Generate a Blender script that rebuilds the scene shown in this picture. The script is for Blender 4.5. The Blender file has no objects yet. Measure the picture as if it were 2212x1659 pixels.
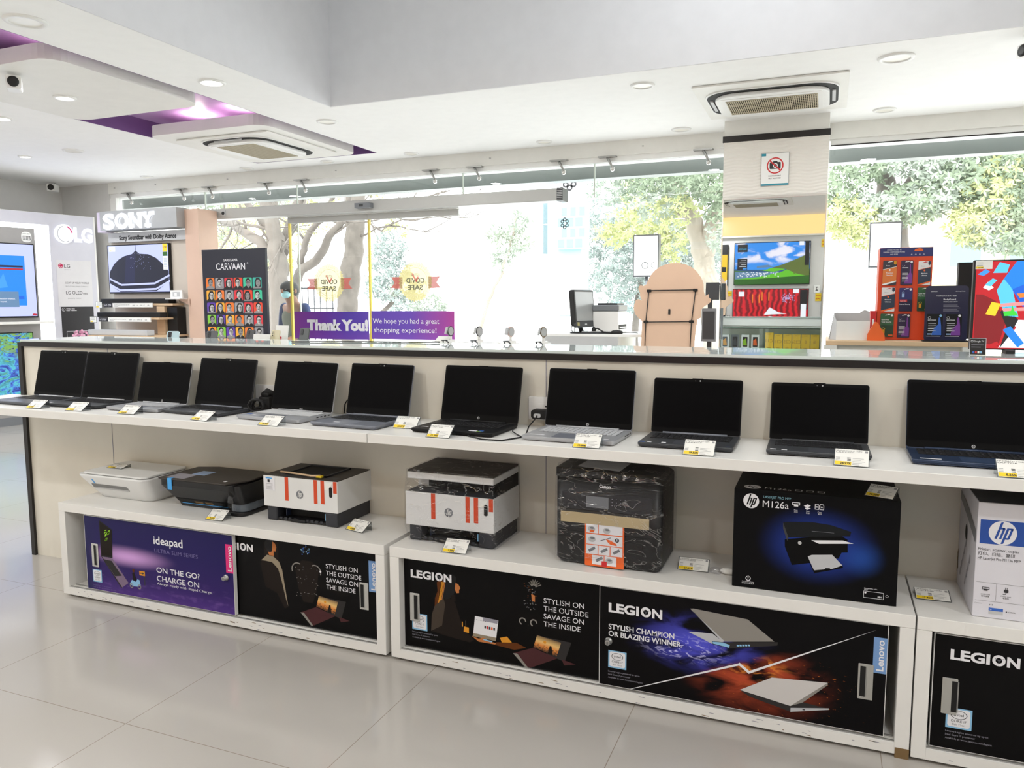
import bpy, bmesh, math, random
from math import sin, cos, pi, radians, atan2, hypot
from mathutils import Vector, Matrix
SC = bpy.context.scene
COL = SC.collection
random.seed(7)

# ---------------------------------------------------------------- camera
YAW, PIT, ROL, FPX = radians(-22.122), radians(-5.9985), radians(-0.1887), 1672.3
fw = Vector((sin(YAW)*cos(PIT), cos(YAW)*cos(PIT), sin(PIT)))
rt = Vector((cos(YAW), -sin(YAW), 0)); up = rt.cross(fw)
r2 = rt*cos(ROL)+up*sin(ROL); u2 = -rt*sin(ROL)+up*cos(ROL)
cd = bpy.data.cameras.new('camera'); cam = bpy.data.objects.new('camera', cd); COL.objects.link(cam)
cam.matrix_world = Matrix(((r2.x, u2.x, -fw.x, 0), (r2.y, u2.y, -fw.y, 0), (r2.z, u2.z, -fw.z, 1.44), (0, 0, 0, 1)))
cd.sensor_width = 36; cd.lens = FPX/2212*36; cd.clip_start = .05; cd.clip_end = 300
SC.camera = cam

# ---------------------------------------------------------------- world, sun, exposure
SC.view_settings.view_transform = 'Standard'; SC.view_settings.look = 'None'
SC.view_settings.gamma = 1; SC.view_settings.use_curve_mapping = False
SC.view_settings.exposure = 0.5
W = bpy.data.worlds.new('daylight'); SC.world = W; W.use_nodes = True
_nt = W.node_tree; _bg = _nt.nodes['Background']
_bg.inputs[0].default_value = (.985, .995, 1, 1); _bg.inputs[1].default_value = 4.1
sd = bpy.data.lights.new('sun', 'SUN'); sun = bpy.data.objects.new('sun', sd); COL.objects.link(sun)
sd.energy = 3.2; sd.angle = radians(1.5); sd.color = (1, .98, .94)
sun.rotation_euler = (radians(42), 0, radians(18))
try:
    SC.cycles.use_denoising = True
    SC.cycles.max_bounces = 10; SC.cycles.diffuse_bounces = 4; SC.cycles.glossy_bounces = 4
    SC.cycles.transparent_max_bounces = 24; SC.cycles.transmission_bounces = 6
    SC.cycles.sample_clamp_indirect = 6
except Exception: pass

# ---------------------------------------------------------------- materials
def lin(c):
    c = c/255
    return c/12.92 if c <= .04045 else ((c+.055)/1.055)**2.4
def L3(c): return (lin(c[0]), lin(c[1]), lin(c[2]), 1)
MATS = {}
def mat(name, rgb, rough=.5, metal=0, spec=.5, emis=0, alpha=1, coat=0, var=.04, vs=9, bump=0, bs=60, trans=0):
    if name in MATS: return MATS[name]
    m = bpy.data.materials.new(name); m.use_nodes = True; nt = m.node_tree; b = nt.nodes['Principled BSDF']
    c = L3(rgb)
    b.inputs['Roughness'].default_value = rough; b.inputs['Metallic'].default_value = metal
    b.inputs['Specular IOR Level'].default_value = spec; b.inputs['Alpha'].default_value = alpha
    b.inputs['Coat Weight'].default_value = coat; b.inputs['Transmission Weight'].default_value = trans
    if emis:
        b.inputs['Base Color'].default_value = (0.01, .01, .01, 1)
        b.inputs['Emission Color'].default_value = c; b.inputs['Emission Strength'].default_value = emis
    elif var:
        tc = nt.nodes.new('ShaderNodeTexCoord'); n = nt.nodes.new('ShaderNodeTexNoise')
        n.inputs['Scale'].default_value = vs; n.inputs['Detail'].default_value = 3
        mx = nt.nodes.new('ShaderNodeMix'); mx.data_type = 'RGBA'
        mx.inputs[6].default_value = tuple(x*(1-var) for x in c[:3])+(1,)
        mx.inputs[7].default_value = tuple(min(1, x*(1+var)) for x in c[:3])+(1,)
        nt.links.new(tc.outputs['Object'], n.inputs['Vector']); nt.links.new(n.outputs['Fac'], mx.inputs[0])
        nt.links.new(mx.outputs[2], b.inputs['Base Color'])
    else: b.inputs['Base Color'].default_value = c
    if bump:
        tc = nt.nodes.new('ShaderNodeTexCoord'); n = nt.nodes.new('ShaderNodeTexNoise'); n.inputs['Scale'].default_value = bs
        bp = nt.nodes.new('ShaderNodeBump'); bp.inputs['Strength'].default_value = bump; bp.inputs['Distance'].default_value = .01
        nt.links.new(tc.outputs['Object'], n.inputs['Vector']); nt.links.new(n.outputs['Fac'], bp.inputs['Height'])
        nt.links.new(bp.outputs[0], b.inputs['Normal'])
    MATS[name] = m; return m
class G:
    """small node graph over a part's own UV square; gives colour to a principled or emission surface"""
    def __init__(s, name, rough=.3, emis=0, spec=.5, coord='UV'):
        s.m = bpy.data.materials.new(name); s.m.use_nodes = True; s.nt = s.m.node_tree; s.b = s.nt.nodes['Principled BSDF']
        s.b.inputs['Roughness'].default_value = rough; s.b.inputs['Specular IOR Level'].default_value = spec
        s.emis = emis; tc = s.nt.nodes.new('ShaderNodeTexCoord'); s.uv = tc.outputs[coord]
        sx = s.nt.nodes.new('ShaderNodeSeparateXYZ'); s.nt.links.new(s.uv, sx.inputs[0]); s.x, s.y, s.z = sx.outputs
        MATS[name] = s.m
    def set(s, sock, v):
        if hasattr(v, 'node'): s.nt.links.new(v, sock)
        else: sock.default_value = v
    def math(s, op, a, b=0, c=0, clamp=False):
        n = s.nt.nodes.new('ShaderNodeMath'); n.operation = op; n.use_clamp = clamp
        s.set(n.inputs[0], a); s.set(n.inputs[1], b); s.set(n.inputs[2], c); return n.outputs[0]
    def noise(s, scale, detail=4, dist=0, vec=None, rough=.5):
        n = s.nt.nodes.new('ShaderNodeTexNoise'); n.inputs['Scale'].default_value = scale; n.inputs['Detail'].default_value = detail
        n.inputs['Distortion'].default_value = dist; n.inputs['Roughness'].default_value = rough
        s.nt.links.new(vec or s.uv, n.inputs['Vector']); return n.outputs['Fac']
    def sstep(s, v, a, b):
        n = s.nt.nodes.new('ShaderNodeMapRange'); n.interpolation_type = 'SMOOTHSTEP'
        s.set(n.inputs[0], v); n.inputs[1].default_value = a; n.inputs[2].default_value = b; return n.outputs[0]
    def rad(s, cx, cy, sx, sy):
        a = s.math('DIVIDE', s.math('SUBTRACT', s.x, cx), sx); b = s.math('DIVIDE', s.math('SUBTRACT', s.y, cy), sy)
        return s.math('SQRT', s.math('ADD', s.math('MULTIPLY', a, a), s.math('MULTIPLY', b, b)))
    def mul(s, *v):
        r = v[0]
        for q in v[1:]: r = s.math('MULTIPLY', r, q)
        return r
    def mix(s, f, a, b):
        n = s.nt.nodes.new('ShaderNodeMix'); n.data_type = 'RGBA'
        s.set(n.inputs[0], f)
        for i, v in ((6, a), (7, b)): s.set(n.inputs[i], L3(v) if isinstance(v, tuple) else v)
        return n.outputs[2]
    def ramp(s, f, stops):
        n = s.nt.nodes.new('ShaderNodeValToRGB'); e = n.color_ramp.elements
        while len(e) < len(stops): e.new(.5)
        for k, (p, c) in enumerate(stops): e[k].position = p; e[k].color = L3(c)
        s.set(n.inputs[0], f); return n.outputs[0]
    def out(s, c):
        if s.emis:
            s.b.inputs['Base Color'].default_value = (.01, .01, .01, 1)
            s.set(s.b.inputs['Emission Color'], c); s.b.inputs['Emission Strength'].default_value = s.emis
        else: s.set(s.b.inputs['Base Color'], c)
        return s.m
def glassmat(name, tint=(246, 248, 248), refl=.5, rough=0.0):
    m = bpy.data.materials.new(name); m.use_nodes = True; nt = m.node_tree; nt.nodes.remove(nt.nodes['Principled BSDF'])
    o = nt.nodes['Material Output']; t = nt.nodes.new('ShaderNodeBsdfTransparent'); t.inputs[0].default_value = L3(tint)
    g = nt.nodes.new('ShaderNodeBsdfGlossy'); g.inputs['Roughness'].default_value = rough
    f = nt.nodes.new('ShaderNodeFresnel'); f.inputs[0].default_value = 1.45
    k = nt.nodes.new('ShaderNodeMath'); k.operation = 'MULTIPLY'; k.inputs[1].default_value = refl
    mx = nt.nodes.new('ShaderNodeMixShader'); nt.links.new(f.outputs[0], k.inputs[0]); nt.links.new(k.outputs[0], mx.inputs[0])
    nt.links.new(t.outputs[0], mx.inputs[1]); nt.links.new(g.outputs[0], mx.inputs[2]); nt.links.new(mx.outputs[0], o.inputs[0])
    MATS[name] = m; return m

def translmat(name, rgb, alpha):
    m = bpy.data.materials.new(name); m.use_nodes = True; nt = m.node_tree; nt.nodes.remove(nt.nodes['Principled BSDF']); N = nt.nodes.new; K = nt.links.new
    d = N('ShaderNodeBsdfDiffuse'); d.inputs[0].default_value = L3(rgb); t = N('ShaderNodeBsdfTranslucent'); t.inputs[0].default_value = L3(rgb); a = N('ShaderNodeMixShader'); a.inputs[0].default_value = .35
    K(d.outputs[0], a.inputs[1]); K(t.outputs[0], a.inputs[2]); tr = N('ShaderNodeBsdfTransparent'); b = N('ShaderNodeMixShader'); b.inputs[0].default_value = alpha; K(tr.outputs[0], b.inputs[1]); K(a.outputs[0], b.inputs[2]); K(b.outputs[0], nt.nodes['Material Output'].inputs[0]); MATS[name] = m

# ---------------------------------------------------------------- geometry helpers
class F:
    """a flat frame: origin o, axes u and v, normal n = u x v"""
    def __init__(s, o, u=(1, 0, 0), v=(0, 0, 1)):
        s.o = Vector(o); s.u = Vector(u).normalized(); s.v = Vector(v).normalized(); s.n = s.u.cross(s.v)
    def p(s, x, y, z=0): return s.o+s.u*x+s.v*y+s.n*z
def FR(x, y, z): return F((x, y, z))                       # faces -Y (the shop side the camera stands on)
def FB(x, y, z): return F((x, y, z), (-1, 0, 0), (0, 0, 1))  # faces +Y
def FT(x, y, z): return F((x, y, z), (1, 0, 0), (0, 1, 0))   # faces up
def FD(x, y, z): return F((x, y, z), (1, 0, 0), (0, -1, 0))  # faces down
def FXp(x, y, z): return F((x, y, z), (0, 1, 0), (0, 0, 1))  # faces +X
_txt = {}
def textgeo(s, bold, shear, sp):
    k = (s, bold, shear, sp)
    if k not in _txt:
        c = bpy.data.curves.new('t', 'FONT'); c.body = s; c.size = 1; c.offset = bold; c.shear = shear; c.resolution_u = 3; c.space_character = sp
        o = bpy.data.objects.new('t', c); me = bpy.data.meshes.new_from_object(o)
        vs = [(v.co.x, v.co.y) for v in me.vertices]; fs = [tuple(p.vertices) for p in me.polygons]
        bpy.data.objects.remove(o); bpy.data.meshes.remove(me); bpy.data.curves.remove(c)
        _txt[k] = (vs, fs)
    return _txt[k]
def rrect(x0, y0, x1, y1, r, k=5):
    r = min(r, (x1-x0)/2-1e-5, (y1-y0)/2-1e-5); P = []
    for cx, cy, a in ((x1-r, y0+r, -90), (x1-r, y1-r, 0), (x0+r, y1-r, 90), (x0+r, y0+r, 180)):
        for i in range(k+1): t = radians(a+90*i/k); P.append((cx+r*cos(t), cy+r*sin(t)))
    return P
def ell(cx, cy, rx, ry, n=24, a0=0, a1=360):
    full = abs(a1-a0) >= 360; m = n if full else n+1
    return [(cx+rx*cos(radians(a0+(a1-a0)*i/n)), cy+ry*sin(radians(a0+(a1-a0)*i/n))) for i in range(m)]
class MB:
    def __init__(s, root=None): s.v = []; s.f = []; s.off = Vector(root.location) if root is not None else Vector((0, 0, 0))
    def face(s, pts, m, uv=None, sm=False):
        b = len(s.v); s.v += [tuple(p) for p in pts]; s.f.append((tuple(range(b, b+len(pts))), m, uv, sm)); return s
    def quad(s, fr, x0, y0, x1, y1, m, z=0):
        return s.face([fr.p(x0, y0, z), fr.p(x1, y0, z), fr.p(x1, y1, z), fr.p(x0, y1, z)], m, [(0, 0), (1, 0), (1, 1), (0, 1)])
    def poly(s, fr, P, m, z=0):
        a = sum(P[i][0]*P[(i+1) % len(P)][1]-P[(i+1) % len(P)][0]*P[i][1] for i in range(len(P)))
        if a < 0: P = P[::-1]
        return s.face([fr.p(x, y, z) for x, y in P], m, [(0, 0)]*len(P))
    def line(s, fr, P, w, m, z=0):
        for (a, b), (c, d) in zip(P, P[1:]):
            l = hypot(c-a, d-b) or 1; nx, ny = -(d-b)/l*w/2, (c-a)/l*w/2; ex, ey = (c-a)/l*w*.2, (d-b)/l*w*.2
            s.poly(fr, [(a+nx-ex, b+ny-ey), (a-nx-ex, b-ny-ey), (c-nx+ex, d-ny+ey), (c+nx+ex, d+ny+ey)], m, z)
        return s
    def ring(s, fr, cx, cy, r0, r1, m, z=0, n=28, a0=0, a1=360, ky=1):
        for i in range(n):
            t, q = radians(a0+(a1-a0)*i/n), radians(a0+(a1-a0)*(i+1)/n)
            s.poly(fr, [(cx+r0*cos(t), cy+ky*r0*sin(t)), (cx+r1*cos(t), cy+ky*r1*sin(t)), (cx+r1*cos(q), cy+ky*r1*sin(q)), (cx+r0*cos(q), cy+ky*r0*sin(q))], m, z)
        return s
    def prism(s, fr, P, z0, z1, m, m2=None, sm=False):
        a = sum(P[i][0]*P[(i+1) % len(P)][1]-P[(i+1) % len(P)][0]*P[i][1] for i in range(len(P)))
        if a < 0: P = P[::-1]
        n = len(P); b = len(s.v)
        s.v += [tuple(fr.p(x, y, z0)) for x, y in P]+[tuple(fr.p(x, y, z1)) for x, y in P]
        s.f.append((tuple(range(b+n, b+2*n)), m2 or m, [(0, 0)]*n, False)); s.f.append((tuple(range(b+n-1, b-1, -1)), m, [(0, 0)]*n, False))
        for i in range(n):
            j = (i+1) % n; s.f.append(((b+i, b+j, b+n+j, b+n+i), m, [(0, 0)]*4, sm))
        return s
    def box(s, x0, x1, y0, y1, z0, z1, m):
        b = len(s.v); s.v += [(x, y, z) for z in (z0, z1) for y in (y0, y1) for x in (x0, x1)]
        for q in ((0, 2, 3, 1), (4, 5, 7, 6), (0, 1, 5, 4), (2, 6, 7, 3), (0, 4, 6, 2), (1, 3, 7, 5)):
            s.f.append((tuple(b+i for i in q), m, [(0, 0), (1, 0), (1, 1), (0, 1)], False))
        return s
    def fbox(s, fr, x0, y0, x1, y1, z0, z1, m): return s.prism(fr, [(x0, y0), (x1, y0), (x1, y1), (x0, y1)], z0, z1, m)
    def tube(s, P, r, m, n=8, cap=True):
        P = [Vector(p) for p in P]; R = r if isinstance(r, (list, tuple)) else [r]*len(P); b = len(s.v)
        pr = None
        for i, p in enumerate(P):
            t = (P[min(i+1, len(P)-1)]-P[max(i-1, 0)]).normalized()
            if pr is None: a = t.orthogonal().normalized()
            else: a = (pr-t*pr.dot(t)).normalized()
            pr = a; c = t.cross(a)
            for k in range(n): q = 2*pi*k/n; s.v.append(tuple(p+(a*cos(q)+c*sin(q))*R[i]))
        for i in range(len(P)-1):
            for k in range(n):
                j = (k+1) % n; s.f.append(((b+i*n+k, b+i*n+j, b+(i+1)*n+j, b+(i+1)*n+k), m, None, True))
        if cap:
            s.f.append((tuple(range(b+n-1, b-1, -1)), m, None, False)); e = b+(len(P)-1)*n; s.f.append((tuple(range(e, e+n)), m, None, False))
        return s
    def lathe(s, fr, prof, m, n=28, cx=0, cy=0, cap=True):
        b = len(s.v)
        for r, z in prof:
            for k in range(n): q = 2*pi*k/n; s.v.append(tuple(fr.p(cx+r*cos(q), cy+r*sin(q), z)))
        for i in range(len(prof)-1):
            for k in range(n):
                j = (k+1) % n; s.f.append(((b+i*n+k, b+i*n+j, b+(i+1)*n+j, b+(i+1)*n+k), m, None, True))
        if cap:
            e = b+(len(prof)-1)*n; s.f.append((tuple(range(e, e+n)), m, None, False)); s.f.append((tuple(range(b+n-1, b-1, -1)), m, None, False))
        return s
    def ball(s, c, rx, ry, rz, m, nu=16, nv=10, v0=-90, v1=90):
        b = len(s.v)
        for i in range(nv+1):
            a = radians(v0+(v1-v0)*i/nv)
            for k in range(nu): q = 2*pi*k/nu; s.v.append((c[0]+rx*cos(a)*cos(q), c[1]+ry*cos(a)*sin(q), c[2]+rz*sin(a)))
        for i in range(nv):
            for k in range(nu):
                j = (k+1) % nu; s.f.append(((b+i*nu+k, b+i*nu+j, b+(i+1)*nu+j, b+(i+1)*nu+k), m, None, True))
        return s
    def text(s, fr, t, x, y, h, m, z=.0005, al='L', bold=0, shear=0, sx=1, sp=1, rot=0, fit=None):
        """h = cap height in metres; fit = wanted total width"""
        vs, fs = textgeo(t, bold, shear, sp)
        if not vs: return s
        k = h/.72; w0, w1 = min(v[0] for v in vs), max(v[0] for v in vs)
        if fit: sx = fit/((w1-w0)*k)
        wd = (w1-w0)*k*sx; ox = {'L': 0, 'C': -wd/2, 'R': -wd}[al]; b = len(s.v); ca, sa = cos(rot), sin(rot)
        for vx, vy in vs:
            lx, ly = (vx-w0)*k*sx+ox, vy*k
            s.v.append(tuple(fr.p(x+lx*ca-ly*sa, y+lx*sa+ly*ca, z)))
        for q in fs: s.f.append((tuple(b+i for i in q), m, None, False))
        return s
    def build(s, name, parent=None, bevel=0, seg=2, props=None):
        me = bpy.data.meshes.new(name); o = s.off
        me.from_pydata([(x-o.x, y-o.y, z-o.z) for x, y, z in s.v], [], [f[0] for f in s.f])
        ml = []; idx = []
        for f in s.f:
            if f[1] not in ml: ml.append(f[1])
            idx.append(ml.index(f[1]))
        for m in ml: me.materials.append(MATS[m] if isinstance(m, str) else m)
        me.polygons.foreach_set('material_index', idx); me.polygons.foreach_set('use_smooth', [bool(f[3]) for f in s.f])
        ul = me.uv_layers.new(name='UVMap'); flat = []
        for f in s.f:
            uv = f[2] or [(0, 0)]*len(f[0])
            for a in uv: flat += a
        ul.data.foreach_set('uv', flat)
        me.update(); ob = bpy.data.objects.new(name, me); COL.objects.link(ob)
        if parent is not None: ob.parent = parent
        if bevel:
            md = ob.modifiers.new('b', 'BEVEL'); md.width = bevel; md.segments = seg; md.limit_method = 'ANGLE'; md.angle_limit = radians(50)
        for k, v in (props or {}).items(): ob[k] = v
        return ob
def thing(name, label, cat, loc=(0, 0, 0), rz=0, group=None):
    o = bpy.data.objects.new(name, None); COL.objects.link(o); o.location = loc; o.rotation_euler = (0, 0, rz); o.empty_display_size = .05
    o['label'] = label; o['category'] = cat
    if group: o['group'] = group
    return o
def solo(mb, name, label, cat, group=None, bevel=0, kind=None):
    xs, ys, zs = zip(*mb.v); mb.off = Vector(((min(xs)+max(xs))/2, (min(ys)+max(ys))/2, min(zs)))
    o = mb.build(name, None, bevel); o.location = mb.off; o['label'] = label; o['category'] = cat
    if group: o['group'] = group
    if kind: o['kind'] = kind
    return o
def struct(mb, name, parent=None, bevel=0):
    o = mb.build(name, parent, bevel)
    if parent is None: o['kind'] = 'structure'
    return o
KIDS = {}
def dup(root, loc, rz=0, label=None, group=None):
    r = root.copy(); COL.objects.link(r); r.location = loc; r.rotation_euler = (0, 0, rz)
    if label: r['label'] = label
    if group: r['group'] = group
    for ch in list(root.children):
        c = ch.copy(); COL.objects.link(c); c.parent = r
        for g in list(ch.children):
            d = g.copy(); COL.objects.link(d); d.parent = c
    return r

# ---------------------------------------------------------------- common materials
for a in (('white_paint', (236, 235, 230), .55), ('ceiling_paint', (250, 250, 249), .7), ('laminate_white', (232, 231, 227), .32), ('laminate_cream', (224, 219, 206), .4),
          ('black_trim', (22, 16, 15), .35), ('black', (10, 10, 11), .45), ('matte_black', (10, 10, 11), .7), ('deep_black', (4, 4, 4), .7), ('dark_grey', (52, 54, 58), .45), ('mid_grey', (120, 123, 128), .45),
          ('light_grey', (190, 191, 192), .45), ('silver', (186, 188, 192), .35), ('steel', (170, 170, 168), .3, .9), ('chrome', (215, 215, 212), .15, 1), ('white', (240, 240, 238), .45), ('paper', (238, 238, 233), .7),
          ('ink', (45, 45, 48), .6), ('ink_soft', (150, 150, 152), .6), ('yellow', (245, 212, 40), .5), ('red', (205, 40, 45), .45), ('orange', (238, 104, 38), .45), ('tape_orange', (214, 72, 28), .4),
          ('blue_tape', (70, 165, 235), .35), ('wood', (216, 186, 150), .5), ('pink_wood', (222, 190, 170), .5), ('brown', (120, 95, 60), .8), ('navy', (38, 48, 72), .35)):
    mat(*a)
mat('white_print', (232, 232, 236), .4, var=0); mat('grey_print', (150, 148, 160), .4, var=0); mat('dim_print', (110, 100, 150), .4, var=0); mat('blue_print', (150, 180, 222), .4, var=0)
mat('screen_black', (3, 3, 5), .45, spec=.06, var=0); mat('bezel_black', (6, 6, 7), .5, spec=.1, var=0)
mat('lamp_on', (255, 250, 240), emis=9); mat('lamp_off', (235, 232, 222), .3); mat('sign_glow', (245, 248, 255), emis=2.6); mat('halo', (238, 242, 252), emis=.95); mat('led_white', (238, 244, 255), emis=4)
mat('screen_white', (250, 250, 255), emis=1)
glassmat('glass'); glassmat('acrylic', (240, 242, 243), .7); glassmat('counter_glass', (215, 235, 228), 1.0)
mat('counter_white', (226, 236, 233), .03, spec=.6, var=0); m = mat('mirror', (225, 228, 226), .01, 1, var=0)
# ================================================================ the setting
g = G('floor_tile', rough=.13, spec=.5, coord='Object')
def _grid(a, off, step, w):
    f = g.math('FRACT', g.math('DIVIDE', g.math('SUBTRACT', a, off), step))
    return g.math('GREATER_THAN', g.math('ABSOLUTE', g.math('SUBTRACT', f, .5)), .5-w/step)
gl = g.math('MAXIMUM', _grid(g.x, -.592, .8, .0013), _grid(g.y, 1.844, .8, .0013))
tone = g.mix(g.noise(1.1, 3), (172, 168, 162), (184, 180, 174))
g.out(g.mix(gl, tone, (140, 130, 118)))
g = G('wave_panel', rough=.55, coord='Object')
g.b.inputs['Base Color'].default_value = L3((238, 234, 226))
bp = g.nt.nodes.new('ShaderNodeBump'); bp.inputs['Distance'].default_value = .02; bp.inputs['Strength'].default_value = .3
wv = g.math('SINE', g.math('ADD', g.math('MULTIPLY', g.z, 230), g.math('MULTIPLY', g.math('SINE', g.math('MULTIPLY', g.x, 26)), 1.6)))
g.nt.links.new(wv, bp.inputs['Height']); g.nt.links.new(bp.outputs[0], g.b.inputs['Normal'])
mat('paving', (226, 225, 224), .8, var=.08, vs=2); mat('purple_paint', (188, 152, 202), .5); mat('purple_dark', (112, 76, 132), .6)
mat('steel_beam', (128, 134, 132), .4, .3); mat('alu_white', (244, 244, 242), .4); mat('silicone', (205, 214, 205), .4); mat('yellow_edge', (226, 206, 92), .4)
mat('recess_grey', (232, 233, 237), .6); mat('wall_grey', (218, 217, 215), .6); mat('rail_grey', (186, 186, 183), .4, .1); mat('cove_yellow', (255, 208, 138), emis=1.1)

m = MB(); m.box(-9.75, 3.35, -1.15, 7.66, -.15, 0, 'floor_tile'); struct(m, 'floor')
m = MB(); m.box(-60, 50, 7.66, 70, -.3, -.12, 'paving'); struct(m, 'ground_outside')
XC = [-9.75, -5.98, -4.42, -3.75, 3.35]; YC = [-1.15, 1.0, 2.3, 5.38, 7.16, 7.7]
m = MB()
for i in range(4):
    for j in range(5):
        xm, ym = (XC[i]+XC[i+1])/2, (YC[j]+YC[j+1])/2
        if xm > -3.75 and 2.3 < ym < 5.38: continue
        if -5.98 < xm < -4.42 and 1 < ym < 7.16: continue
        m.box(XC[i], XC[i+1], YC[j], YC[j+1], 3.0, 3.12, 'ceiling_paint')
struct(m, 'ceiling')
m = MB(); z0 = 3.0
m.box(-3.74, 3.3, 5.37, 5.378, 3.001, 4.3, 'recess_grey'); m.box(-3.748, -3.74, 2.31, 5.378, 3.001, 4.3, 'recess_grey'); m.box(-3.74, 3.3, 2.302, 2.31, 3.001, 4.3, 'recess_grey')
m.box(-3.9, 3.35, 2.15, 5.55, 4.3, 4.4, 'ceiling_paint'); struct(m, 'ceiling_recess')
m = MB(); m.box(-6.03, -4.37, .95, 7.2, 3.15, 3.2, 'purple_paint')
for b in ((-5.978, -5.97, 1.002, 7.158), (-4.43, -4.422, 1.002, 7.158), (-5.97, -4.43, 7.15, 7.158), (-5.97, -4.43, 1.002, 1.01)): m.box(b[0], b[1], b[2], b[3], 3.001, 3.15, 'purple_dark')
struct(m, 'ceiling_trough')
for k, (a, b) in enumerate(((3.53, 4.83), (5.5, 6.98), (1.6, 2.9))):
    m = MB(); m.prism(FD(0, 0, 0), [(x, -y) for x, y in rrect(-5.86, a, -4.53, b, .14)], -3.06, -2.965, 'white_paint', sm=False); struct(m, 'ceiling_panel_%d' % (k+1))
m = MB(); m.box(-9.8, 3.4, -1.2, 7.75, 4.45, 4.55, 'white_paint'); struct(m, 'ceiling_sky_block')  # unseen slab put above the ceiling to keep the sky light out
m = MB(); m.box(-9.75, -9.6, -1.15, 7.7, 0, 4.45, 'wall_grey'); struct(m, 'wall_left')
m = MB(); m.box(3.2, 3.35, -1.15, 7.7, 0, 4.45, 'white_paint'); struct(m, 'wall_right')
m = MB(); m.box(-9.75, 3.35, -1.15, -1.0, 0, 4.45, 'wall_grey'); struct(m, 'wall_rear')
m = MB(); m.box(-9.2, 3.2, -1.0, -.93, 2.63, 3.0, 'white_paint'); m.quad(FB(3.2, -.925, 2.66), 0, 0, 12.3, .34, 'cove_yellow'); struct(m, 'trim_1')
m = MB(); m.box(-9.6, -8.72, 7.56, 7.7, 0, 3.0, 'wall_grey'); m.box(-8.72, 3.2, 7.54, 7.7, 2.86, 3.0, 'white_paint'); m.box(-9.7, 3.3, 7.58, 7.7, 3.0, 4.45, 'white_paint')
for x in (-8.6, -7.9, -6.75, -5.2, -3.3, -1.7): m.fbox(FR(x, 7.54, 2.93), -.008, -.003, .008, .003, 0, .012, 'ink_soft')
struct(m, 'wall_back')
m = MB(); m.box(-8.72, -.9, 7.57, 7.66, 2.81, 2.86, 'alu_white'); m.box(-.03, 3.2, 7.57, 7.66, 2.81, 2.86, 'alu_white'); m.box(-8.72, -8.62, 7.56, 7.66, 0, 2.81, 'alu_white')
m.box(-.03, 3.2, 7.56, 7.569, 2.803, 2.812, 'black_trim'); struct(m, 'trim_2')
m = MB(); m.box(-8.9, -.5, 7.82, 7.98, 2.70, 2.82, 'steel_beam'); m.box(-.5, 3.6, 7.82, 7.98, 2.70, 2.82, 'steel_beam'); m.box(-9.2, 3.6, 7.9, 8.3, 2.82, 2.86, 'alu_white'); struct(m, 'trim_3')
# glass: fixed panes and two sliding leaves
nw = 0
def pane(x0, x1, z0, z1, y=7.61):
    global nw; nw += 1
    m = MB(); m.box(x0, x1, y, y+.012, z0, z1, 'glass'); o = struct(m, 'window_%d' % nw)
    m = MB(); m.box(x1-.006, x1+.006, y-.002, y+.014, z0, z1, 'silicone'); m.build('edge_strip', o)
xs = [-8.62, -7.18, -5.8, -3.65, -2.2, -.9]
for a, b in zip(xs, xs[1:]): pane(a, b, 2.48, 2.81)
for a, b in ((-8.62, -7.18), (-7.18, -5.8), (-3.65, -.9)): pane(a, b, 0, 2.47)
pane(-.03, 3.2, 0, 2.81)
for k, (a, b) in enumerate(((-5.84, -4.775), (-4.765, -3.65))):
    m = MB(); m.box(a, b, 7.49, 7.502, .02, 2.36, 'glass'); o = struct(m, 'door_%d' % (k+1))
    m = MB(); m.box(a, b, 7.48, 7.512, 2.36, 2.43, 'rail_grey'); m.build('top_rail', o)
    m = MB()
    xe = a if k == 0 else a
    m.box(xe, xe+.022, 7.482, 7.51, .02, 2.36, 'yellow_edge'); m.build('edge_strip', o)
# column between the windows
m = MB(); m.box(-.89, -.04, 7.12, 7.62, 0, 3.0, 'white_paint'); c = struct(m, 'column_back')
m = MB(); m.box(-.9, -.03, 7.10, 7.119, 2.815, 2.868, 'black_trim'); m.build('band', c)
m = MB(); m.box(-.89, -.04, 7.104, 7.118, 2.345, 2.815, 'wave_panel'); m.build('textured_panel', c)
mt = thing('wall_mirror', 'tall framed mirror on the front of the column', 'mirror', (-.465, 7.1, .6))
m = MB(mt); m.quad(FR(-.882, 7.098, .62), 0, 0, .834, 1.705, 'mirror'); m.build('mirror_glass', mt)
m = MB(mt)
for b in ((-.89, -.88, .6, 2.345), (-.05, -.04, .6, 2.345), (-.88, -.05, 2.325, 2.345), (-.88, -.05, .6, .62)): m.box(b[0], b[1], 7.09, 7.118, b[2], b[3], 'chrome')
m.build('frame', mt)
# photography sign
sg = thing('notice_sign', 'white no-photography notice on the textured panel of the column', 'sign', (-.46, 7.1, 2.42))
f = FR(-.575, 7.095, 2.425); m = MB(sg); m.fbox(f, 0, 0, .228, .275, -.008, 0, 'steel'); m.quad(f, .004, .004, .224, .271, 'white', .0006)
m.quad(f, .004, .004, .224, .018, mat('teal', (40, 140, 160)), .001); m.quad(f, .004, .25, .04, .271, 'teal', .001)
m.build('panel', sg)
m = MB(sg); m.prism(f, rrect(.07, .14, .16, .196, .008), .001, .0012, 'ink'); m.poly(f, [(.095, .196), (.10, .206), (.13, .206), (.135, .196)], 'ink', .0012)
m.ring(f, .117, .168, .013, .02, 'white', .0015); m.ring(f, .115, .168, .058, .068, 'red', .0018, 40); m.line(f, [(.069, .212), (.161, .124)], .011, 'red', .002)
m.text(f, 'PHOTOGRAPHY', .114, .078, .010, 'ink', .001, 'C', .02); m.text(f, 'NOT ALLOWED', .114, .058, .010, 'ink', .001, 'C', .02); m.build('printing', sg)

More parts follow.
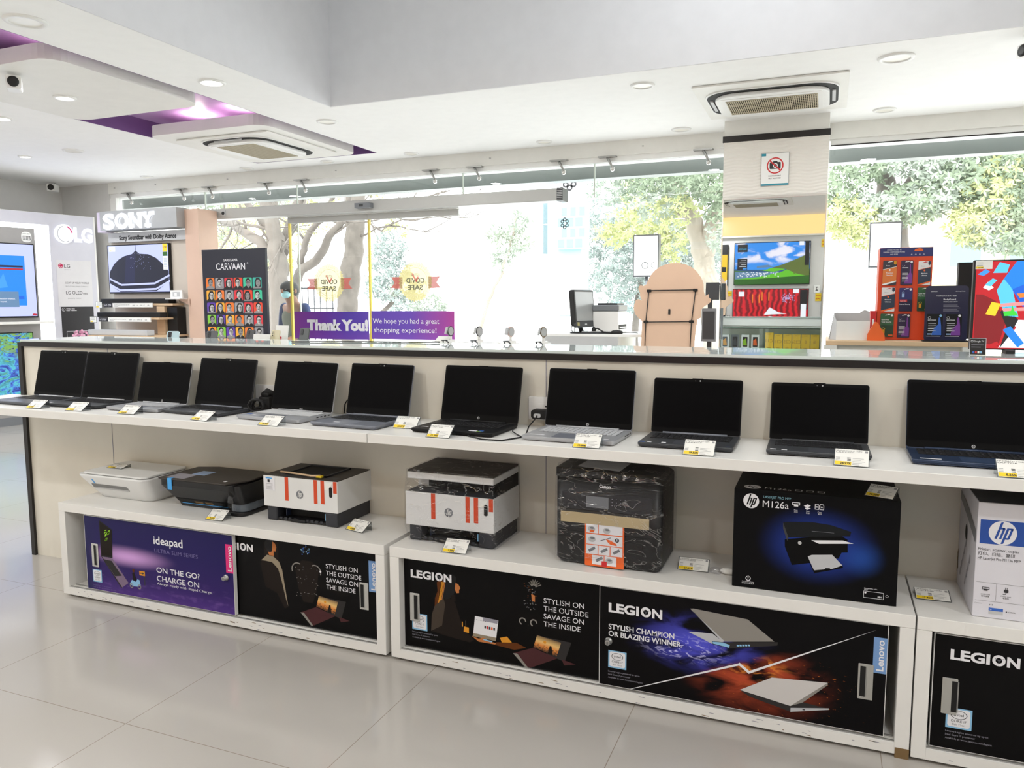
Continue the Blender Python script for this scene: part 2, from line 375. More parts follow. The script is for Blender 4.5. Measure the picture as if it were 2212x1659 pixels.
# ================================================================ ceiling fittings
def area(x, y, z, P, r, col=(.975, .988, 1), name='lamp', parent=None, rot=None, size_y=None, spread=pi):
    l = bpy.data.lights.new(name, 'AREA'); l.shape = 'DISK' if not size_y else 'RECTANGLE'; l.size = r*2
    if size_y: l.size_y = size_y
    l.energy = P; l.color = col; l.spread = spread
    o = bpy.data.objects.new(name, l); COL.objects.link(o); o.location = (x, y, z)
    if rot: o.rotation_euler = rot
    if parent is not None: o.parent = parent
    return o
def downlight(x, y, label, on=True, P=14, r=.085, z=3.0):
    t = thing('downlight', label, 'downlight', (x, y, z), 0, 'round ceiling downlights'); fr = FD(x, y, z)
    m = MB(t); m.lathe(fr, [(r*.8, .001), (r*.84, .012), (r*1.05, .012), (r*1.12, .004), (r*1.12, 0)], 'white', 28, cap=False); m.build('trim_ring', t)
    m = MB(t); m.prism(fr, ell(0, 0, r*.82, r*.82, 28), .001, .006, 'lamp_on' if on else 'lamp_off'); m.build('lens', t)
    if P: area(0, 0, -.02, P, r*.8, parent=t)
    return t
PW = 9
DL = [(-4.17, 3.13, 'large unlit round downlight in the ceiling near the top corner of the picture', 0, 6, .1), (-4.1, 4.46, 'brightly lit round downlight between the grey ceiling recess and the purple trough', 1, PW, .085),
      (-7.2, 5.83, 'unlit oval-looking downlight in the white ceiling beyond the purple trough', 0, 6, .09), (-4.06, 5.77, 'downlight in the ceiling just past the corner of the grey recess', 0, PW, .08),
      (-7.84, 7.35, 'small downlight at the window edge of the ceiling, above the umbrella television', 0, 0, .07), (-6.3, 7.35, 'small downlight at the window edge of the ceiling, behind the cassette unit in the trough', 0, 0, .07),
      (-5.18, 7.35, 'small downlight by the window beam, above the split between the sliding doors', 0, 0, .07), (-4.11, 7.32, 'small downlight by the window beam, above the free end of the door rail', 0, 0, .07),
      (-2.62, 7.3, 'small downlight by the window beam, above the cash desk monitor', 0, 0, .07), (-1.29, 7.27, 'small downlight by the window beam, close to the column', 0, 0, .08),
      (.37, 7.2, 'small downlight by the window beam, on the far side of the column', 0, 0, .08), (-1.3, 5.72, 'downlight in the ceiling in front of the cassette unit above the column', 0, PW, .08),
      (.35, 5.72, 'faint downlight in the ceiling beside the cassette unit above the column', 0, PW, .1), (-7.95, 5.86, 'small lit spot in the white ceiling near the lit logo wall', 1, 8, .06),
      (-6.5, 4.61, 'lit spot at the edge of the picture beside the purple trough', 1, 1.2, .07)]
for x, y, lb, on, P, r in DL: downlight(x, y, lb, on, P, r)
downlight(-5.3, 4.25, 'lit spot in the white panel hanging under the purple trough', True, 8, .07, 2.965)
for x, y, P in ((-5.35, 5.64, 2.5), (-4.8, 5.6, 2.5), (-4.7, 3.66, .9)):   # cove lamps hidden in the trough, shining on its purple top
    area(x, y, 3.075, P, .035, (1, .9, .75), 'cove_lamp', rot=(pi, 0, 0))
for x, y, P in ((-2.6, .6, 16), (.6, .6, 15), (-5.2, .6, 17), (-8.0, .8, 30), (-6.3, 2.2, 26), (2.3, 1.4, 14), (-7.8, 3.4, 38), (2.4, 6.3, 12), (-2.0, -.5, 14), (.9, -.5, 10)):  # bodiless lamps out of view, added as fill light for the room
    area(x, y, 2.97, P, .1, name='fill_lamp')
area(-.4, 3.8, 4.25, 22, .6, name='recess_fill_lamp', size_y=2.0)  # unseen lamp added inside the recess to brighten its walls
def cassette(label, loc):
    t = thing('cassette_air_conditioner', label, 'air conditioner', loc, 0, 'ceiling cassette air conditioners'); fr = FD(0, 0, 0)
    m = MB(); m.prism(fr, rrect(-.53, -.525, .53, .525, .01), 0, .012, 'white_paint'); m.build('cover_plate', t)
    m = MB(); m.prism(fr, rrect(-.475, -.39, .475, .39, .2, 8), .012, .022, 'white'); m.prism(fr, rrect(-.465, -.38, .465, .38, .2, 8), .022, .024, 'deep_black'); m.build('air_slot', t)
    m = MB(); m.prism(fr, rrect(-.405, -.36, .405, .33, .17, 8), .024, .05, 'white', sm=False); m.build('front_panel', t, .006)
    m = MB(); m.prism(fr, rrect(-.36, -.28, .36, .26, .02), .05, .053, 'white'); m.build('hatch', t)
    m = MB(); m.quad(fr, -.325, -.225, .325, .205, 'grille_back', .0533)
    for i in range(45): x = -.32+.64*i/44; m.fbox(fr, x-.003, -.225, x+.003, .205, .0535, .058, 'grille_bar')
    for i in range(9): y = -.22+.42*i/8; m.fbox(fr, -.325, y-.004, .325, y+.004, .0535, .0575, 'grille_bar')
    m.build('grille', t)
    for sx in (-1, 1):
        m = MB(); m.prism(fr, rrect(sx*.435-.012, -.16, sx*.435+.012, .16, .01), .024, .034, 'light_grey'); m.build('vane', t)
    return t
mat('grille_back', (40, 34, 26), .8); mat('grille_bar', (188, 178, 152), .5)
ac = cassette('white ceiling cassette air conditioner above the column with dark slots at both ends', (-.45, 6.42, 2.9975))
dup(ac, (-5.18, 6.24, 2.9625), radians(90), 'white ceiling cassette air conditioner set in the panel under the purple trough')
dup(ac, (-1.1, 1.3, 2.9975), 0, 'ceiling cassette air conditioner seen only as a reflection high in the column mirror')
# dome and bullet cameras
def cctv(name, label, loc, rz, s=1):
    t = thing(name, label, 'camera', loc, rz, 'security cameras'); fr = F((0, 0, 0), (1, 0, 0), (0, 0, 1))
    m = MB(); m.tube([(0, .09*s, .05*s), (0, .02*s, .02*s)], .018*s, 'white'); m.build('bracket', t)
    m = MB(); m.prism(fr, rrect(-.045*s, -.045*s, .045*s, .04*s, .015*s), -.07*s, .05*s, 'white'); m.build('housing', t)
    m = MB(); m.lathe(fr, [(.034*s, .05*s), (.034*s, .056*s), (.02*s, .06*s)], 'black', 20); m.build('lens', t)
cctv('security_camera', 'white security camera with a black lens high in the back corner of the room', (-9.3, 7.2, 2.93), radians(32), 1.1)
cctv('security_camera', 'grey security camera at the very edge of the hanging white ceiling panel', (-5.08, 3.7, 2.905), radians(50), 1)
cctv('security_camera', 'small security camera under the white ceiling at the far edge of the picture', (1.06, 5.6, 2.92), radians(-60), 1)
# spider fittings holding the glass
def spider(x, label):
    t = thing('glass_clamp', label, 'glass fitting', (x, 7.53, 2.86), 0, 'steel arms holding the window glass')
    m = MB(); m.box(-.09, .09, -.02, .04, -.012, 0, 'steel'); m.build('mount_plate', t)
    m = MB(); m.tube([(0, 0, -.01), (.03, .01, -.07), (.05, .03, -.115)], [.014, .012, .010], 'steel'); m.build('arm', t)
    m = MB(); m.ball((.05, .015, -.125), .024, .024, .024, 'chrome', 12, 8); m.build('button', t)
    return t
sp = [(-8.38, 'steel glass clamp above the light box with the lit letters'), (-7.5, 'steel glass clamp above the tall dark singer standee'), (-7.05, 'steel glass clamp next along from the one above the standee'), (-6.2, 'steel glass clamp above the sensor end of the door rail'),
      (-5.68, 'steel glass clamp above the first sliding leaf'), (-4.0, 'steel glass clamp over the banner, beside a white tag'), (-3.48, 'steel glass clamp just past the end of the sliding leaf'),
      (-2.55, 'steel glass clamp beside the end cap of the door rail'), (-2.05, 'steel glass clamp between the door rail end and the tree'), (-1.13, 'steel glass clamp closest to the column')]
s0 = spider(*sp[0])
for x, lb in sp[1:]: dup(s0, (x, 7.53, 2.86), 0, lb)
# door operator rail
t = thing('door_operator', 'long grey sliding door rail box hung across the glass', 'door rail', (-4.65, 7.38, 2.43))
m = MB(t); m.box(-6.88, -2.49, 7.3, 7.47, 2.43, 2.55, mat('rail_grey', (172, 172, 168), .4, .2)); m.build('housing', t, .006)
m = MB(t); m.box(-2.49, -2.43, 7.3, 7.47, 2.428, 2.552, 'dark_grey')
for i in range(7): m.box(-2.488, -2.432, 7.296, 7.3, 2.44+.016*i, 2.446+.016*i, 'light_grey')
m.build('end_cap', t)
m = MB(t); m.box(-4.76, -4.57, 7.22, 7.3, 2.455, 2.51, 'mid_grey'); m.quad(FR(-4.7, 7.219, 2.47), 0, 0, .05, .025, 'dark_grey'); m.build('motion_sensor', t, .004)
m = MB(t); m.fbox(FR(-6.62, 7.3, 2.46), -.035, 0, .035, .07, 0, .006, 'light_grey'); m.prism(FR(-6.62, 7.294, 2.495), ell(0, 0, .02, .02), 0, .004, 'black'); m.build('key_switch', t)
m = MB(t); m.box(-5.8, -3.65, 7.44, 7.54, 2.425, 2.432, 'alu_white'); m.build('track', t)
# ================================================================ low partition counter, shelf, laptops and price tags
t = thing('partition_counter', 'long cream partition counter with black edging and a glass top', 'counter', (-.9, 3.35, 0))
PX0, PX1 = -4.215, 3.0
m = MB(t); m.box(PX0+.03, PX1, 3.0, 3.42, 0, 1.21, 'laminate_cream')
for x in (-3.54, -1.067, 1.4): m.box(x-.0015, x+.0015, 2.9985, 3.0, .03, 1.21, 'grey_print')
m.build('body_panel', t)
m = MB(t); m.box(PX0, PX0+.03, 2.985, 3.42, 0, 1.228, 'black_trim'); m.box(PX0+.03, PX1, 2.985, 3.012, 1.206, 1.232, 'black_trim'); m.build('edge_trim', t)
m = MB(t); m.box(PX0+.01, PX1, 2.995, 3.45, 1.2325, 1.244, 'counter_white'); m.build('glass_top', t)
m = MB(t); m.box(PX0+.03, PX1, 3.015, 3.42, 1.212, 1.2285, 'white'); m.build('top_panel', t)
m = MB(t); m.box(PX0+.03, PX1, 3.4205, 3.432, 1.125, 1.21, 'white'); m.build('rear_panel', t)
# glass showcase standing against the rear of the partition
t = thing('glass_showcase', 'glass phone showcase behind the partition, seen in the column mirror', 'showcase', (-.9, 3.7, 0))
m = MB(t); m.box(PX0+.03, PX1, 3.44, 3.95, 0, .80, 'laminate_white'); m.build('base_cabinet', t)
m = MB(t); m.box(PX0+.03, PX1, 3.44, 3.95, .80, .84, 'light_grey'); m.build('floor_board', t)
m = MB(t); m.box(PX0+.02, PX1, 3.436, 3.96, 1.108, 1.12, 'counter_glass'); m.build('glass_top', t)
m = MB(t); m.box(PX0+.03, PX1, 3.944, 3.95, .84, 1.107, 'glass'); m.build('glass_front', t)
m = MB(t); m.box(PX0+.03, PX1, 3.945, 3.961, 1.1, 1.107, 'dark_grey'); m.build('edge_strip', t)
SZ = .93
def shelf(x0, x1, label):
    t = thing('wall_shelf', label, 'shelf', ((x0+x1)/2, 2.79, .893)); m = MB(t); m.box(x0, x1, 2.57, 2.998, .893, SZ, 'laminate_white'); m.build('board', t, .0015)
shelf(-4.3, -1.663, 'white shelf board under the row of laptops, section reaching the end of the partition')
shelf(-1.66, 3.0, 'white shelf board under the laptops, section past the seam')
mat('key_dark', (30, 31, 34), .5); mat('key_black', (20, 20, 22), .5); mat('key_silver', (196, 198, 202), .45); mat('key_white', (222, 224, 226), .45)
mat('lap_grey', (92, 95, 102), .4, .3); mat('lap_dark', (64, 66, 70), .4, .3); mat('lap_mid', (124, 128, 138), .4, .3); mat('lap_silver', (178, 180, 184), .35, .4); mat('lap_black', (14, 14, 16), .45, spec=.3); mat('lap_navy', (44, 58, 84), .35, .3)
mat('sticker_blue', (50, 100, 190), .4, var=0); mat('sticker_green', (150, 200, 40), .4, var=0)
def hp_logo(m, fr, cx, cy, r, disc, let, z=.0006, n=28):
    m.poly(fr, ell(cx, cy, r, r, n), disc, z)
    k = r
    # slanted h and p strokes that run to the rim
    def st(P): m.poly(fr, [(cx+k*(a+.30*b), cy+k*b) for a, b in P], let, z+.0006)
    st([(-.42, -.52), (-.25, -.52), (-.25, .93), (-.42, .86)]); st([(-.25, .30), (-.02, .30), (-.02, .44), (-.25, .44)]); st([(-.10, -.52), (.06, -.52), (.06, .38), (-.02, .44), (-.10, .44)])
    st([(.16, -.93), (.33, -.88), (.33, .44), (.16, .44)]); st([(.33, .30), (.62, .30), (.62, .38), (.56, .44), (.33, .44)]); st([(.46, -.38), (.62, -.38), (.62, .38), (.46, .38)]); st([(.33, -.52), (.56, -.52), (.62, -.46), (.62, -.38), (.33, -.38)])
def laptop(label, x0, w, yf, yh, ztop, base, key, keys_n=(14, 5), rz=0, logo=None, hinge=None, cam_dot=True, stick=(), lid=None, tilt=14, pad='x', bez=(.008, .012, .022), ports=False, touch=None):
    d = yh-yf; c = Vector((x0+w/2, yh, SZ)); t = thing('laptop', label, 'laptop', c, rz, 'laptops open on the shelf')
    P = rrect(-w/2, -d, w/2, .012, .012); fr = FT(0, 0, 0)
    m = MB(); m.prism(fr, [(x*.985, (y+d/2)*.97-d/2) for x, y in P], .003, .008, base); m.prism(fr, P, .008, .0175, base, sm=False)
    if ports:
        for k in range(4): m.box(w/2-.0005, w/2+.0006, -.03-.025*k, -.016-.025*k, .010, .0145, 'black')
    m.build('base', t, .002)
    m = MB(); zz = .0178; kw, kd = w*.86, d*.46; m.quad(fr, -kw/2, -d*.08-kd, kw/2, -d*.08, base if key in ('key_silver', 'key_white') else 'key_dark', zz); nx, ny = keys_n
    if key in ('key_silver', 'key_white'): m.quad(fr, -kw/2, -d*.08-kd, kw/2, -d*.08, 'dark_grey', zz+.0002)
    for j in range(ny):
        y = -d*.08-kd+kd*j/ny
        for i in range(nx):
            x = -kw/2+kw*i/nx
            if j == 0 and 4 <= i <= 8:
                if i == 4: m.fbox(fr, x+.0012, y+.0014, x+kw*5/nx-.0012, y+kd/ny-.0014, zz, zz+.0018, key)
                continue
            m.fbox(fr, x+.0014, y+.0016, x+kw/nx-.0014, y+kd/ny-.0016, zz, zz+.0018, key)
            if key not in ('key_silver', 'key_white') and (i+j) % 2 == 0: m.quad(fr, x+.005, y+.006, x+.009, y+.0085, 'grey_print', zz+.002)
    m.build('keyboard', t)
    m = MB(); tw = w*.3; px = touch if touch is not None else -w*.03; m.prism(fr, rrect(px-tw/2, -d+.012, px+tw/2, -d*.58, .004), zz-.0006, zz, 'lap_mid' if base in ('lap_silver',) else ('lap_black' if base == 'lap_black' else base+'_pad')); m.build('touchpad', t)
    a = radians(tilt); lf = F((-w/2, 0, .0165), (1, 0, 0), (0, sin(a), cos(a))); zr = 1.44-(1.44-ztop)*(yh+.04)/2.91; L = (zr-SZ-.0165)/cos(a)
    m = MB(); m.prism(lf, rrect(0, 0, w, L, .009), -.007, 0, lid or base, sm=False); m.build('lid', t, .0012)
    m = MB(); m.prism(lf, rrect(.0012, .004, w-.0012, L-.0012, .008), 0, .0008, 'bezel_black')
    if w > .3: m.fbox(lf, w/2-.02, L-.002, w/2+.02, L+.0015, -.005, .0008, 'bezel_black')
    if cam_dot: m.prism(lf, ell(w*.53, L-.008, .0028, .0028, 10), .0008, .0012, 'light_grey'); m.quad(lf, w*.47, L-.009, w*.482, L-.0075, 'mid_grey', .001)
    m.build('bezel', t)
    m = MB(); m.quad(lf, bez[0], bez[2], w-bez[0], L-bez[1], 'screen_black', .001); m.build('screen', t)
    m = MB(); m.tube([(-w*.36, -.003, .0195), (w*.36, -.003, .0195)], .0045, hinge or 'lap_dark', 10); m.build('hinge', t)
    if logo:
        m = MB()
        if logo == 'hp': hp_logo(m, lf, w*.5, bez[2]*.5+.002, .0058, 'light_grey', 'bezel_black', .0012)
        else: m.text(lf, logo, w*.5, bez[2]*.35, .006, 'light_grey', .0012, 'C', .02)
        m.build('logo', t)
    for (sx, sy, sw, sh, sm_) in stick:
        m = MB(); m.quad(fr, sx-sw/2, -d+sy, sx+sw/2, -d+sy+sh, sm_, zz+.0004); m.build('sticker', t)
    return t
for k, c in (('lap_grey', (104, 108, 116)), ('lap_dark', (74, 76, 82)), ('lap_mid', (140, 144, 154)), ('lap_navy', (54, 70, 98)), ('lap_black', (30, 30, 32))): mat(k+'_pad', c, .35, .2)
laptop('dark grey laptop at the partition end of the shelf, its screen touching its neighbour', -4.0, .358, 2.66, 2.905, 1.192, 'lap_grey', 'key_black', hinge='lap_silver', stick=((-.15, .015, .02, .014, 'sticker_blue'),))
laptop('dark grey laptop with a camera dot, second along from the partition end', -3.636, .361, 2.688, 2.905, 1.191, 'lap_dark', 'key_black', hinge='lap_silver', stick=((-.15, .012, .022, .015, 'white_print'),))
laptop('small silver laptop with thin bezels and a round badge, between two black-lidded ones', -3.222, .322, 2.70, 2.89, 1.15, 'lap_silver', 'key_silver', logo='hp', rz=radians(1), bez=(.006, .01, .024), cam_dot=False, hinge='lap_silver', ports=True)
laptop('black laptop beside the dark adapter bundle near the first wall socket', -2.872, .367, 2.705, 2.90, 1.177, 'lap_dark', 'key_black', hinge='lap_mid', rz=radians(-4), stick=((-.155, .012, .02, .014, 'white_print'),))
laptop('silver laptop with white keys and maker lettering under its screen', -2.407, .36, 2.68, 2.90, 1.173, 'lap_silver', 'key_white', (15, 6), logo='ASUS', rz=radians(-4), cam_dot=False, hinge='lap_silver', stick=((-.15, .05, .03, .012, 'sticker_blue'), (-.115, .04, .02, .016, 'white_print')), ports=True, bez=(.007, .01, .024))
laptop('mid grey laptop with dark keys and a wide bottom bezel, standing near the shelf seam', -1.985, .33, 2.645, 2.895, 1.174, 'lap_mid', 'key_dark', (13, 5), rz=radians(-3), hinge='lap_mid', stick=((-.05, .03, .03, .014, 'white_print'),), bez=(.008, .012, .034))
laptop('all black laptop with rounded corners and a charging cable lying beside it', -1.511, .358, 2.655, 2.90, 1.178, 'lap_black', 'key_black', (16, 6), logo='hp', rz=radians(-2), cam_dot=False, hinge='lap_black', stick=((.085, .022, .035, .018, 'white_print'), (.118, .028, .018, .018, 'sticker_blue'), (.115, .018, .02, .008, 'sticker_green'), (-.14, .045, .03, .012, 'white_print')), bez=(.009, .012, .03))
laptop('silver laptop with silver keys in front of the socket with the black charger', -1.04, .358, 2.65, 2.905, 1.179, 'lap_silver', 'key_silver', (16, 6), logo='hp', rz=radians(-1), cam_dot=False, hinge='lap_silver', lid='lap_mid', stick=((-.13, .035, .06, .014, 'white_print'), (.11, .03, .022, .014, 'sticker_blue'), (.14, .03, .018, .013, 'white_print')), bez=(.008, .012, .026), ports=True)
laptop('dark grey laptop with three small palm rest stickers, past the silver-keyed one', -.609, .329, 2.672, 2.905, 1.155, 'lap_dark', 'key_black', hinge='lap_mid', stick=((-.15, .012, .018, .012, 'sticker_blue'), (-.125, .012, .016, .011, 'white_print'), (-.075, .016, .016, .016, 'white_print'), (.145, .012, .014, .02, 'navy')), touch=.005)
laptop('dark grey laptop with a wide lower deck above the black printer carton', -.179, .325, 2.69, 2.905, 1.153, 'lap_dark', 'key_black', rz=radians(1), hinge='lap_dark', stick=((-.14, .014, .02, .014, 'white_print'), (-.105, .012, .018, .01, 'white_print')), touch=.02)
laptop('large navy laptop cut by the picture edge at the far end of the shelf', .262, .40, 2.69, 2.905, 1.177, 'lap_navy', 'key_black', (17, 6), logo='hp', cam_dot=False, hinge='lap_navy', stick=((-.145, .018, .06, .012, 'white_print'),), bez=(.007, .01, .028), touch=.0)

# price tags: a bent acrylic stand holding a printed card
def tag(label, xl, yl, w, rz, z, pct, head, d=.055, h=.036, on=None):
    t = thing('price_tag', label, 'price tag', (xl, yl, z), rz, 'price tags on acrylic stands'); a = atan2(h, d); L = hypot(h, d)
    fr = F((0, 0, .002), (1, 0, 0), (0, cos(a), sin(a)))
    m = MB(); m.fbox(fr, 0, 0, w, L, -.0012, 0, 'acrylic_clear'); m.box(0, w, d-.001, d+.0005, 0, h+.001, 'acrylic_clear'); m.build('stand', t)
    m = MB(); cy = L*.97; m.quad(fr, .003, .002, w-.003, cy, 'paper', .0004)
    m.quad(fr, .004, .003, w*.5, .0175, 'yellow', .0008); m.text(fr, pct, w*.49, .006, .0078, 'ink', .0011, 'R', .03)
    m.text(fr, head[0], .006, cy-.009, .0045, 'ink', .0008, fit=w*.72); m.text(fr, head[1], .006, cy-.0155, .0045, 'ink', .0008, fit=w*.5)
    m.quad(fr, w-.014, cy-.012, w-.006, cy-.004, 'ink_soft', .0008)
    for k in range(3): m.quad(fr, .006, .0205+.0055*k, .018, .0222+.0055*k, 'ink_soft', .0008); m.quad(fr, w*.38, .0205+.0055*k, w*.48, .0228+.0055*k, 'ink', .0008)
    for k in range(5): m.quad(fr, w*.53, .006+.0062*k, w*(.72+.04*((k*7) % 5)), .0072+.0062*k, 'ink_soft', .0008)
    m.build('card', t)
    return t
MATS['acrylic_clear'] = MATS['acrylic']
LA = ('LENOVO CORE I5 11GEN', 'LAPTOP'); HA = ('HP CORE I3 11GEN', 'LAPTOP')
tag('price tag in front of the laptop at the partition end of the shelf', -3.648, 2.60, .095, radians(5), SZ, '12.50%', LA)
tag('price tag in front of the second dark grey laptop from the partition end', -3.382, 2.606, .105, radians(4), SZ, '14.00%', LA)
tag('price tag in front of the small silver laptop with the round badge', -3.05, 2.615, .1, radians(4), SZ, '10.66%', HA)
tag('price tag in front of the black laptop beside the adapter bundle', -2.589, 2.595, .108, radians(-8), SZ, '18.20%', LA)
tag('price tag in front of the silver laptop with white keys', -2.205, 2.578, .104, radians(0), SZ, '20.88%', ('ASUS CORE I3 10GEN', 'LAPTOP'))
tag('price tag standing beside the mid grey laptop near the shelf seam', -1.636, 2.72, .105, radians(5), SZ, '26.87%', LA, h=.042)
tag('price tag in front of the all black laptop', -1.404, 2.575, .1, radians(2), SZ, '15.95%', HA, h=.042)
tag('price tag in front of the silver laptop with silver keys', -.82, 2.577, .1, radians(2), SZ, '10.88%', HA, h=.042)
tag('price tag in front of the dark laptop with three palm rest stickers', -.436, 2.585, .106, 0, SZ, '19.56%', LA, h=.044)
tag('price tag in front of the dark laptop above the black printer carton', .033, 2.585, .103, radians(-3), SZ, '24.97%', LA, h=.044)
tag('price tag in front of the large navy laptop', .474, 2.577, .1, 0, SZ, '8.26%', HA, h=.044)
CZ = .473
tag('price tag on the cabinet in front of the black ink tank printer', -2.563, 2.63, .095, radians(3), CZ, '9.00%', ('INK TANK MULTI', 'FUNCTION PRINTER'))
tag('price tag lying beside the white printer with red tapes and no lid', -1.888, 2.735, .105, radians(-14), CZ, '6.88%', ('HP LASER', 'PRINTER'))
tag('price tag in front of the wrapped white multifunction printer', -1.362, 2.613, .103, radians(4), CZ, '7.58%', ('HP LASER MULTI', 'FUNCTION PRINTER'), h=.04)
tag('price tag between the wrapped black printer and the black carton', -.473, 2.752, .11, radians(3), CZ, '27.62%', ('CANON LASER MULTI', 'FUNCTION PRINTER'), h=.03)
tag('price tag beside the white printer carton at the far end', .30, 2.757, .105, radians(3), CZ, '11.46%', HA, h=.02)
tag('price tag leaning on top of the small white printer', -3.36, 2.80, .1, radians(2), .6135, '8.00%', ('INKJET MULTI', 'FUNCTION PRINTER'), h=.012, d=.06)
# wall sockets and chargers
def socket(label, x0, x1, z0, z1):
    t = thing('wall_socket', label, 'socket', (x0, 3.0, z0), 0, 'wall sockets on the partition'); fr = FR(x0, 2.999, z0); w, h = x1-x0, z1-z0
    m = MB(t); m.prism(fr, rrect(0, 0, w, h, .006), -.0008, .008, 'white'); m.build('plate', t, .001)
    m = MB(t); m.prism(fr, rrect(w*.3, h*.25, w*.95, h*.72, .003), .008, .0095, 'white'); m.prism(fr, ell(w*.55, h*.6, .004, .004, 12), .0095, .0098, 'black'); m.prism(fr, ell(w*.42, h*.38, .003, .003, 12), .0095, .0098, 'black'); m.prism(fr, ell(w*.7, h*.38, .003, .003, 12), .0095, .0098, 'black'); m.build('outlet', t)
socket('white socket plate behind the dark adapter bundle', -2.56, -2.43, .955, 1.05)
socket('white socket plate with a black charger plugged in', -1.142, -1.0, .955, 1.052)
t = thing('adapter_bundle', 'black power adapter bundle with coiled cable against the socket by the silver white-keyed laptop', 'adapter', (-2.46, 2.95, SZ))
m = MB(t); m.box(-2.495, -2.43, 2.93, 2.965, SZ, 1.0, 'matte_black'); m.box(-2.485, -2.44, 2.935, 2.96, 1.0, 1.02, 'matte_black'); m.build('adapter_brick', t, .008)
m = MB(t); m.tube([(-2.47, 2.95, 1.01), (-2.46, 2.955, 1.025), (-2.445, 2.97, 1.01), (-2.44, 2.985, .995)], .016, 'matte_black'); m.build('plug', t)
m = MB(t)
m.tube([(-2.475+.038*cos(k*.55), 2.905-.004*(k % 9)+.002*k*.3, SZ+.034+.028*sin(k*.55)) for k in range(36)], .006, 'matte_black', 6)
m.tube([(-2.53, 2.90, SZ+.006), (-2.48, 2.93, SZ+.02), (-2.44, 2.955, SZ+.012), (-2.43, 2.97, SZ+.02)], .006, 'matte_black', 6); m.build('cable', t)
t = thing('phone_charger', 'black charger plugged in beside the silver-keyed laptop with a thin lead', 'charger', (-1.08, 2.97, SZ))
m = MB(t); m.prism(FR(-1.115, 2.99, .965), rrect(0, 0, .075, .038, .012), 0, .045, 'matte_black'); m.build('plug', t, .003)
m = MB(t); m.prism(FR(-1.10, 2.945, .972), rrect(0, 0, .03, .016, .006), 0, .006, 'light_grey'); m.build('port', t)
m = MB(t); m.tube([(-1.085, 2.938, .98), (-1.085, 2.925, .972), (-1.095, 2.87, .945), (-1.07, 2.78, .934), (-1.055, 2.70, .9335), (-1.10, 2.60, .9335), (-1.18, 2.60, .9335), (-1.26, 2.65, .9335)], .0028, 'matte_black', 6)
m.tube([(-1.055, 2.70, .9335), (-1.09, 2.735, .934), (-1.128, 2.78, .937), (-1.135, 2.80, .943)], .0026, 'matte_black', 6); m.build('cable', t)
t = thing('power_lead', 'thin black lead arching up behind the mid grey laptop', 'cable', (-2.03, 2.94, SZ))
m = MB(t); m.tube([(-2.05, 2.985, .935), (-2.04, 2.98, .98), (-2.02, 2.97, 1.0), (-1.997, 2.96, .985), (-1.99, 2.95, .937)], .003, 'matte_black', 6); m.build('lead', t)
# ================================================================ storage cabinets with printed sliding doors
def loft(m, secs, mt, sm=True, top=None):
    """secs: list of equally long closed xy outlines with a z each"""
    n = len(secs[0][0]); b = len(m.v)
    for P, z in secs: m.v += [(x, y, z) for x, y in P]
    for i in range(len(secs)-1):
        for k in range(n):
            j = (k+1) % n; m.f.append(((b+i*n+k, b+i*n+j, b+(i+1)*n+j, b+(i+1)*n+k), mt, None, sm))
    e = b+(len(secs)-1)*n; m.f.append((tuple(range(e, e+n)), top or mt, None, False)); m.f.append((tuple(range(b+n-1, b-1, -1)), mt, None, False))
CY = 2.606
g = G('art_purple', .35, spec=.2)
c = g.ramp(g.y, [(0, (78, 48, 130)), (.22, (50, 32, 100)), (.6, (36, 26, 90)), (1, (30, 25, 84))])
c = g.mix(g.mul(g.sstep(g.rad(.30, .52, .36, .17), 1, 0), .95), c, (212, 164, 226))
c = g.mix(g.mul(g.sstep(g.y, .38, .2), g.sstep(g.noise(14, 5), .5, .75), .25), c, (150, 110, 190))
c = g.mix(g.sstep(g.x, .12, 0), c, (34, 32, 84)); g.out(c)
g = G('art_night', .35, spec=.15); c = g.mix(g.mul(g.sstep(g.noise(3, 4), .55, .9), .8), (7, 6, 7), (28, 21, 16)); g.out(c)
g = G('art_split', .35, spec=.15)
d = g.math('SUBTRACT', g.y, g.math('MULTIPLY_ADD', g.x, 1.12, -.13))       # above / below the diagonal
nb = g.noise(5, 7, 1.2); nr = g.noise(7, 7, .8)
c = g.mix(g.mul(g.sstep(g.rad(.38, .56, .30, .36), 1, .1), g.sstep(nb, .35, .65), g.sstep(d, -.06, .02)), (7, 6, 8), (82, 84, 205))
c = g.mix(g.mul(g.sstep(g.rad(.32, .5, .2, .16), 1, 0), g.sstep(g.noise(16, 6, 2.5), .53, .6), g.sstep(d, -.04, .02)), c, (205, 205, 255))
c = g.mix(g.mul(g.sstep(g.rad(.58, .32, .3, .42), 1, .05), g.sstep(nr, .34, .66), g.sstep(d, .03, -.05)), c, (188, 78, 48))
c = g.mix(g.mul(g.sstep(g.rad(.57, .42, .16, .2), 1, 0), g.sstep(g.noise(12, 6, 1.5), .48, .66), g.sstep(d, .03, -.05)), c, (250, 150, 60))
c = g.mix(g.mul(g.sstep(g.rad(.68, .25, .32, .4), 1, .2), g.sstep(g.noise(60, 2), .68, .74), g.sstep(d, .02, -.02)), c, (255, 140, 50)); g.out(c)
g = G('art_sunset', .4); c = g.ramp(g.y, [(0, (70, 40, 22)), (.35, (225, 140, 60)), (.6, (230, 190, 120)), (1, (110, 86, 60))]); c = g.mix(g.mul(g.sstep(g.noise(9, 5), .5, .6), g.sstep(g.y, .5, .2)), c, (40, 26, 18)); g.out(c)
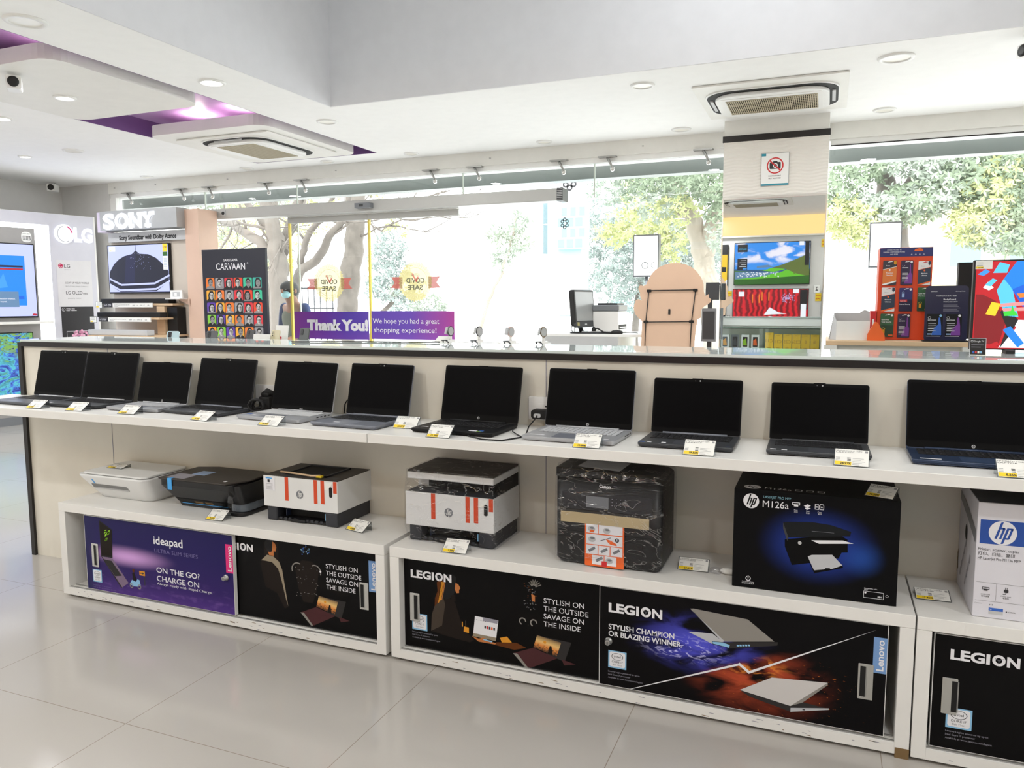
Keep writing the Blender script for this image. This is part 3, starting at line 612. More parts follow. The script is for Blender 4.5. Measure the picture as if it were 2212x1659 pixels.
for a in (('pink_tag', (222, 58, 126)), ('blue_tag', (120, 156, 205)), ('skin_print', (190, 120, 70)), ('hair_print', (96, 52, 22)), ('jacket_print', (150, 138, 118)), ('shade_print', (34, 28, 25)), ('gun_print', (88, 90, 96)), ('lap_print', (142, 138, 132)), ('lap_print_dark', (52, 50, 50)), ('amber_print', (220, 150, 50)), ('splash', (150, 210, 60)), ('purple_grey', (128, 110, 134)), ('sky_print', (140, 190, 225)), ('maroon_print', (76, 44, 46))): mat(*a, var=0, spec=.12)
CABX = {}
def cabinet(label, x0, x1, fw=.042):
    t = thing('storage_cabinet', label, 'cabinet', ((x0+x1)/2, 2.8, 0), 0, 'white printer cabinets along the partition')
    m = MB(t); m.box(x0, x1, CY, 2.998, .43, .472, 'laminate_white'); m.build('top_board', t, .0015)
    m = MB(t); m.box(x0+fw, x1-fw, CY, 2.99, .012, .047, 'laminate_white')
    for k in range(int((x1-x0)*16)):
        rx, rz = x0+.06+random.random()*(x1-x0-.14), .015+random.random()*.028; w = random.uniform(.006, .03)
        m.poly(FR(0, CY-.0004, 0), [(rx, rz), (rx+w, rz-.001), (rx+w*.8, rz+.0016), (rx+w*.2, rz+.002)], 'grey_print' if k % 3 else 'brown')
    m.box(x0+fw, x1-fw, CY+.008, CY+.012, .047, .052, 'steel'); m.box(x0+fw, x1-fw, CY+.036, CY+.04, .047, .052, 'steel'); m.build('bottom_rail', t)
    for s in (x0, x1-fw):
        m = MB(t); m.box(s, s+fw, CY, 2.998, .012, .4295, 'laminate_white'); m.build('side_board', t, .001)
    m = MB(t); m.box(x0+fw, x1-fw, 2.98, 2.995, .047, .43, 'laminate_cream'); m.build('back_board', t)
    m = MB(t); m.box(x0+.02, x1-.02, CY+.03, 2.98, 0, .012, 'deep_black'); m.build('shadow_gap_base', t)  # inset base, blackened to stand for the shadow gap under the cabinet
    return t
def flush_handle(parent, x0, z0, x1, z1, y, root, pin=.3, white=False):
    m = MB(root); f = FR(0, y, 0); m.prism(f, rrect(x0, z0, x1, z1, .003), 0, .004, 'chrome' if not white else 'white')
    w = x1-x0; a = x0+w*pin; m.quad(f, a, z0+.009, a+w*.36, z1-.009, 'deep_black', .0043); m.quad(f, a+w*.36, z0+.009, a+w*.44, z1-.009, 'steel', .0045)
    m.build('handle', parent, .001)
def lock(parent, x, z, y, root):
    m = MB(root); f = FR(x, y, z); m.lathe(f, [(.014, 0), (.014, .004), (.010, .005), (.010, .02), (.008, .022)], 'steel', 20); m.quad(f, -.0015, -.005, .0015, .005, 'black', .0224); m.build('lock', parent)
def door(root, x0, x1, z0, z1, y, art, draw, edge='white'):
    m = MB(root); m.box(x0, x1, y, y+.019, z0, z1, edge); f = FR(0, y, 0); m.quad(f, x0+.002, z0+.002, x1-.002, z1-.002, art, .0004); draw(m, f); return m.build('sliding_door', root)
WP = 'white_print'
def legion(m, f, x, z, w=.183, h=.031):
    k = w/.183; m.text(f, 'LEGI', x, z, h, WP, .003, bold=.04, fit=.105*k); cx, cy, r = x+.128*k, z+h/2, h*.56
    m.ring(f, cx, cy, r*.5, r, WP, .003)
    for a in (90, 210, 330): q = radians(a+180); m.poly(f, [(cx+r*.1*cos(q+pi/2), cy+r*.1*sin(q+pi/2)), (cx+r*cos(q), cy+r*sin(q)), (cx-r*.1*cos(q+pi/2), cy-r*.1*sin(q+pi/2))], 'gun_print', .0034)
    m.text(f, 'N', x+w, z, h, WP, .003, 'R', bold=.04, fit=.034*k)
def vtag(m, f, x0, z0, x1, z1, mt):
    m.quad(f, x0, z0, x1, z1, mt, .001); m.text(f, 'Lenovo', x0+(x1-x0)*.78, z0+.008, .021, WP, .0014, bold=.02, rot=pi/2, fit=z1-z0-.016)
def intel(m, f, x0, z0, x1, z1):
    w, h = x1-x0, z1-z0; m.quad(f, x0, z0, x1, z1, 'sky_print', .001); m.prism(f, rrect(x0+w*.07, z0+h*.08, x1-w*.07, z1-h*.06, w*.1), .001, .0012, 'white_print')
    cx = (x0+x1)/2; m.ring(f, cx, z0+h*.68, w*.29, w*.32, 'ink', .0016, 20, ky=.62); m.text(f, 'intel', cx, z0+h*.62, h*.13, 'ink', .0016, 'C', fit=w*.36)
    m.text(f, 'CORE i7', cx, z0+h*.32, h*.12, 'ink', .0016, 'C', fit=w*.6); m.text(f, '8th Gen', cx, z0+h*.16, h*.1, 'ink_soft', .0016, 'C', fit=w*.5)
def small3(m, f, x, z, mt='grey_print'):
    for k, s in enumerate(('Lenovo Legion powered by up to', 'Intel Core i7 processor', 'Available at www.lenovo.com/legion')): m.text(f, s, x, z-.0115*k, .0062, mt, .001)
def stylish(m, f, x, z0):
    for k, (s, w) in enumerate((('STYLISH ON', .158), ('THE OUTSIDE', .175), ('SAVAGE ON', .158), ('THE INSIDE', .145))): m.text(f, s, x, z0-.0302*k, .0205, WP, .001, fit=w)
def sun_lap(m, f, dx, dz=0):
    T = lambda P: [(x+dx, z+dz) for x, z in P]
    m.poly(f, T([(-1.955, .196), (-1.832, .191), (-1.858, .112), (-1.93, .13)]), 'lap_print_dark', .001); m.poly(f, T([(-1.984, .146), (-2.067, .110), (-2.010, .056), (-1.888, .120)]), 'maroon_print', .0013)
    m.poly(f, T([(-2.067, .110), (-2.010, .056), (-2.004, .062), (-2.05, .112)]), 'lap_print', .0015); m.poly(f, T([(-1.87, .12), (-1.815, .110), (-1.86, .098)]), 'maroon_print', .0012)
    q = T([(-1.983, .148), (-1.890, .127), (-1.872, .185), (-1.968, .199)]); m.face([f.p(x, z, .0018) for x, z in q], 'art_sunset', [(0, 0), (1, 0), (1, 1), (0, 1)])
    m.poly(f, T(ell(-1.937, .176, .006, .006, 12)), 'amber_print', .0021); m.poly(f, T([(-1.926, .133), (-1.917, .165), (-1.910, .164), (-1.906, .13)]), 'shade_print', .0022)
cab = cabinet('white cabinet nearest the partition end, with purple and black printed doors', -3.468, -1.617)
def dr(m, f):
    m.poly(f, [(-3.215, .406), (-3.132, .367), (-3.139, .226), (-3.214, .226)], 'lap_black', .001); m.poly(f, [(-3.211, .398), (-3.136, .362), (-3.143, .234), (-3.210, .234)], 'shade_print', .0012)
    for k in range(9): a = random.Random(k); x, z = -3.19+a.random()*.03, .30+a.random()*.05; m.poly(f, [(x, z), (x+.012, z+.004), (x+.016, z+.016), (x+.004, z+.012)], 'splash', .0015)
    m.poly(f, [(-3.214, .226), (-3.139, .223), (-3.043, .116), (-3.092, .084)], 'purple_grey', .001); m.poly(f, [(-3.198, .214), (-3.146, .212), (-3.085, .146), (-3.128, .138)], 'lap_print_dark', .0013); m.poly(f, [(-3.214, .226), (-3.208, .226), (-3.086, .088), (-3.092, .084)], 'lap_print_dark', .0014)
    for x in (-3.024, -2.974): m.ring(f, x, .106, .007, .0115, 'lap_print', .0013, 16)
    m.poly(f, [(-3.036, .112), (-3.02, .135), (-2.995, .128), (-2.985, .142), (-2.972, .14), (-2.965, .112), (-2.985, .106), (-3.01, .104)], 'sky_print', .0012); m.poly(f, [(-3.012, .135), (-3.016, .168), (-3.004, .174), (-2.996, .15), (-2.99, .132)], 'shade_print', .0014); m.poly(f, ell(-3.007, .182, .007, .009, 12), 'hair_print', .0014)
    m.quad(f, -2.970, .164, -2.935, .186, 'amber_print', .001); m.poly(f, [(-2.965, .173), (-2.95, .173), (-2.95, .169), (-2.94, .175), (-2.95, .181), (-2.95, .177), (-2.965, .177)], 'ink', .0014); m.quad(f, -2.941, .118, -2.936, .164, 'ink', .001)
    m.text(f, 'ideapad', -2.870, .329, .039, WP, .001, bold=.015, fit=.176); m.text(f, 'ULTRA SLIM SERIES', -2.868, .289, .0185, 'dim_print', .001, fit=.262)
    m.text(f, 'ON THE GO?', -2.861, .193, .0265, WP, .001, bold=.012, fit=.26); m.text(f, 'CHARGE ON', -2.861, .152, .0265, WP, .001, bold=.012, fit=.255); m.text(f, 'Always ready with Rapid Charge.', -2.861, .134, .012, WP, .001, fit=.33)
    vtag(m, f, -2.445, .246, -2.405, .377, 'pink_tag'); intel(m, f, -3.277, .093, -3.217, .156)
    m.text(f, 'Intel Core i7 processor', -3.277, .074, .006, 'dim_print', .001, fit=.12); m.text(f, 'Up to 8th generation power', -3.277, .064, .006, 'dim_print', .001, fit=.15)
d = door(cab, -3.318, -2.404, .053, .421, 2.622, 'art_purple', dr)
flush_handle(d, -3.273, .17, -3.229, .286, 2.6215, cab, .35); lock(d, -2.446, .223, 2.6215, cab)
def dr(m, f):
    legion(m, f, -2.494, .351)
    m.poly(f, [(-2.253, .40), (-2.21, .412), (-2.175, .405), (-2.175, .30), (-2.25, .30)], 'shade_print', .0006)
    m.poly(f, ell(-2.222, .39, .026, .03, 18), 'lap_black', .001); m.poly(f, [(-2.205, .41), (-2.19, .40), (-2.184, .385), (-2.19, .365), (-2.208, .368)], 'skin_print', .0013); m.poly(f, [(-2.23, .365), (-2.20, .368), (-2.20, .345), (-2.225, .345)], 'skin_print', .0009)
    m.poly(f, [(-2.275, .30), (-2.262, .33), (-2.235, .347), (-2.205, .345), (-2.17, .325), (-2.155, .29), (-2.145, .22), (-2.13, .125), (-2.15, .115), (-2.19, .18), (-2.25, .2)], 'shade_print', .0012)
    m.poly(f, [(-2.268, .318), (-2.236, .346), (-2.203, .343), (-2.172, .322), (-2.157, .288), (-2.146, .22), (-2.131, .128), (-2.142, .16), (-2.163, .245), (-2.178, .29), (-2.21, .316), (-2.245, .318)], 'jacket_print', .0015)
    m.poly(f, [(-2.09, .31), (-2.05, .345), (-2.0, .345), (-1.965, .31), (-1.98, .22), (-2.0, .16), (-2.05, .16), (-2.075, .22)], 'shade_print', .0008)
    for k in range(26): a = random.Random(k+40); q = a.random()*6.28; r = a.random()**.5; m.poly(f, ell(-2.032+.024*r*cos(q), .386+.024*r*sin(q), .0034, .003, 6), ('sky_print', 'sticker_blue', 'gun_print')[k % 3], .0012)
    for sx, a0, a1 in ((-2.075, 60, 200), (-1.985, -20, 120)): m.ring(f, sx, .300, .027, .032, 'lap_print', .0013, 14, a0, a1)
    m.poly(f, ell(-1.957, .306, .005, .005, 10), WP, .0014)
    for k in range(34): a = random.Random(k+90); m.poly(f, ell(-2.03+.075*(a.random()-.5)*1.6, .17+.16*a.random(), .0022, .002, 5), ('gun_print', 'lap_print')[k % 2], .0012)
    stylish(m, f, -1.929, .325); vtag(m, f, -1.717, .253, -1.677, .385, 'blue_tag'); sun_lap(m, f, 0)
d = door(cab, -2.50, -1.66, .053, .424, 2.647, 'art_night', dr, 'black'); flush_handle(d, -1.762, .172, -1.719, .288, 2.6465, cab, .12)
cab = cabinet('white cabinet in the middle, with a woman at a screen on one black door', -1.592, .287)
def dr(m, f):
    legion(m, f, -1.518, .3435)
    m.poly(f, [(-1.40, .27), (-1.36, .285), (-1.32, .262), (-1.30, .20), (-1.28, .16), (-1.24, .122), (-1.26, .11), (-1.36, .12), (-1.43, .13), (-1.425, .2)], 'shade_print', .0008); m.poly(f, [(-1.40, .272), (-1.375, .28), (-1.365, .25), (-1.38, .16), (-1.43, .13), (-1.425, .2)], mat('coat_print', (58, 46, 34), var=0), .001)
    m.poly(f, [(-1.395, .345), (-1.37, .372), (-1.335, .378), (-1.315, .368), (-1.315, .33), (-1.33, .285), (-1.36, .27), (-1.395, .29)], 'lap_black', .001); m.poly(f, [(-1.401, .335), (-1.385, .352), (-1.365, .34), (-1.375, .30), (-1.39, .262), (-1.412, .235), (-1.41, .27), (-1.398, .30)], 'hair_print', .0013)
    for k in range(7): a = random.Random(k+3); x = -1.40+.03*a.random(); m.line(f, [(x+.012, .34), (x+.004, .30), (x-.004, .25+.02*a.random())], .003, 'skin_print' if k % 2 else 'amber_print', .0015)
    m.poly(f, [(-1.318, .345), (-1.306, .34), (-1.297, .325), (-1.303, .318), (-1.303, .305), (-1.315, .303), (-1.322, .32)], 'skin_print', .0015); m.poly(f, [(-1.34, .29), (-1.32, .296), (-1.318, .27), (-1.335, .262)], 'shade_print', .0012)
    m.poly(f, [(-1.235, .222), (-1.136, .219), (-1.145, .148), (-1.243, .151)], 'white_print', .001); m.poly(f, [(-1.243, .151), (-1.145, .148), (-1.147, .134), (-1.246, .138)], 'jacket_print', .001); m.poly(f, [(-1.20, .222), (-1.138, .2195), (-1.14, .205), (-1.201, .207)], 'grey_print', .0013)
    for k in range(5): m.quad(f, -1.195+.0095*k, .178-.0005*k, -1.188+.0095*k, .189-.0005*k, ('ink', 'red', 'ink', 'orange', 'ink')[k], .0014); m.quad(f, -1.23+.009*k, .207-.0004*k, -1.225+.009*k, .2085-.0004*k, 'ink', .0014)
    m.poly(f, [(-1.285, .15), (-1.262, .148), (-1.262, .17), (-1.283, .172)], 'amber_print', .001); m.quad(f, -1.292, .17, -1.288, .19, 'amber_print', .001); m.quad(f, -1.276, .17, -1.2745, .196, 'jacket_print', .001)
    m.poly(f, [(-1.25, .138), (-1.22, .132), (-1.2, .14), (-1.17, .128), (-1.145, .126), (-1.15, .12), (-1.22, .12)], 'skin_print', .0012); m.poly(f, [(-1.145, .13), (-1.06, .142), (-1.02, .128), (-1.07, .112), (-1.15, .118)], 'hair_print', .0009); m.poly(f, [(-1.13, .15), (-1.1, .16), (-1.08, .14), (-1.12, .13)], 'amber_print', .0008); m.poly(f, [(-1.2, .135), (-1.16, .131), (-1.165, .126), (-1.2, .13)], 'sky_print', .0014)
    for k in range(44): a = random.Random(k+200); m.poly(f, ell(-1.005+.05*(a.random()-.5), .28+.11*a.random(), .0028, .002, 5), ('gun_print', 'lap_print', 'gun_print', 'hair_print')[k % 4], .001)
    for k in range(7): q = radians(20+k*22); m.line(f, [(-.99+.008*cos(q), .372+.008*sin(q)), (-.985+.026*cos(q), .376+.026*sin(q))], .0035, 'lap_print', .0013)
    m.poly(f, [(-1.0, .345), (-.985, .34), (-.985, .315), (-.997, .318)], 'skin_print', .0012)
    for x in (-1.035, -.99): m.ring(f, x, .232, .010, .015, 'lap_print', .0013, 12, 0, 250)
    stylish(m, f, -.950, .3165); sun_lap(m, f, .992, -.012)
    intel(m, f, -1.516, .125, -1.447, .193); small3(m, f, -1.516, .112)
d = door(cab, -1.553, -.70, .053, .424, 2.647, 'art_night', dr, 'black'); flush_handle(d, -1.523, .16, -1.479, .278, 2.6465, cab, .42)
def dr(m, f):
    legion(m, f, -.692, .3335, .193, .033); m.text(f, 'STYLISH CHAMPION', -.692, .268, .0195, WP, .001, bold=.02, fit=.236); m.text(f, 'OR BLAZING WINNER.', -.692, .242, .0195, WP, .001, bold=.02, fit=.264)
    intel(m, f, -.692, .123, -.625, .188); small3(m, f, -.692, .106)
    m.poly(f, [(-.612, .055), (-.236, .219), (-.233, .212), (-.608, .0545)], WP, .0012); m.line(f, [(-.236, .217), (-.202, .192)], .009, WP, .0013); m.poly(f, [(-.205, .196), (-.202, .188), (.181, .404)], WP, .0012)
    m.poly(f, [(-.403, .386), (-.392, .388), (-.212, .377), (-.125, .314), (-.291, .286)], 'lap_print', .001); m.poly(f, [(-.403, .386), (-.395, .378), (-.287, .29), (-.291, .284)], 'silver', .0013); m.poly(f, [(-.408, .302), (-.38, .306), (-.326, .309), (-.291, .286), (-.327, .272), (-.36, .285)], 'silver', .001)
    m.poly(f, [(-.327, .283), (-.291, .284), (-.114, .314), (-.115, .302), (-.266, .266), (-.327, .272)], 'lap_print_dark', .0012); m.poly(f, [(-.325, .281), (-.29, .283), (-.268, .278), (-.27, .268), (-.325, .274)], 'sky_print', .0014)
    for k in range(5): m.quad(f, -.245+.009*k, .2775+.0018*k, -.238+.009*k, .283+.0018*k, 'sky_print', .0015)
    m.poly(f, [(-.231, .125), (-.129, .188), (.044, .202), (-.068, .100)], mat('lid_print', (205, 202, 200), var=0), .001); m.poly(f, [(-.068, .100), (.044, .202), (.044, .194), (-.03, .12)], 'lap_print', .0012)
    m.poly(f, [(-.231, .125), (-.068, .100), (-.067, .080), (-.2, .108)], 'lap_print_dark', .0012); m.poly(f, [(-.068, .1), (-.037, .122), (.050, .113), (-.067, .082)], 'lap_print_dark', .001); m.poly(f, [(-.067, .094), (.050, .116), (.051, .111), (-.067, .080)], 'silver', .0013); m.quad(f, -.03, .094, -.022, .098, 'ink', .0015)
    vtag(m, f, .174, .262, .213, .380, 'blue_tag')
d = door(cab, -.727, .215, .053, .424, 2.622, 'art_split', dr); flush_handle(d, .132, .169, .177, .288, 2.6215, cab, .14); lock(d, -.691, .222, 2.6215, cab)
m = MB(cab); m.box(.247, .2875, CY-.001, CY+.02, 0, .034, 'brown'); m.build('worn_foot', cab)
cab = cabinet('white cabinet cut off by the picture edge, under the white printer carton', .292, 2.05)
def dr(m, f):
    legion(m, f, .388, .3465);
    intel(m, f, .385, .124, .456, .19); small3(m, f, .386, .11)
d = door(cab, .343, 1.24, .053, .421, 2.622, 'art_night', dr); flush_handle(d, .370, .168, .413, .285, 2.6215, cab, .62)
door(cab, 1.2, 2.0, .053, .424, 2.647, 'art_night', lambda m, f: None, 'black')

# ================================================================ printers and cartons
def filmmat():
    m = bpy.data.materials.new('film'); m.use_nodes = True; nt = m.node_tree; nt.nodes.remove(nt.nodes['Principled BSDF']); N = nt.nodes.new; K = nt.links.new
    tr = N('ShaderNodeBsdfTransparent'); tr.inputs[0].default_value = (.93, .93, .94, 1); gl = N('ShaderNodeBsdfGlossy'); gl.inputs['Roughness'].default_value = .22
    tc = N('ShaderNodeTexCoord'); mp = N('ShaderNodeMapping'); mp.inputs['Scale'].default_value = (4, 4, 9); mp.inputs['Rotation'].default_value = (.3, .6, .4); nz = N('ShaderNodeTexNoise'); nz.inputs['Scale'].default_value = 1.3; nz.inputs['Detail'].default_value = 3; nz.inputs['Distortion'].default_value = 2.5
    K(tc.outputs['Object'], mp.inputs[0]); K(mp.outputs[0], nz.inputs['Vector'])
    a = N('ShaderNodeMath'); a.operation = 'SUBTRACT'; a.inputs[1].default_value = .5; K(nz.outputs['Fac'], a.inputs[0]); b = N('ShaderNodeMath'); b.operation = 'ABSOLUTE'; K(a.outputs[0], b.inputs[0])
    r = N('ShaderNodeMapRange'); r.inputs[1].default_value = .014; r.inputs[2].default_value = 0; r.inputs[3].default_value = .02; r.inputs[4].default_value = .34; K(b.outputs[0], r.inputs[0])
    bp = N('ShaderNodeBump'); bp.inputs['Strength'].default_value = .7; bp.inputs['Distance'].default_value = .04; K(nz.outputs['Fac'], bp.inputs['Height']); K(bp.outputs[0], gl.inputs['Normal'])
    mx = N('ShaderNodeMixShader'); K(r.outputs[0], mx.inputs[0]); K(tr.outputs[0], mx.inputs[1]); K(gl.outputs[0], mx.inputs[2]); K(mx.outputs[0], nt.nodes['Material Output'].inputs[0]); MATS['film'] = m
filmmat()
mat('printer_white', (226, 227, 226), .4); mat('printer_dark', (44, 46, 52), .5); mat('printer_brown', (52, 46, 41), .5); mat('printer_black', (14, 14, 16), .4); mat('tank_grey', (96, 104, 112), .3); mat('slot_grey', (128, 128, 128), .5)
def film(root, secs):
    m = MB(root); loft(m, secs, 'film', False); m.build('plastic_wrap', root)
# small white inkjet
t = thing('printer', 'small white inkjet printer with sloping sides at the end of the first cabinet', 'printer', (-3.22, 2.85, CZ), 0, 'printers on the white cabinets')
m = MB(t); loft(m, [(rrect(-3.395, 2.775, -3.035, 2.965, .05), CZ), (rrect(-3.40, 2.768, -3.03, 2.97, .05), CZ+.01), (rrect(-3.445, 2.695, -2.995, 2.985, .04), CZ+.118), (rrect(-3.445, 2.695, -2.995, 2.985, .04), CZ+.128)], 'printer_white')
sl = F((0, 2.768, CZ+.01), (1, 0, 0), (0, -.073, .108)); m.build('body', t)
m = MB(t); m.prism(FT(0, 0, 0), rrect(-3.405, 2.705, -3.0, 2.98, .03), CZ+.128, CZ+.131, 'slot_grey'); m.build('seam', t)
m = MB(t); m.prism(FT(0, 0, 0), rrect(-3.412, 2.70, -2.998, 2.982, .03), CZ+.131, CZ+.14, 'printer_white'); m.build('lid', t, .002)
m = MB(t); m.poly(sl, rrect(-3.375, .05, -3.135, .083, .006), 'slot_grey', .001); m.quad(sl, -3.37, .05, -3.14, .060, 'light_grey', .0012); m.build('paper_slot', t)
m = MB(t); m.quad(sl, -3.352, .085, -3.342, .118, 'blue_tape', .001); m.build('tape', t)
m = MB(t); m.quad(FXp(-3.004, 2.80, CZ+.05), 0, 0, .075, .07, 'white_print', .001); m.quad(FXp(-3.004, 2.81, CZ+.105), 0, 0, .05, .008, 'ink', .0016); m.quad(FXp(-3.004, 2.82, CZ+.085), 0, 0, .014, .016, 'ink', .0016); m.build('sticker', t)
# black ink tank printer
t = thing('printer', 'low black ink tank printer with a blue tape tab on its front edge', 'printer', (-2.66, 2.85, CZ), 0, 'printers on the white cabinets')
m = MB(t); loft(m, [(rrect(-2.865, 2.785, -2.44, 2.955, .02), CZ), (rrect(-2.87, 2.775, -2.435, 2.96, .02), CZ+.022), (rrect(-2.90, 2.70, -2.47, 2.985, .02), CZ+.118), (rrect(-2.90, 2.70, -2.47, 2.985, .02), CZ+.146)], 'printer_black', False); m.build('body', t, .003)
m = MB(t); m.prism(FT(0, 0, 0), [(-2.903, 2.697), (-2.50, 2.697), (-2.45, 2.80), (-2.46, 2.92), (-2.52, 2.985), (-2.80, 2.988), (-2.903, 2.95)], CZ+.146, CZ+.153, 'printer_brown'); m.build('lid', t, .002)
sl = F((0, 2.775, CZ+.022), (1, 0, 0), (0, -.075, .096))
m = MB(t); m.quad(sl, -2.84, -.006, -2.56, .0, 'blue_tape', .002); m.poly(sl, [(-2.845, .004), (-2.56, .004), (-2.56, .03), (-2.86, .03)], 'deep_black', .0015); m.quad(sl, -2.75, .005, -2.70, .02, 'brown', .0022); m.quad(sl, -2.685, .005, -2.64, .02, 'brown', .0022); m.build('output_tray', t)
m = MB(t); m.box(-2.845, -2.82, 2.6955, 2.698, CZ+.10, CZ+.154, 'blue_tape'); m.quad(FT(0, 0, 0), -2.845, 2.697, -2.82, 2.72, 'blue_tape', CZ+.1536); m.build('tape', t)
m = MB(t); m.quad(FT(0, 0, 0), -2.87, 2.71, -2.76, 2.80, 'grey_print', CZ+.1534); m.build('leaflet', t)
m = MB(t); m.quad(FT(0, 0, 0), -2.80, 2.80, -2.72, 2.88, 'blue_print', CZ+.1534); m.build('film_patch', t)
m = MB(t); m.quad(FT(0, 0, 0), -2.545, 2.73, -2.53, 2.75, 'white_print', CZ+.1534); m.build('badge', t)
m = MB(t); loft(m, [(rrect(-2.60, 2.72, -2.425, 2.95, .04), CZ), (rrect(-2.60, 2.72, -2.425, 2.95, .04), CZ+.018)], 'printer_black'); loft(m, [(rrect(-2.52, 2.735, -2.43, 2.94, .03), CZ+.018), (rrect(-2.52, 2.735, -2.43, 2.94, .03), CZ+.055)], 'tank_grey'); loft(m, [(rrect(-2.535, 2.725, -2.427, 2.945, .03), CZ+.055), (rrect(-2.51, 2.715, -2.445, 2.96, .02), CZ+.14)], 'printer_black'); m.build('ink_tank', t, .002)
m = MB(t); m.tube([(-2.50, 2.716, CZ+.115), (-2.488, 2.708, CZ+.085), (-2.47, 2.70, CZ+.055), (-2.46, 2.705, CZ+.03)], [.004, .012, .018, .01], 'film', 10); m.build('plastic_wrap', t)
# two white laser printers
def laser(label, x, y, scanner):
    t = thing('printer', label, 'printer', (x, y, CZ), 0, 'printers on the white cabinets'); W, D = .197, .27; z0 = .064
    fr = FR(0, 0, 0)
    m = MB(); m.box(-W, W, 0, D, z0, .203, 'printer_white'); m.build('body', t, .002)
    m = MB(); m.box(-W+.012, -W+.066, .006, D-.005, 0, z0, 'printer_dark'); m.box(W-.07, W-.006, .004, D-.005, 0, z0, 'printer_dark'); m.box(-W+.066, W-.07, .06, D-.005, .012, z0, 'deep_black')
    m.build('base', t, .006)
    m = MB(); m.box(-W+.066, W-.07, .012, .06, .004, .014, 'printer_black'); m.box(-.06, .02, .004, .03, .004, .016, 'printer_black')
    for k in range(8): m.box(-.12+.025*k+(.04 if k > 3 else 0), -.106+.025*k+(.04 if k > 3 else 0), .010, .014, .006, .018, 'printer_dark')
    m.box(W-.082, W-.076, .02, .024, .02, .05, 'sky_print'); m.box(-.1, -.097, .03, .06, .018, .05, 'navy'); m.build('paper_tray', t)
    m = MB()
    if not scanner:
        f = FT(0, 0, .203); m.prism(f, [(-W+.004, .004), (W-.002, .004), (W-.002, D-.004), (-W+.004, D-.004)], 0, .003, 'printer_brown')
        m.quad(f, -.10, .055, .10, .225, 'deep_black', .0034)
        for a in ((-.11, .045, .11, .055), (-.11, .225, .11, .235), (-.11, .045, -.10, .235), (.10, .045, .11, .235)): m.fbox(f, *a, .003, .009, 'printer_dark')
        m.poly(f, [(-.11, .012), (.10, .012), (.10, .045), (-.13, .045)], 'dark_grey', .0036); m.poly(f, [(.11, .02), (.17, .03), (.17, .06), (.11, .06)], 'dark_grey', .0036)
    else:
        f = FT(0, 0, .203); m.quad(f, -W+.004, .004, W-.004, D-.004, 'printer_dark', .0006); m.box(-W+.05, W-.003, .11, D-.003, .204, .256, 'deep_black'); m.box(-W, -W+.05, .11, D, .204, .256, 'printer_white')
    m.build('top_cover', t)
    if scanner:
        m = MB(); m.box(-W+.006, W-.002, .004, D, .256, .284, 'printer_white'); m.build('scanner', t, .005)
        m = MB(); m.box(-W+.006, W-.002, .006, D, .2845, .292, 'printer_brown'); m.build('scanner_lid', t, .004)
    else:
        m = MB(); m.tube([(-.13, .04, .216), (-.08, .03, .218), (.05, .02, .215), (.09, .03, .217)], .0045, 'wood', 8); m.box(.07, .1, .022, .038, .209, .217, 'yellow'); m.build('packing_strip', t)
    for a, b, lo in ((-.079, -.060, .098), (.075, .093, .098), (.111, .130, .100), (.176, .194, .152)):
        m = MB(); m.quad(fr, a, lo, b, .2035, 'tape_orange', .0008); m.build('tape_strip', t)
    m = MB(); hp_logo(m, fr, 0, .131, .0185, 'mid_grey', 'printer_white', .0008); m.build('logo', t)
    m = MB(); m.prism(fr, rrect(.155, .133, .171, .178, .006), .0004, .001, 'deep_black'); m.poly(fr, [(.131, .20), (.172, .196), (.166, .185), (.146, .164), (.131, .166)], 'paper', .0016); m.build('grip_recess', t)
    return t
p = laser('white laser printer with four orange tapes, open top and no scanner', -2.120, 2.735, False)
m = MB(); f = FR(0, 0, 0); m.quad(f, -.19, .136, -.133, .197, 'white_print', .001); m.quad(f, -.182, .19, -.148, .195, 'blue_tape', .0014); m.quad(f, -.172, .174, -.16, .186, 'ink', .0014)
for k in range(5): m.quad(f, -.182, .142+.006*k, -.145, .1435+.006*k, 'ink_soft', .0014)
m.build('sticker', p)
p = laser('white multifunction printer with orange tapes and a dark scanner lid, wrapped in clear film', -1.378, 2.712, True)
m = MB(); loft(m, [([(x, y) for x, y in rrect(-.192, -.004, .204, .276, .02)], .001), (rrect(-.204, -.008, .206, .278, .012), .06), (rrect(-.202, -.006, .202, .276, .01), .2), (rrect(-.196, .0, .2, .275, .01), .294)], 'film', False); m.build('plastic_wrap', p)
# black multifunction printer wrapped in film
t = thing('printer', 'large black office printer in wrinkled film with an orange and white instruction sheet', 'printer', (-.715, 2.8, CZ), 0, 'printers on the white cabinets')
m = MB(t); loft(m, [(rrect(-.90, 2.69, -.53, 2.92, .02), CZ), (rrect(-.913, 2.672, -.517, 2.93, .025), CZ+.02), (rrect(-.913, 2.672, -.517, 2.93, .025), .80)], 'printer_black'); m.build('body', t)
fr = FR(0, 2.671, 0)
m = MB(t); m.prism(F((0, 2.93, 0), (1, 0, 0), (0, 0, 1)), [(-.912, .80), (-.912, .836), (-.75, .832), (-.54, .812), (-.52, .80)], 0, .255, 'printer_black'); m.build('scanner_lid', t, .004)
m = MB(t); m.prism(fr, rrect(-.885, .685, -.55, .75, .006), 0, .004, mat('panel_print', (38, 38, 42), .3)); m.quad(fr, -.793, .696, -.709, .738, 'mid_grey', .0045)
for k in range(12): m.prism(fr, ell(-.695+.016*(k % 4), .732-.012*(k//4), .004, .003, 8), .004, .0055, 'matte_black'); m.quad(fr, -.697+.016*(k % 4), .7325-.012*(k//4), -.694+.016*(k % 4), .735-.012*(k//4), 'grey_print', .0058)
m.poly(fr, ell(-.835, .70, .005, .005, 12), 'mid_grey', .0045); m.build('control_panel', t)
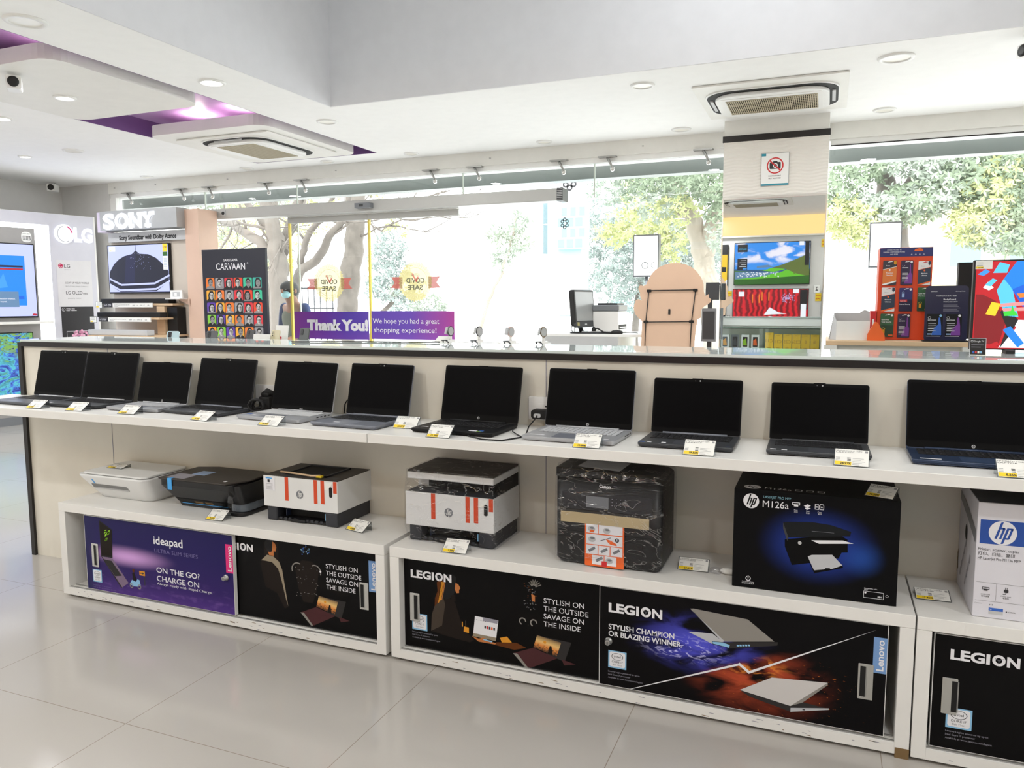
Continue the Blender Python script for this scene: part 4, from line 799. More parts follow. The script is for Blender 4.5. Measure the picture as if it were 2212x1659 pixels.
m = MB(t); m.text(fr, 'Canon', -.745, .771, .0125, WP, .0008, bold=.035, fit=.042); m.quad(fr, -.692, .7785, -.678, .781, 'grey_print', .0008); m.build('lettering', t)
m = MB(t); m.quad(fr, -.90, .60, -.53, .602, 'deep_black', .0006); m.quad(fr, -.848, .49, -.846, .58, 'deep_black', .0006); m.quad(fr, -.585, .49, -.583, .58, 'deep_black', .0006); m.quad(fr, -.90, .5775, -.53, .579, 'deep_black', .0006); m.build('paper_cassette', t)
m = MB(t); m.quad(fr, -.890, .634, -.560, .674, mat('tape_beige', (188, 170, 132), .5), .0052); m.build('tape', t)
m = MB(t); m.prism(fr, rrect(-.797, .477, -.650, .64, .004), .003, .0036, 'orange')
for a, b in (((-.792, .601, -.748, .636), 1), ((-.745, .601, -.656, .636), 1), ((-.792, .559, -.656, .597), 1), ((-.792, .522, -.748, .556), 1), ((-.745, .522, -.703, .556), 1), ((-.700, .522, -.656, .556), 1), ((-.769, .484, -.725, .519), 1), ((-.722, .484, -.678, .519), 1)): m.quad(fr, *a, 'white_print', .004)
for a in ((-.772, .616), (-.715, .614), (-.77, .578), (-.705, .502)): m.poly(fr, ell(a[0], a[1], .014, .011, 12), 'light_grey', .0044); m.poly(fr, ell(a[0]+.002, a[1]+.004, .009, .004, 10), 'mid_grey', .0046)
for a in ((-.77, .54), (-.724, .54), (-.678, .54), (-.742, .505)): m.line(fr, [(a[0]-.01, a[1]-.006), (a[0]+.01, a[1]+.006)], .010, 'mid_grey', .0044)
m.poly(fr, [(-.718, .584), (-.70, .58), (-.68, .57), (-.676, .562), (-.70, .564), (-.71, .572)], 'orange', .0044); m.line(fr, [(-.738, .575), (-.70, .59)], .002, 'ink', .0045); m.poly(fr, ell(-.676, .583, .008, .008, 16), 'ink', .0044); m.quad(fr, -.677, .579, -.675, .588, 'white_print', .0047)
m.poly(fr, [(-.78, .604), (-.762, .604), (-.762, .612), (-.775, .614)], 'orange', .0046); m.quad(fr, -.733, .479, -.713, .499, 'red', .0048); m.build('instruction_sheet', t)
m = MB(t); m.face([(-.838, 2.70, .838), (-.676, 2.69, .832), (-.655, 2.78, .846), (-.81, 2.79, .852)], 'light_grey'); m.build('leaflet', t)
film(t, [(rrect(-.905, 2.684, -.525, 2.926, .02), CZ+.001), (rrect(-.92, 2.662, -.508, 2.936, .03), CZ+.03), (rrect(-.92, 2.660, -.505, 2.936, .03), .70), (rrect(-.918, 2.664, -.51, 2.936, .03), .81), (rrect(-.915, 2.68, -.53, 2.936, .03), .842)])
m = MB(); m.ball((-.335, 2.76, CZ+.012), .03, .02, .012, 'film', 10, 6); m.ball((-.295, 2.77, CZ+.012), .03, .018, .012, 'paper', 9, 5); solo(m, 'crumpled_packet', 'crumpled clear packet lying between the price tag and the black carton', 'packet')
# black printer carton
g = G('art_carton', .4, spec=.15); c = g.mix(g.mul(g.sstep(g.rad(.53, .50, .40, .42), 1, .2), .9), (5, 5, 7), (36, 60, 148)); c = g.mix(g.mul(g.sstep(g.rad(.79, .42, .16, .22), 1, 0), .45), c, (44, 92, 185)); g.out(c)
t = thing('printer_carton', 'black printer carton with a blue glow behind a pictured printer', 'carton', (-.02, 2.82, CZ), 0, 'printer cartons')
m = MB(t); m.box(-.271, .236, 2.662, 2.985, CZ, .814, mat('carton_black', (8, 8, 9), .5, spec=.2)); f = FR(0, 2.662, 0); m.quad(f, -.2705, CZ+.001, .2355, .8135, 'art_carton', .0004); m.build('box', t, .002)
m = MB(t); hp_logo(m, f, -.2155, .775, .0255, WP, 'carton_black', .001); m.text(f, 'LASERJET PRO MFP', -.176, .789, .0085, mat('cyan_print', (130, 180, 195), .4, var=0), .001, fit=.086); m.text(f, 'M126a', -.178, .758, .0235, WP, .001, fit=.082)
def icon_printer(m, f, x, y, s, mt):
    m.line(f, [(x-s, y-.2*s), (x-s, y+.5*s), (x+s, y+.5*s), (x+s, y-.2*s), (x-s, y-.2*s)], s*.2, mt, .001); m.quad(f, x-.6*s, y-.7*s, x+.6*s, y-.05*s, mt, .0012)
icon_printer(m, f, -.0735, .777, .011, WP); m.poly(f, [(-.05, .774), (-.038, .78), (-.028, .776), (-.04, .769)], WP, .001); m.poly(f, [(-.047, .767), (-.038, .770), (-.028, .767), (-.04, .761)], WP, .001)
for k in (0, 1): m.line(f, [(-.015+.0145*k, .766), (-.015+.0145*k, .783), (-.006+.0145*k, .783), (-.0035+.0145*k, .779), (-.0035+.0145*k, .766), (-.015+.0145*k, .766)], .0018, WP, .001); m.quad(f, -.012+.0145*k, .772, -.007+.0145*k, .776, WP, .001)
for k, (a, b) in enumerate((('Print', '打印'), ('Scan', '扫描'), ('Copy', '复印'))): m.text(f, a, -.0735+.0365*k, .755, .0042, WP, .001, 'C'); m.text(f, b, -.0735+.0365*k, .7485, .0042, WP, .001, 'C')
m.ring(f, -.218, .506, .0062, .0085, WP, .001, 20, 115, 425); m.quad(f, -.2192, .506, -.2168, .516, WP, .0012); m.text(f, 'Auto-On/Off Technology', -.218, .4925, .004, WP, .001, 'C', fit=.04); m.text(f, '自动开/关机技术', -.218, .4865, .004, WP, .001, 'C', fit=.04)
m.line(f, [(.140, .491), (.198, .491), (.198, .512), (.140, .512), (.140, .491)], .0012, WP, .001); m.text(f, '88A', .194, .4945, .0055, WP, .001, 'R', .02); m.ring(f, .208, .503, .0032, .0042, WP, .001, 14); m.poly(f, ell(.145, .507, .003, .003, 12), WP, .001); m.text(f, 'Compatible with:', .141, .520, .004, WP, .001); m.text(f, '兼容', .141, .515, .004, WP, .001)
m.build('printing', t)
m = MB(t); PB = mat('pic_black', (12, 12, 13), .4, spec=.12, var=0)
m.poly(f, [(-.105, .655), (.06, .69), (.086, .675), (.088, .633), (.07, .63), (.062, .61), (-.028, .583), (-.08, .570), (-.104, .63)], PB, .0008); m.poly(f, [(-.112, .712), (-.094, .663), (.093, .687), (.096, .702), (.035, .718), (-.02, .722), (-.09, .716)], mat('pic_lid', (30, 32, 34), .4, spec=.12, var=0), .0012); m.poly(f, [(-.112, .712), (-.094, .663), (-.097, .65), (-.111, .69)], 'dark_grey', .0014)
m.line(f, [(-.022, .692), (.045, .693)], .0012, 'mid_grey', .0016); m.poly(f, [(-.023, .661), (.001, .652), (.104, .664), (.073, .671)], WP, .0014); m.poly(f, ell(-.058, .648, .006, .006, 14), 'light_grey', .0014)
m.poly(f, [(-.032, .605), (-.011, .561), (.02, .568), (.024, .573), (.036, .574), (.04, .571), (.074, .588), (.042, .620), (-.02, .612)], 'silver', .0014); m.poly(f, [(-.034, .602), (-.011, .561), (.074, .588), (.076, .58), (-.01, .551)], PB, .001); m.build('printer_picture', t)
m = MB(t); ft = FT(0, 0, .8142); m.poly(ft, ell(-.215, 2.70, .028, .028, 20), WP, .0004); m.text(ft, 'hp', -.215, 2.69, .024, 'carton_black', .0008, 'C', .02, .25); m.text(ft, 'M126a', -.175, 2.685, .024, WP, .0004, fit=.085)
for k in range(3): m.line(ft, [(-.078+.035*k, 2.69), (-.078+.035*k, 2.71), (-.058+.035*k, 2.71), (-.058+.035*k, 2.69), (-.078+.035*k, 2.69)], .003, WP, .0004)
m.build('top_printing', t)
tag('price tag lying tilted on top of the black printer carton', .13, 2.70, .09, radians(-22), .815, '16.20%', ('HP LASERJET', 'PRINTER'), h=.03)
# white printer carton
t = thing('printer_carton', 'white printer carton with a blue logo block, cut by the picture edge', 'carton', (.70, 2.83, CZ), 0, 'printer cartons')
m = MB(t); m.box(.447, .955, 2.67, 2.985, CZ, .832, mat('carton_white', (216, 215, 222), .55)); m.build('box', t, .0015); f = FR(0, 2.67, 0)
m = MB(t); HB = mat('hp_blue', (34, 76, 160), .45, var=0); m.quad(f, .455, .705, .60, .780, HB, .0004); hp_logo(m, f, .5145, .7425, .0370, WP, HB, .0008)
m.text(f, 'Printer, scanner, copier', .453, .684, .0092, 'ink', .0006, fit=.108); m.text(f, '打印、扫描、复印', .453, .669, .0092, 'ink', .0006, fit=.096); m.text(f, 'HP LaserJet Pro M1136 MFP', .453, .655, .0088, 'ink', .0006, fit=.112)
m.quad(f, .453, .5828, .70, .5838, 'ink_soft', .0006); m.quad(f, .5062, .53, .5072, .583, 'ink_soft', .0006); m.quad(f, .452, .5252, .70, .5262, 'ink_soft', .0006); icon_printer(m, f, .479, .564, .009, 'ink')
m.prism(f, rrect(.527, .558, .539, .568, .003), .0005, .0009, 'ink'); m.quad(f, .530, .568, .5315, .574, 'ink', .0006); m.quad(f, .5345, .568, .536, .574, 'ink', .0006); m.line(f, [(.533, .558), (.532, .553), (.525, .5515)], .0015, 'ink', .0006)
for x, s in ((.479, '18 PPM A4'), (.533, 'Power cord')): m.text(f, s, x, .544, .004, 'ink', .0006, 'C'); m.text(f, '打印速度' if x < .5 else '电源线', x, .538, .004, 'ink', .0006, 'C')
m.text(f, 'Contents', .452, .515, .0038, 'ink_soft', .0006); m.text(f, '#15', .49, .513, .005, 'ink', .0006); m.quad(f, .490, .497, .528, .506, 'sticker_blue', .0006); m.quad(f, .490, .486, .528, .496, 'light_grey', .0006); m.text(f, 'hp', .493, .4995, .004, WP, .0008); m.poly(f, ell(.537, .498, .002, .002, 10), 'ink', .0006); m.text(f, 'CE849A', .542, .496, .004, 'ink', .0006); m.build('printing', t)
fl = F((.4468, 2.985, 0), (0, -1, 0), (0, 0, 1)); m = MB(t); m.poly(fl, [(.0, .80), (.17, .775), (.30, .74), (.30, .70), (.17, .735), (.0, .77)], 'mid_grey', .0006)
for k in range(9): a = random.Random(k); m.poly(fl, rrect(.03+.24*a.random(), .5+.02*k, .06+.24*a.random(), .512+.02*k, .003) if False else [(.05+.02*k, .52+.03*(k % 5)), (.07+.02*k, .52+.03*(k % 5)), (.075+.02*k, .55+.03*(k % 5)), (.06+.02*k, .548+.03*(k % 5))], 'grey_print', .0006)
m.poly(fl, ell(.14, .69, .02, .026, 14), 'deep_black', .0008); m.poly(fl, [(.0, .58), (.014, .60), (.01, .55), (.02, .53), (0, .51)], 'brown', .0008); m.build('side_printing', t)
m = MB(t); m.quad(FT(0, 0, .8325), .45, 2.675, .95, 2.98, 'dark_grey', .0002); m.build('top_film', t)
# ================================================================ lit logo wall at the far end
O = Vector((-8.73, 7.33, 0)); U = (.21, .978, 0)
def LF(off=0): f = F(O, U); f.o = f.o+f.n*off; return f
t = thing('display_wall', 'white back-lit television wall with glowing round logo at the far end', 'display wall', (-8.9, 6.6, 0))
lf = LF(); mat('fascia_lilac', (204, 203, 212), .5)
m = MB(t); m.fbox(lf, -2.4, 0, 0, 2.545, -.18, -.02, 'white_paint'); m.build('back_panel', t)
m = MB(t); m.fbox(lf, -.575, .03, -.03, 2.54, -.02, 0, 'fascia_lilac'); m.build('side_panel', t)
m = MB(t); m.fbox(lf, -2.4, 2.40, -.575, 2.54, -.02, 0, 'fascia_lilac'); m.build('fascia', t)
m = MB(t); m.fbox(lf, -.745, .4, -.578, 2.398, -.019, -.008, 'led_white'); m.fbox(lf, -2.4, 2.345, -.745, 2.398, -.019, -.008, 'led_white'); m.build('light_strip', t)
m = MB(t); m.fbox(lf, -2.4, .10, -.75, 2.34, -.015, .012, mat('panel_grey', (160, 158, 156), .5)); m.fbox(lf, -2.4, .0, -.6, .10, -.015, .02, 'mid_grey'); m.build('grey_panel', t)
m = MB(t); m.fbox(lf, -2.4, 1.205, -.63, 1.235, .012, .09, 'white_paint'); m.build('ledge', t, .003)
m = MB(t); m.prism(lf, ell(-.408, 2.305, .118, .118, 32), .012, .03, 'halo'); m.ring(lf, -.405, 2.302, .083, .089, 'ink_soft', .0312, 40, 100, 300, 1.1); m.ring(lf, -.405, 2.302, .083, .096, 'pink_tag', .0312, 20, 10, 70, 1.1); m.build('round_logo', t)
m = MB(t); m.text(lf, 'LG', -.285, 2.226, .16, 'sign_glow', .02, bold=.03, fit=.225); m.text(lf, 'LG', -.288, 2.223, .166, 'halo', .012, bold=.06, fit=.236); m.build('lettering', t)
m = MB(t); m.quad(lf, -.515, 1.41, -.09, 1.984, mat('sheet_grey', (214, 212, 214), .5), .002); m.poly(lf, ell(-.466, 1.912, .029, .029, 20), mat('logo_red', (190, 30, 80), .4, var=0), .003); m.ring(lf, -.466, 1.912, .016, .02, WP, .004, 16, 60, 350); m.text(lf, 'LG', -.425, 1.892, .042, 'ink', .003, fit=.072)
m.text(lf, "Life's Good", -.425, 1.86, .012, 'ink_soft', .003); m.text(lf, 'LIGHT UP YOUR WORLD', -.421, 1.695, .022, 'ink', .003, fit=.29); m.text(lf, 'SELF LIT PIXELS MAKE IT PERFECT', -.421, 1.655, .014, 'ink_soft', .003, fit=.28)
m.text(lf, 'LG OLED', -.419, 1.562, .042, 'ink', .003, fit=.2); m.text(lf, 'evo', -.21, 1.562, .026, 'ink', .003, fit=.055); m.text(lf, 'powered by ThinQ AI', -.4, 1.505, .015, 'ink_soft', .003, fit=.16); m.build('white_poster', t)
m = MB(t); m.quad(lf, -.493, .62, -.092, 1.407, mat('poster_dark', (44, 43, 46), .4), .002); m.ring(lf, -.462, 1.372, .018, .021, WP, .003, 20); m.text(lf, '1', -.466, 1.36, .022, WP, .003); m.text(lf, 'WORLD NO.1', -.43, 1.375, .012, WP, .003, bold=.02); m.text(lf, 'OLED TV BRAND', -.43, 1.355, .012, WP, .003, bold=.02)
m.line(lf, [(-.40, .8), (-.44, .8), (-.44, 1.10), (-.12, 1.10), (-.12, .8), (-.40, .8)], .004, WP, .003)
for k in range(46): a = random.Random(k); q = a.random()*6.28; r = .1*a.random()**.6; m.poly(lf, ell(-.27+r*1.1*cos(q), 1.03+.8*r*sin(q), .016, .014, 7), ('blossom', 'blossom_dark')[k % 2] if False else mat(('blossom', 'blossom_dark')[k % 2], ((226, 170, 196), (190, 120, 152))[k % 2], var=0), .004+.00002*k)
m.build('black_poster', t)
def tv_screen(name, label, f, x0, z0, x1, z1, draw, depth=.05, bz=.012, art='screen_black', grp='televisions', loc=None):
    t = thing(name, label, 'television', loc or f.p((x0+x1)/2, z0, 0), 0, grp)
    m = MB(t); m.fbox(f, x0, z0, x1, z1, .001, depth, 'black'); m.build('casing', t, .003)
    m = MB(t); m.quad(f, x0+bz, z0+bz*1.6, x1-bz, z1-bz, art, depth+.0006); draw(m, f, depth+.001); m.build('screen', t)
    return t
for a in (('s_lilac', (188, 196, 252)), ('s_blue', (20, 130, 235)), ('s_blue2', (14, 96, 214)), ('s_navy', (24, 26, 62)), ('s_red', (176, 28, 48)), ('s_grey', (96, 130, 165)), ('s_white', (240, 242, 250)), ('s_dome', (10, 12, 34)), ('s_dome2', (22, 24, 60)), ('s_yellow', (250, 206, 40)), ('s_sky', (60, 150, 235)), ('s_green', (100, 190, 40)),
          ('s_green2', (42, 96, 24)), ('s_hill', (96, 110, 50)), ('s_water', (40, 80, 130)), ('s_crim', (190, 16, 30)), ('s_dark', (24, 22, 26)), ('s_cyan', (90, 200, 250)), ('s_orange', (240, 130, 40)), ('s_lime', (60, 210, 60)), ('s_pink', (230, 150, 150)), ('s_violet', (110, 60, 160)), ('s_deepred', (130, 8, 20))): mat(a[0], a[1], emis=.92, var=0)
def dr(m, f, z):
    Q = lambda x0, y0, x1, y1, c, k=0: m.quad(f, x0, y0, x1, y1, c, z+k*.0004)
    Q(-1.62, 1.425, -.903, 2.009, 's_blue'); Q(-1.3, 1.50, -.93, 1.54, 's_blue2', 1); Q(-1.62, 1.872, -.925, 1.895, 's_navy', 1); Q(-1.62, 1.84, -.925, 1.862, 's_red', 1); Q(-1.5, 1.408, -.99, 1.59, 's_grey', 2)
    m.text(f, 'Check the connection status.', -1.38, 1.498, .02, 's_white', z+.0012, fit=.35); m.text(f, 'or change the input.', -1.38, 1.463, .02, 's_white', z+.0012, fit=.26)
    for k in range(4): m.poly(f, [(-1.6+.12*k, 1.62), (-1.5+.12*k, 1.8), (-1.46+.12*k, 1.64)], ('s_sky', 's_yellow', 's_cyan', 's_sky')[k], z+.0005)
    m.poly(f, [(-.86, 1.305), (-.80, 1.305), (-.80, 1.325), (-.84, 1.33)], 's_red', z+.002)
tv_screen('television', 'large television with a pale blue screen on the lit logo wall', LF(.012), -2.25, 1.28, -.785, 2.155, dr, .045, .012, 's_lilac')
g = G('screen_art', .4, .75); v = g.noise(5, 5, 2.6); n2 = g.noise(9, 4, 1.6)
c = g.ramp(v, [(.3, (24, 52, 150)), (.42, (70, 120, 220)), (.5, (90, 200, 215)), (.58, (60, 150, 170)), (.68, (120, 190, 90))]); c = g.mix(g.mul(g.sstep(g.y, .55, .8), g.sstep(n2, .45, .55)), c, (130, 180, 80)); c = g.mix(g.sstep(g.noise(14, 3, 3), .6, .64), c, (24, 34, 110)); g.out(c)
tv_screen('television', 'lower television with a blue and green painterly picture, half hidden by the partition', LF(.012), -2.1, .33, -.865, 1.11, lambda m, f, z: m.text(f, 'OLED evo', -.99, 1.098, .010, 'grey_print', z-.0002), .06, .012, 'screen_art')
m = MB(); f = LF(.0125); m.prism(f, rrect(-.9, 2.175, -.788, 2.30, .045), 0, .004, 'white'); m.quad(f, -.885, 2.20, -.80, 2.25, 'ink', .0046)
for k in range(6): m.quad(f, -.88+.013*k, 2.205, -.873+.013*k, 2.245, 'white', .005)
m.text(f, 'AVAILABLE', -.845, 2.27, .012, 'ink', .0046, 'C'); solo(m, 'wall_sticker', 'white arched sticker on the grey panel above the pale blue television', 'sticker')

# ================================================================ soundbar stand with the lit letters
t = thing('display_stand', 'corner display stand topped by a silver light box with glowing block letters', 'display stand', (-7.5, 7.2, 0))
m = MB(t); m.box(-8.14, -6.74, 7.04, 7.3, 0, 2.30, mat('stand_taupe', (206, 196, 184), .55)); m.build('back_panel', t)
m = MB(t); m.box(-6.9, -6.70, 6.98, 7.28, 0, 2.52, 'pink_wood'); m.build('side_panel', t)
m = MB(t); m.box(-8.10, -6.9, 6.86, 7.05, 2.31, 2.535, mat('alu_box', (176, 178, 180), .4, .3)); m.build('light_box', t, .003)
m = MB(t); m.box(-8.25, -8.10, 6.95, 7.05, 2.30, 2.54, mat('box_lilac', (214, 204, 222), .4)); m.build('box_end', t)
f = FR(-8.03, 6.855, 2.335); m = MB(t)
def sony(z, o, mt):
    m.text(f, 'S', 0-o, 0-o, .16+2*o, mt, z, bold=.03+o, fit=.17+2*o); m.text(f, 'O', .19-o, -o, .16+2*o, mt, z, bold=.03+o, fit=.21+2*o); m.text(f, 'N', .42-o, -o, .16+2*o, mt, z, bold=.03+o, fit=.18+2*o); m.text(f, 'Y', .61-o, -o, .16+2*o, mt, z, bold=.03+o, fit=.18+2*o)
    for x0, x1, y0 in ((.41, .48, .135), (.55, .615, .135), (.41, .48, 0), (.60, .68, .135), (.73, .80, .135), (.66, .74, 0)): m.quad(f, x0-o, y0-o, x1+o, y0+.025+o, mt, z)
sony(.002, .010, 'halo'); sony(.012, 0, 'sign_glow'); m.build('lettering', t)
m = MB(t); m.box(-8.12, -6.90, 6.985, 7.04, 2.18, 2.29, 'light_grey'); f = FR(0, 6.985, 0); m.text(f, 'Sony Soundbar with Dolby Atmos', -7.94, 2.205, .052, 'black', .002, bold=.035, fit=.9); m.build('header_board', t)
for k, (y, z, x0, x1) in enumerate(((6.93, 1.444, -8.1, -7.03), (6.75, 1.284, -8.0, -7.06), (6.5, 1.084, -7.9, -6.98))):
    m = MB(t); m.box(x0, x1, y-.06, 7.04, z-.024, z, 'wood'); m.build('shelf_board', t)
m = MB(t); m.box(-7.28, -7.16, 6.87, 7.02, 0, 1.41, 'wood'); m.build('upright', t)
m = MB(t); m.box(-7.15, -7.0, 6.9, 7.03, .0, 1.40, 'black'); m.build('dark_upright', t)
m = MB(t); m.poly(F((-7.1, 6.97, 0), (1, 0, 0), (0, 0, 1)), [(0, 1.50), (.23, 1.50), (.23, 1.42), (.05, 1.49)], 'pink_wood'); m.box(-7.12, -6.9, 6.85, 7.03, 1.492, 1.50, 'white'); m.build('bracket_shelf', t)
def dr(m, f, z):
    DM = [(-8.14, 1.825), (-8.06, 1.92), (-7.98, 1.975), (-7.888, 2.012), (-7.76, 2.035), (-7.70, 2.075), (-7.64, 2.035), (-7.5, 2.026), (-7.38, 1.98), (-7.27, 1.90), (-7.195, 1.82), (-7.195, 1.70), (-7.40, 1.59), (-7.98, 1.585), (-8.15, 1.67)]
    m.poly(f, DM, 's_dome', z); m.line(f, [(-7.70, 2.07), (-7.70, 2.14)], .006, 's_dark', z)
    m.poly(f, [(-7.86, 2.01), (-7.70, 2.04), (-7.74, 1.70), (-7.9, 1.70)], 's_dome2', z+.0002)
    for k in range(40): a = random.Random(k+7); m.poly(f, ell(-7.7+.34*(a.random()-.3), 1.95+.2*(a.random()-.5), .003, .003, 5), 's_lilac', z+.0004)
    for P in ([(-8.144, 1.745), (-7.955, 1.67), (-7.42, 1.682), (-7.187, 1.773)], [(-8.146, 1.678), (-7.977, 1.604), (-7.401, 1.616), (-7.183, 1.708)]): m.line(f, P, .022, 's_lilac', z+.0006)
    m.quad(f, -7.272, 2.05, -7.20, 2.142, 's_yellow', z+.001); m.quad(f, -7.272, 2.0, -7.20, 2.048, 's_green2', z+.001); m.quad(f, -7.272, 1.84, -7.20, 1.998, 's_white', z+.001); m.text(f, '108', -7.265, 2.09, .022, 's_dark', z+.0014, fit=.055)
    for k in range(7): m.quad(f, -7.262, 1.855+.019*k, -7.215, 1.86+.019*k, 's_grey', z+.0014)
    m.quad(f, -8.13, 2.07, -8.03, 2.13, 's_white', z+.001); m.quad(f, -8.12, 2.075, -8.09, 2.085, 's_yellow', z+.0014)
tv_screen('television', 'television showing a dark umbrella on pale sky, on the soundbar stand', FR(0, 7.035, 0), -8.165, 1.565, -7.18, 2.15, dr, .04, .012, 's_lilac')
def soundbar(label, x0, x1, y, z0, h, mt):
    t = thing('soundbar', label, 'soundbar', ((x0+x1)/2, y, z0), 0, 'soundbars on the stand'); m = MB(t); m.box(x0, x1, y-.02, y+.09, z0, z0+h, mt); m.build('body', t, .006)
    m = MB(t); m.quad(FR(0, y-.0205, 0), x0+.02, z0+.006, x1-.02, z0+h-.006, 'matte_black' if mt != 'silver' else 'light_grey', .0003); m.build('grille', t); return t
def barbox(label, x0, x1, y, z0, h, name, mt='paper'):
    t = thing('product_strip', label, 'label strip', ((x0+x1)/2, y, z0), 0, 'printed strips under the soundbars'); f = FR(0, y, 0); m = MB(t); m.box(x0, x1, y, y+.012, z0, z0+h, mt)
    if name:
        m.quad(f, x0, z0, x0+.19*(x1-x0), z0+h, 'ink', .0006); m.text(f, name, x0+.02, z0+h*.28, h*.45, WP, .001, fit=.15*(x1-x0)*.9)
        m.text(f, 'Experience great sound with deep bass', x0+.22*(x1-x0), z0+h*.5, h*.22, 'ink', .001, fit=.32*(x1-x0)); m.text(f, 'Subwoofer', x0+.22*(x1-x0), z0+h*.15, h*.22, 'ink_soft', .001)
        for k in range(5): m.text(f, ('300W', '2.1ch', 'HDMI', 'BT', 'USB')[k], x0+(.6+.075*k)*(x1-x0), z0+h*.35, h*.25, 'ink', .001)
    m.build('strip', t)
def minicard(label, x, y, z):
    t = thing('price_card', label, 'price tag', (x, y, z), 0, 'price cards by the soundbars'); f = FR(x, y, z); m = MB(t); m.fbox(f, 0, 0, .11, .078, -.003, 0, 'acrylic'); m.quad(f, .006, .006, .104, .072, 'paper', .0004); m.quad(f, .01, .01, .05, .025, 'yellow', .0008)
    for k in range(3): m.quad(f, .02, .035+.012*k, .09, .039+.012*k, 'ink_soft', .0008)
    m.build('card', t)
soundbar('black soundbar on the top step of the corner stand', -8.22, -7.13, 6.93, 1.445, .058, 'black'); barbox('white printed strip under the top soundbar', -8.07, -7.29, 6.82, 1.40, .05, 'HT-Z9F')
soundbar('black soundbar on the middle step of the corner stand', -8.08, -7.09, 6.75, 1.285, .058, 'black'); barbox('white printed strip under the middle soundbar', -7.95, -7.14, 6.64, 1.235, .05, 'HT-S700RF')
soundbar('pale grey soundbar on the lowest visible step of the corner stand', -7.94, -7.03, 6.5, 1.085, .062, 'silver'); soundbar('black soundbar just above the partition edge below the pale grey one', -7.85, -7.05, 6.42, .99, .055, 'black')
minicard('price card standing at the end of the top soundbar strip', -8.19, 6.81, 1.39); minicard('price card standing at the end of the middle soundbar strip', -8.08, 6.63, 1.22)
m = MB(); f = FR(-7.12, 6.93, 1.502); m.fbox(f, 0, 0, .18, .095, -.02, 0, 'white'); m.quad(f, .035, .02, .145, .075, 'light_grey', .0006); m.quad(f, .06, .03, .10, .065, 'white', .001); solo(m, 'card_holder', 'small white frame standing on the bracket beside the umbrella television', 'card holder')

# ================================================================ tall dark standee with coloured portrait tiles (generic busts)
t = thing('advert_standee', 'tall dark standee with rows of coloured portrait tiles by the glass', 'standee', (-5.89, 6.65, 0))
m = MB(t); m.box(-6.31, -5.46, 6.6, 6.64, 0, 2.018, mat('standee_navy', (24, 26, 42), .4)); m.build('board', t, .004)
f = FR(0, 6.6, 0); m = MB(t); m.text(f, 'SAREGAMA', -6.01, 1.888, .028, WP, .001, fit=.19, bold=.005); m.text(f, 'CARVAAN', -6.115, 1.80, .072, WP, .001, bold=.005, fit=.39); m.ring(f, -5.69, 1.865, .008, .01, WP, .001, 12)
m.build('lettering', t)
TC = [(232, 120, 40), (60, 180, 165), (96, 60, 170), (225, 70, 40), (240, 150, 40), (150, 150, 155), (70, 140, 210), (235, 170, 50), (60, 190, 150), (130, 200, 60), (215, 50, 60), (240, 195, 50)]
m = MB(t); rr = random.Random(5)
for j in range(5):
    for i in range(6):
        x, z = -6.262+.1262*i, 1.598-.1315*j; tc = 'tile_%d' % ((i*5+j*7) % 12); mat(tc, TC[(i*5+j*7) % 12], .4, var=0); gk, gk2 = (mat('bw_light', (196, 194, 192), var=0), mat('bw_mid', (140, 138, 138), var=0))
        m.poly(f, rrect(x, z, x+.116, z+.116, .014, 3), tc, .001); cx, cy = x+.058+rr.uniform(-.01, .01), z+.062+rr.uniform(-.004, .005)
        sh = 'black' if rr.random() < .6 else 'bw_mid'; m.poly(f, [(x+.004, z), (x+.008, z+.018), (cx-.022, z+.032), (cx+.022, z+.032), (x+.108, z+.02), (x+.112, z)], sh, .0014)
        if sh == 'black': m.poly(f, [(cx-.008, z+.034), (cx+.008, z+.034), (cx+.002, z+.004)], 'bw_light', .0018)
        hl = rr.random() < .35; m.poly(f, ell(cx, cy+.010, .034, .040, 14) if not hl else [(cx-.04, cy-.045), (cx-.042, cy+.01), (cx-.02, cy+.047), (cx+.022, cy+.046), (cx+.042, cy+.01), (cx+.04, cy-.045)], 'black', .0017)
        m.poly(f, ell(cx+.003, cy-.006, .029, .038, 14), 'bw_light' if rr.random() < .7 else 'bw_mid', .0021); m.poly(f, ell(cx+.017, cy-.012, .012, .028, 10), 'bw_mid', .0023)
        for s in (-.010, .014): m.quad(f, cx+s-.006, cy+.001, cx+s+.006, cy+.005, 'black', .0026); m.quad(f, cx+s-.007, cy+.009, cx+s+.007, cy+.0115, 'black', .0026)
        m.quad(f, cx-.008, cy-.028, cx+.011, cy-.024, 'black', .0026); m.poly(f, [(cx+.001, cy+.004), (cx-.002, cy-.012), (cx+.006, cy-.012)], 'bw_mid', .0026)
        if rr.random() < .3: m.ring(f, cx-.010, cy+.003, .009, .011, 'black', .0027, 10); m.ring(f, cx+.014, cy+.003, .009, .011, 'black', .0027, 10)
        elif rr.random() < .4: m.quad(f, cx-.011, cy-.021, cx+.014, cy-.017, 'black', .0027)
m.build('portrait_tiles', t)

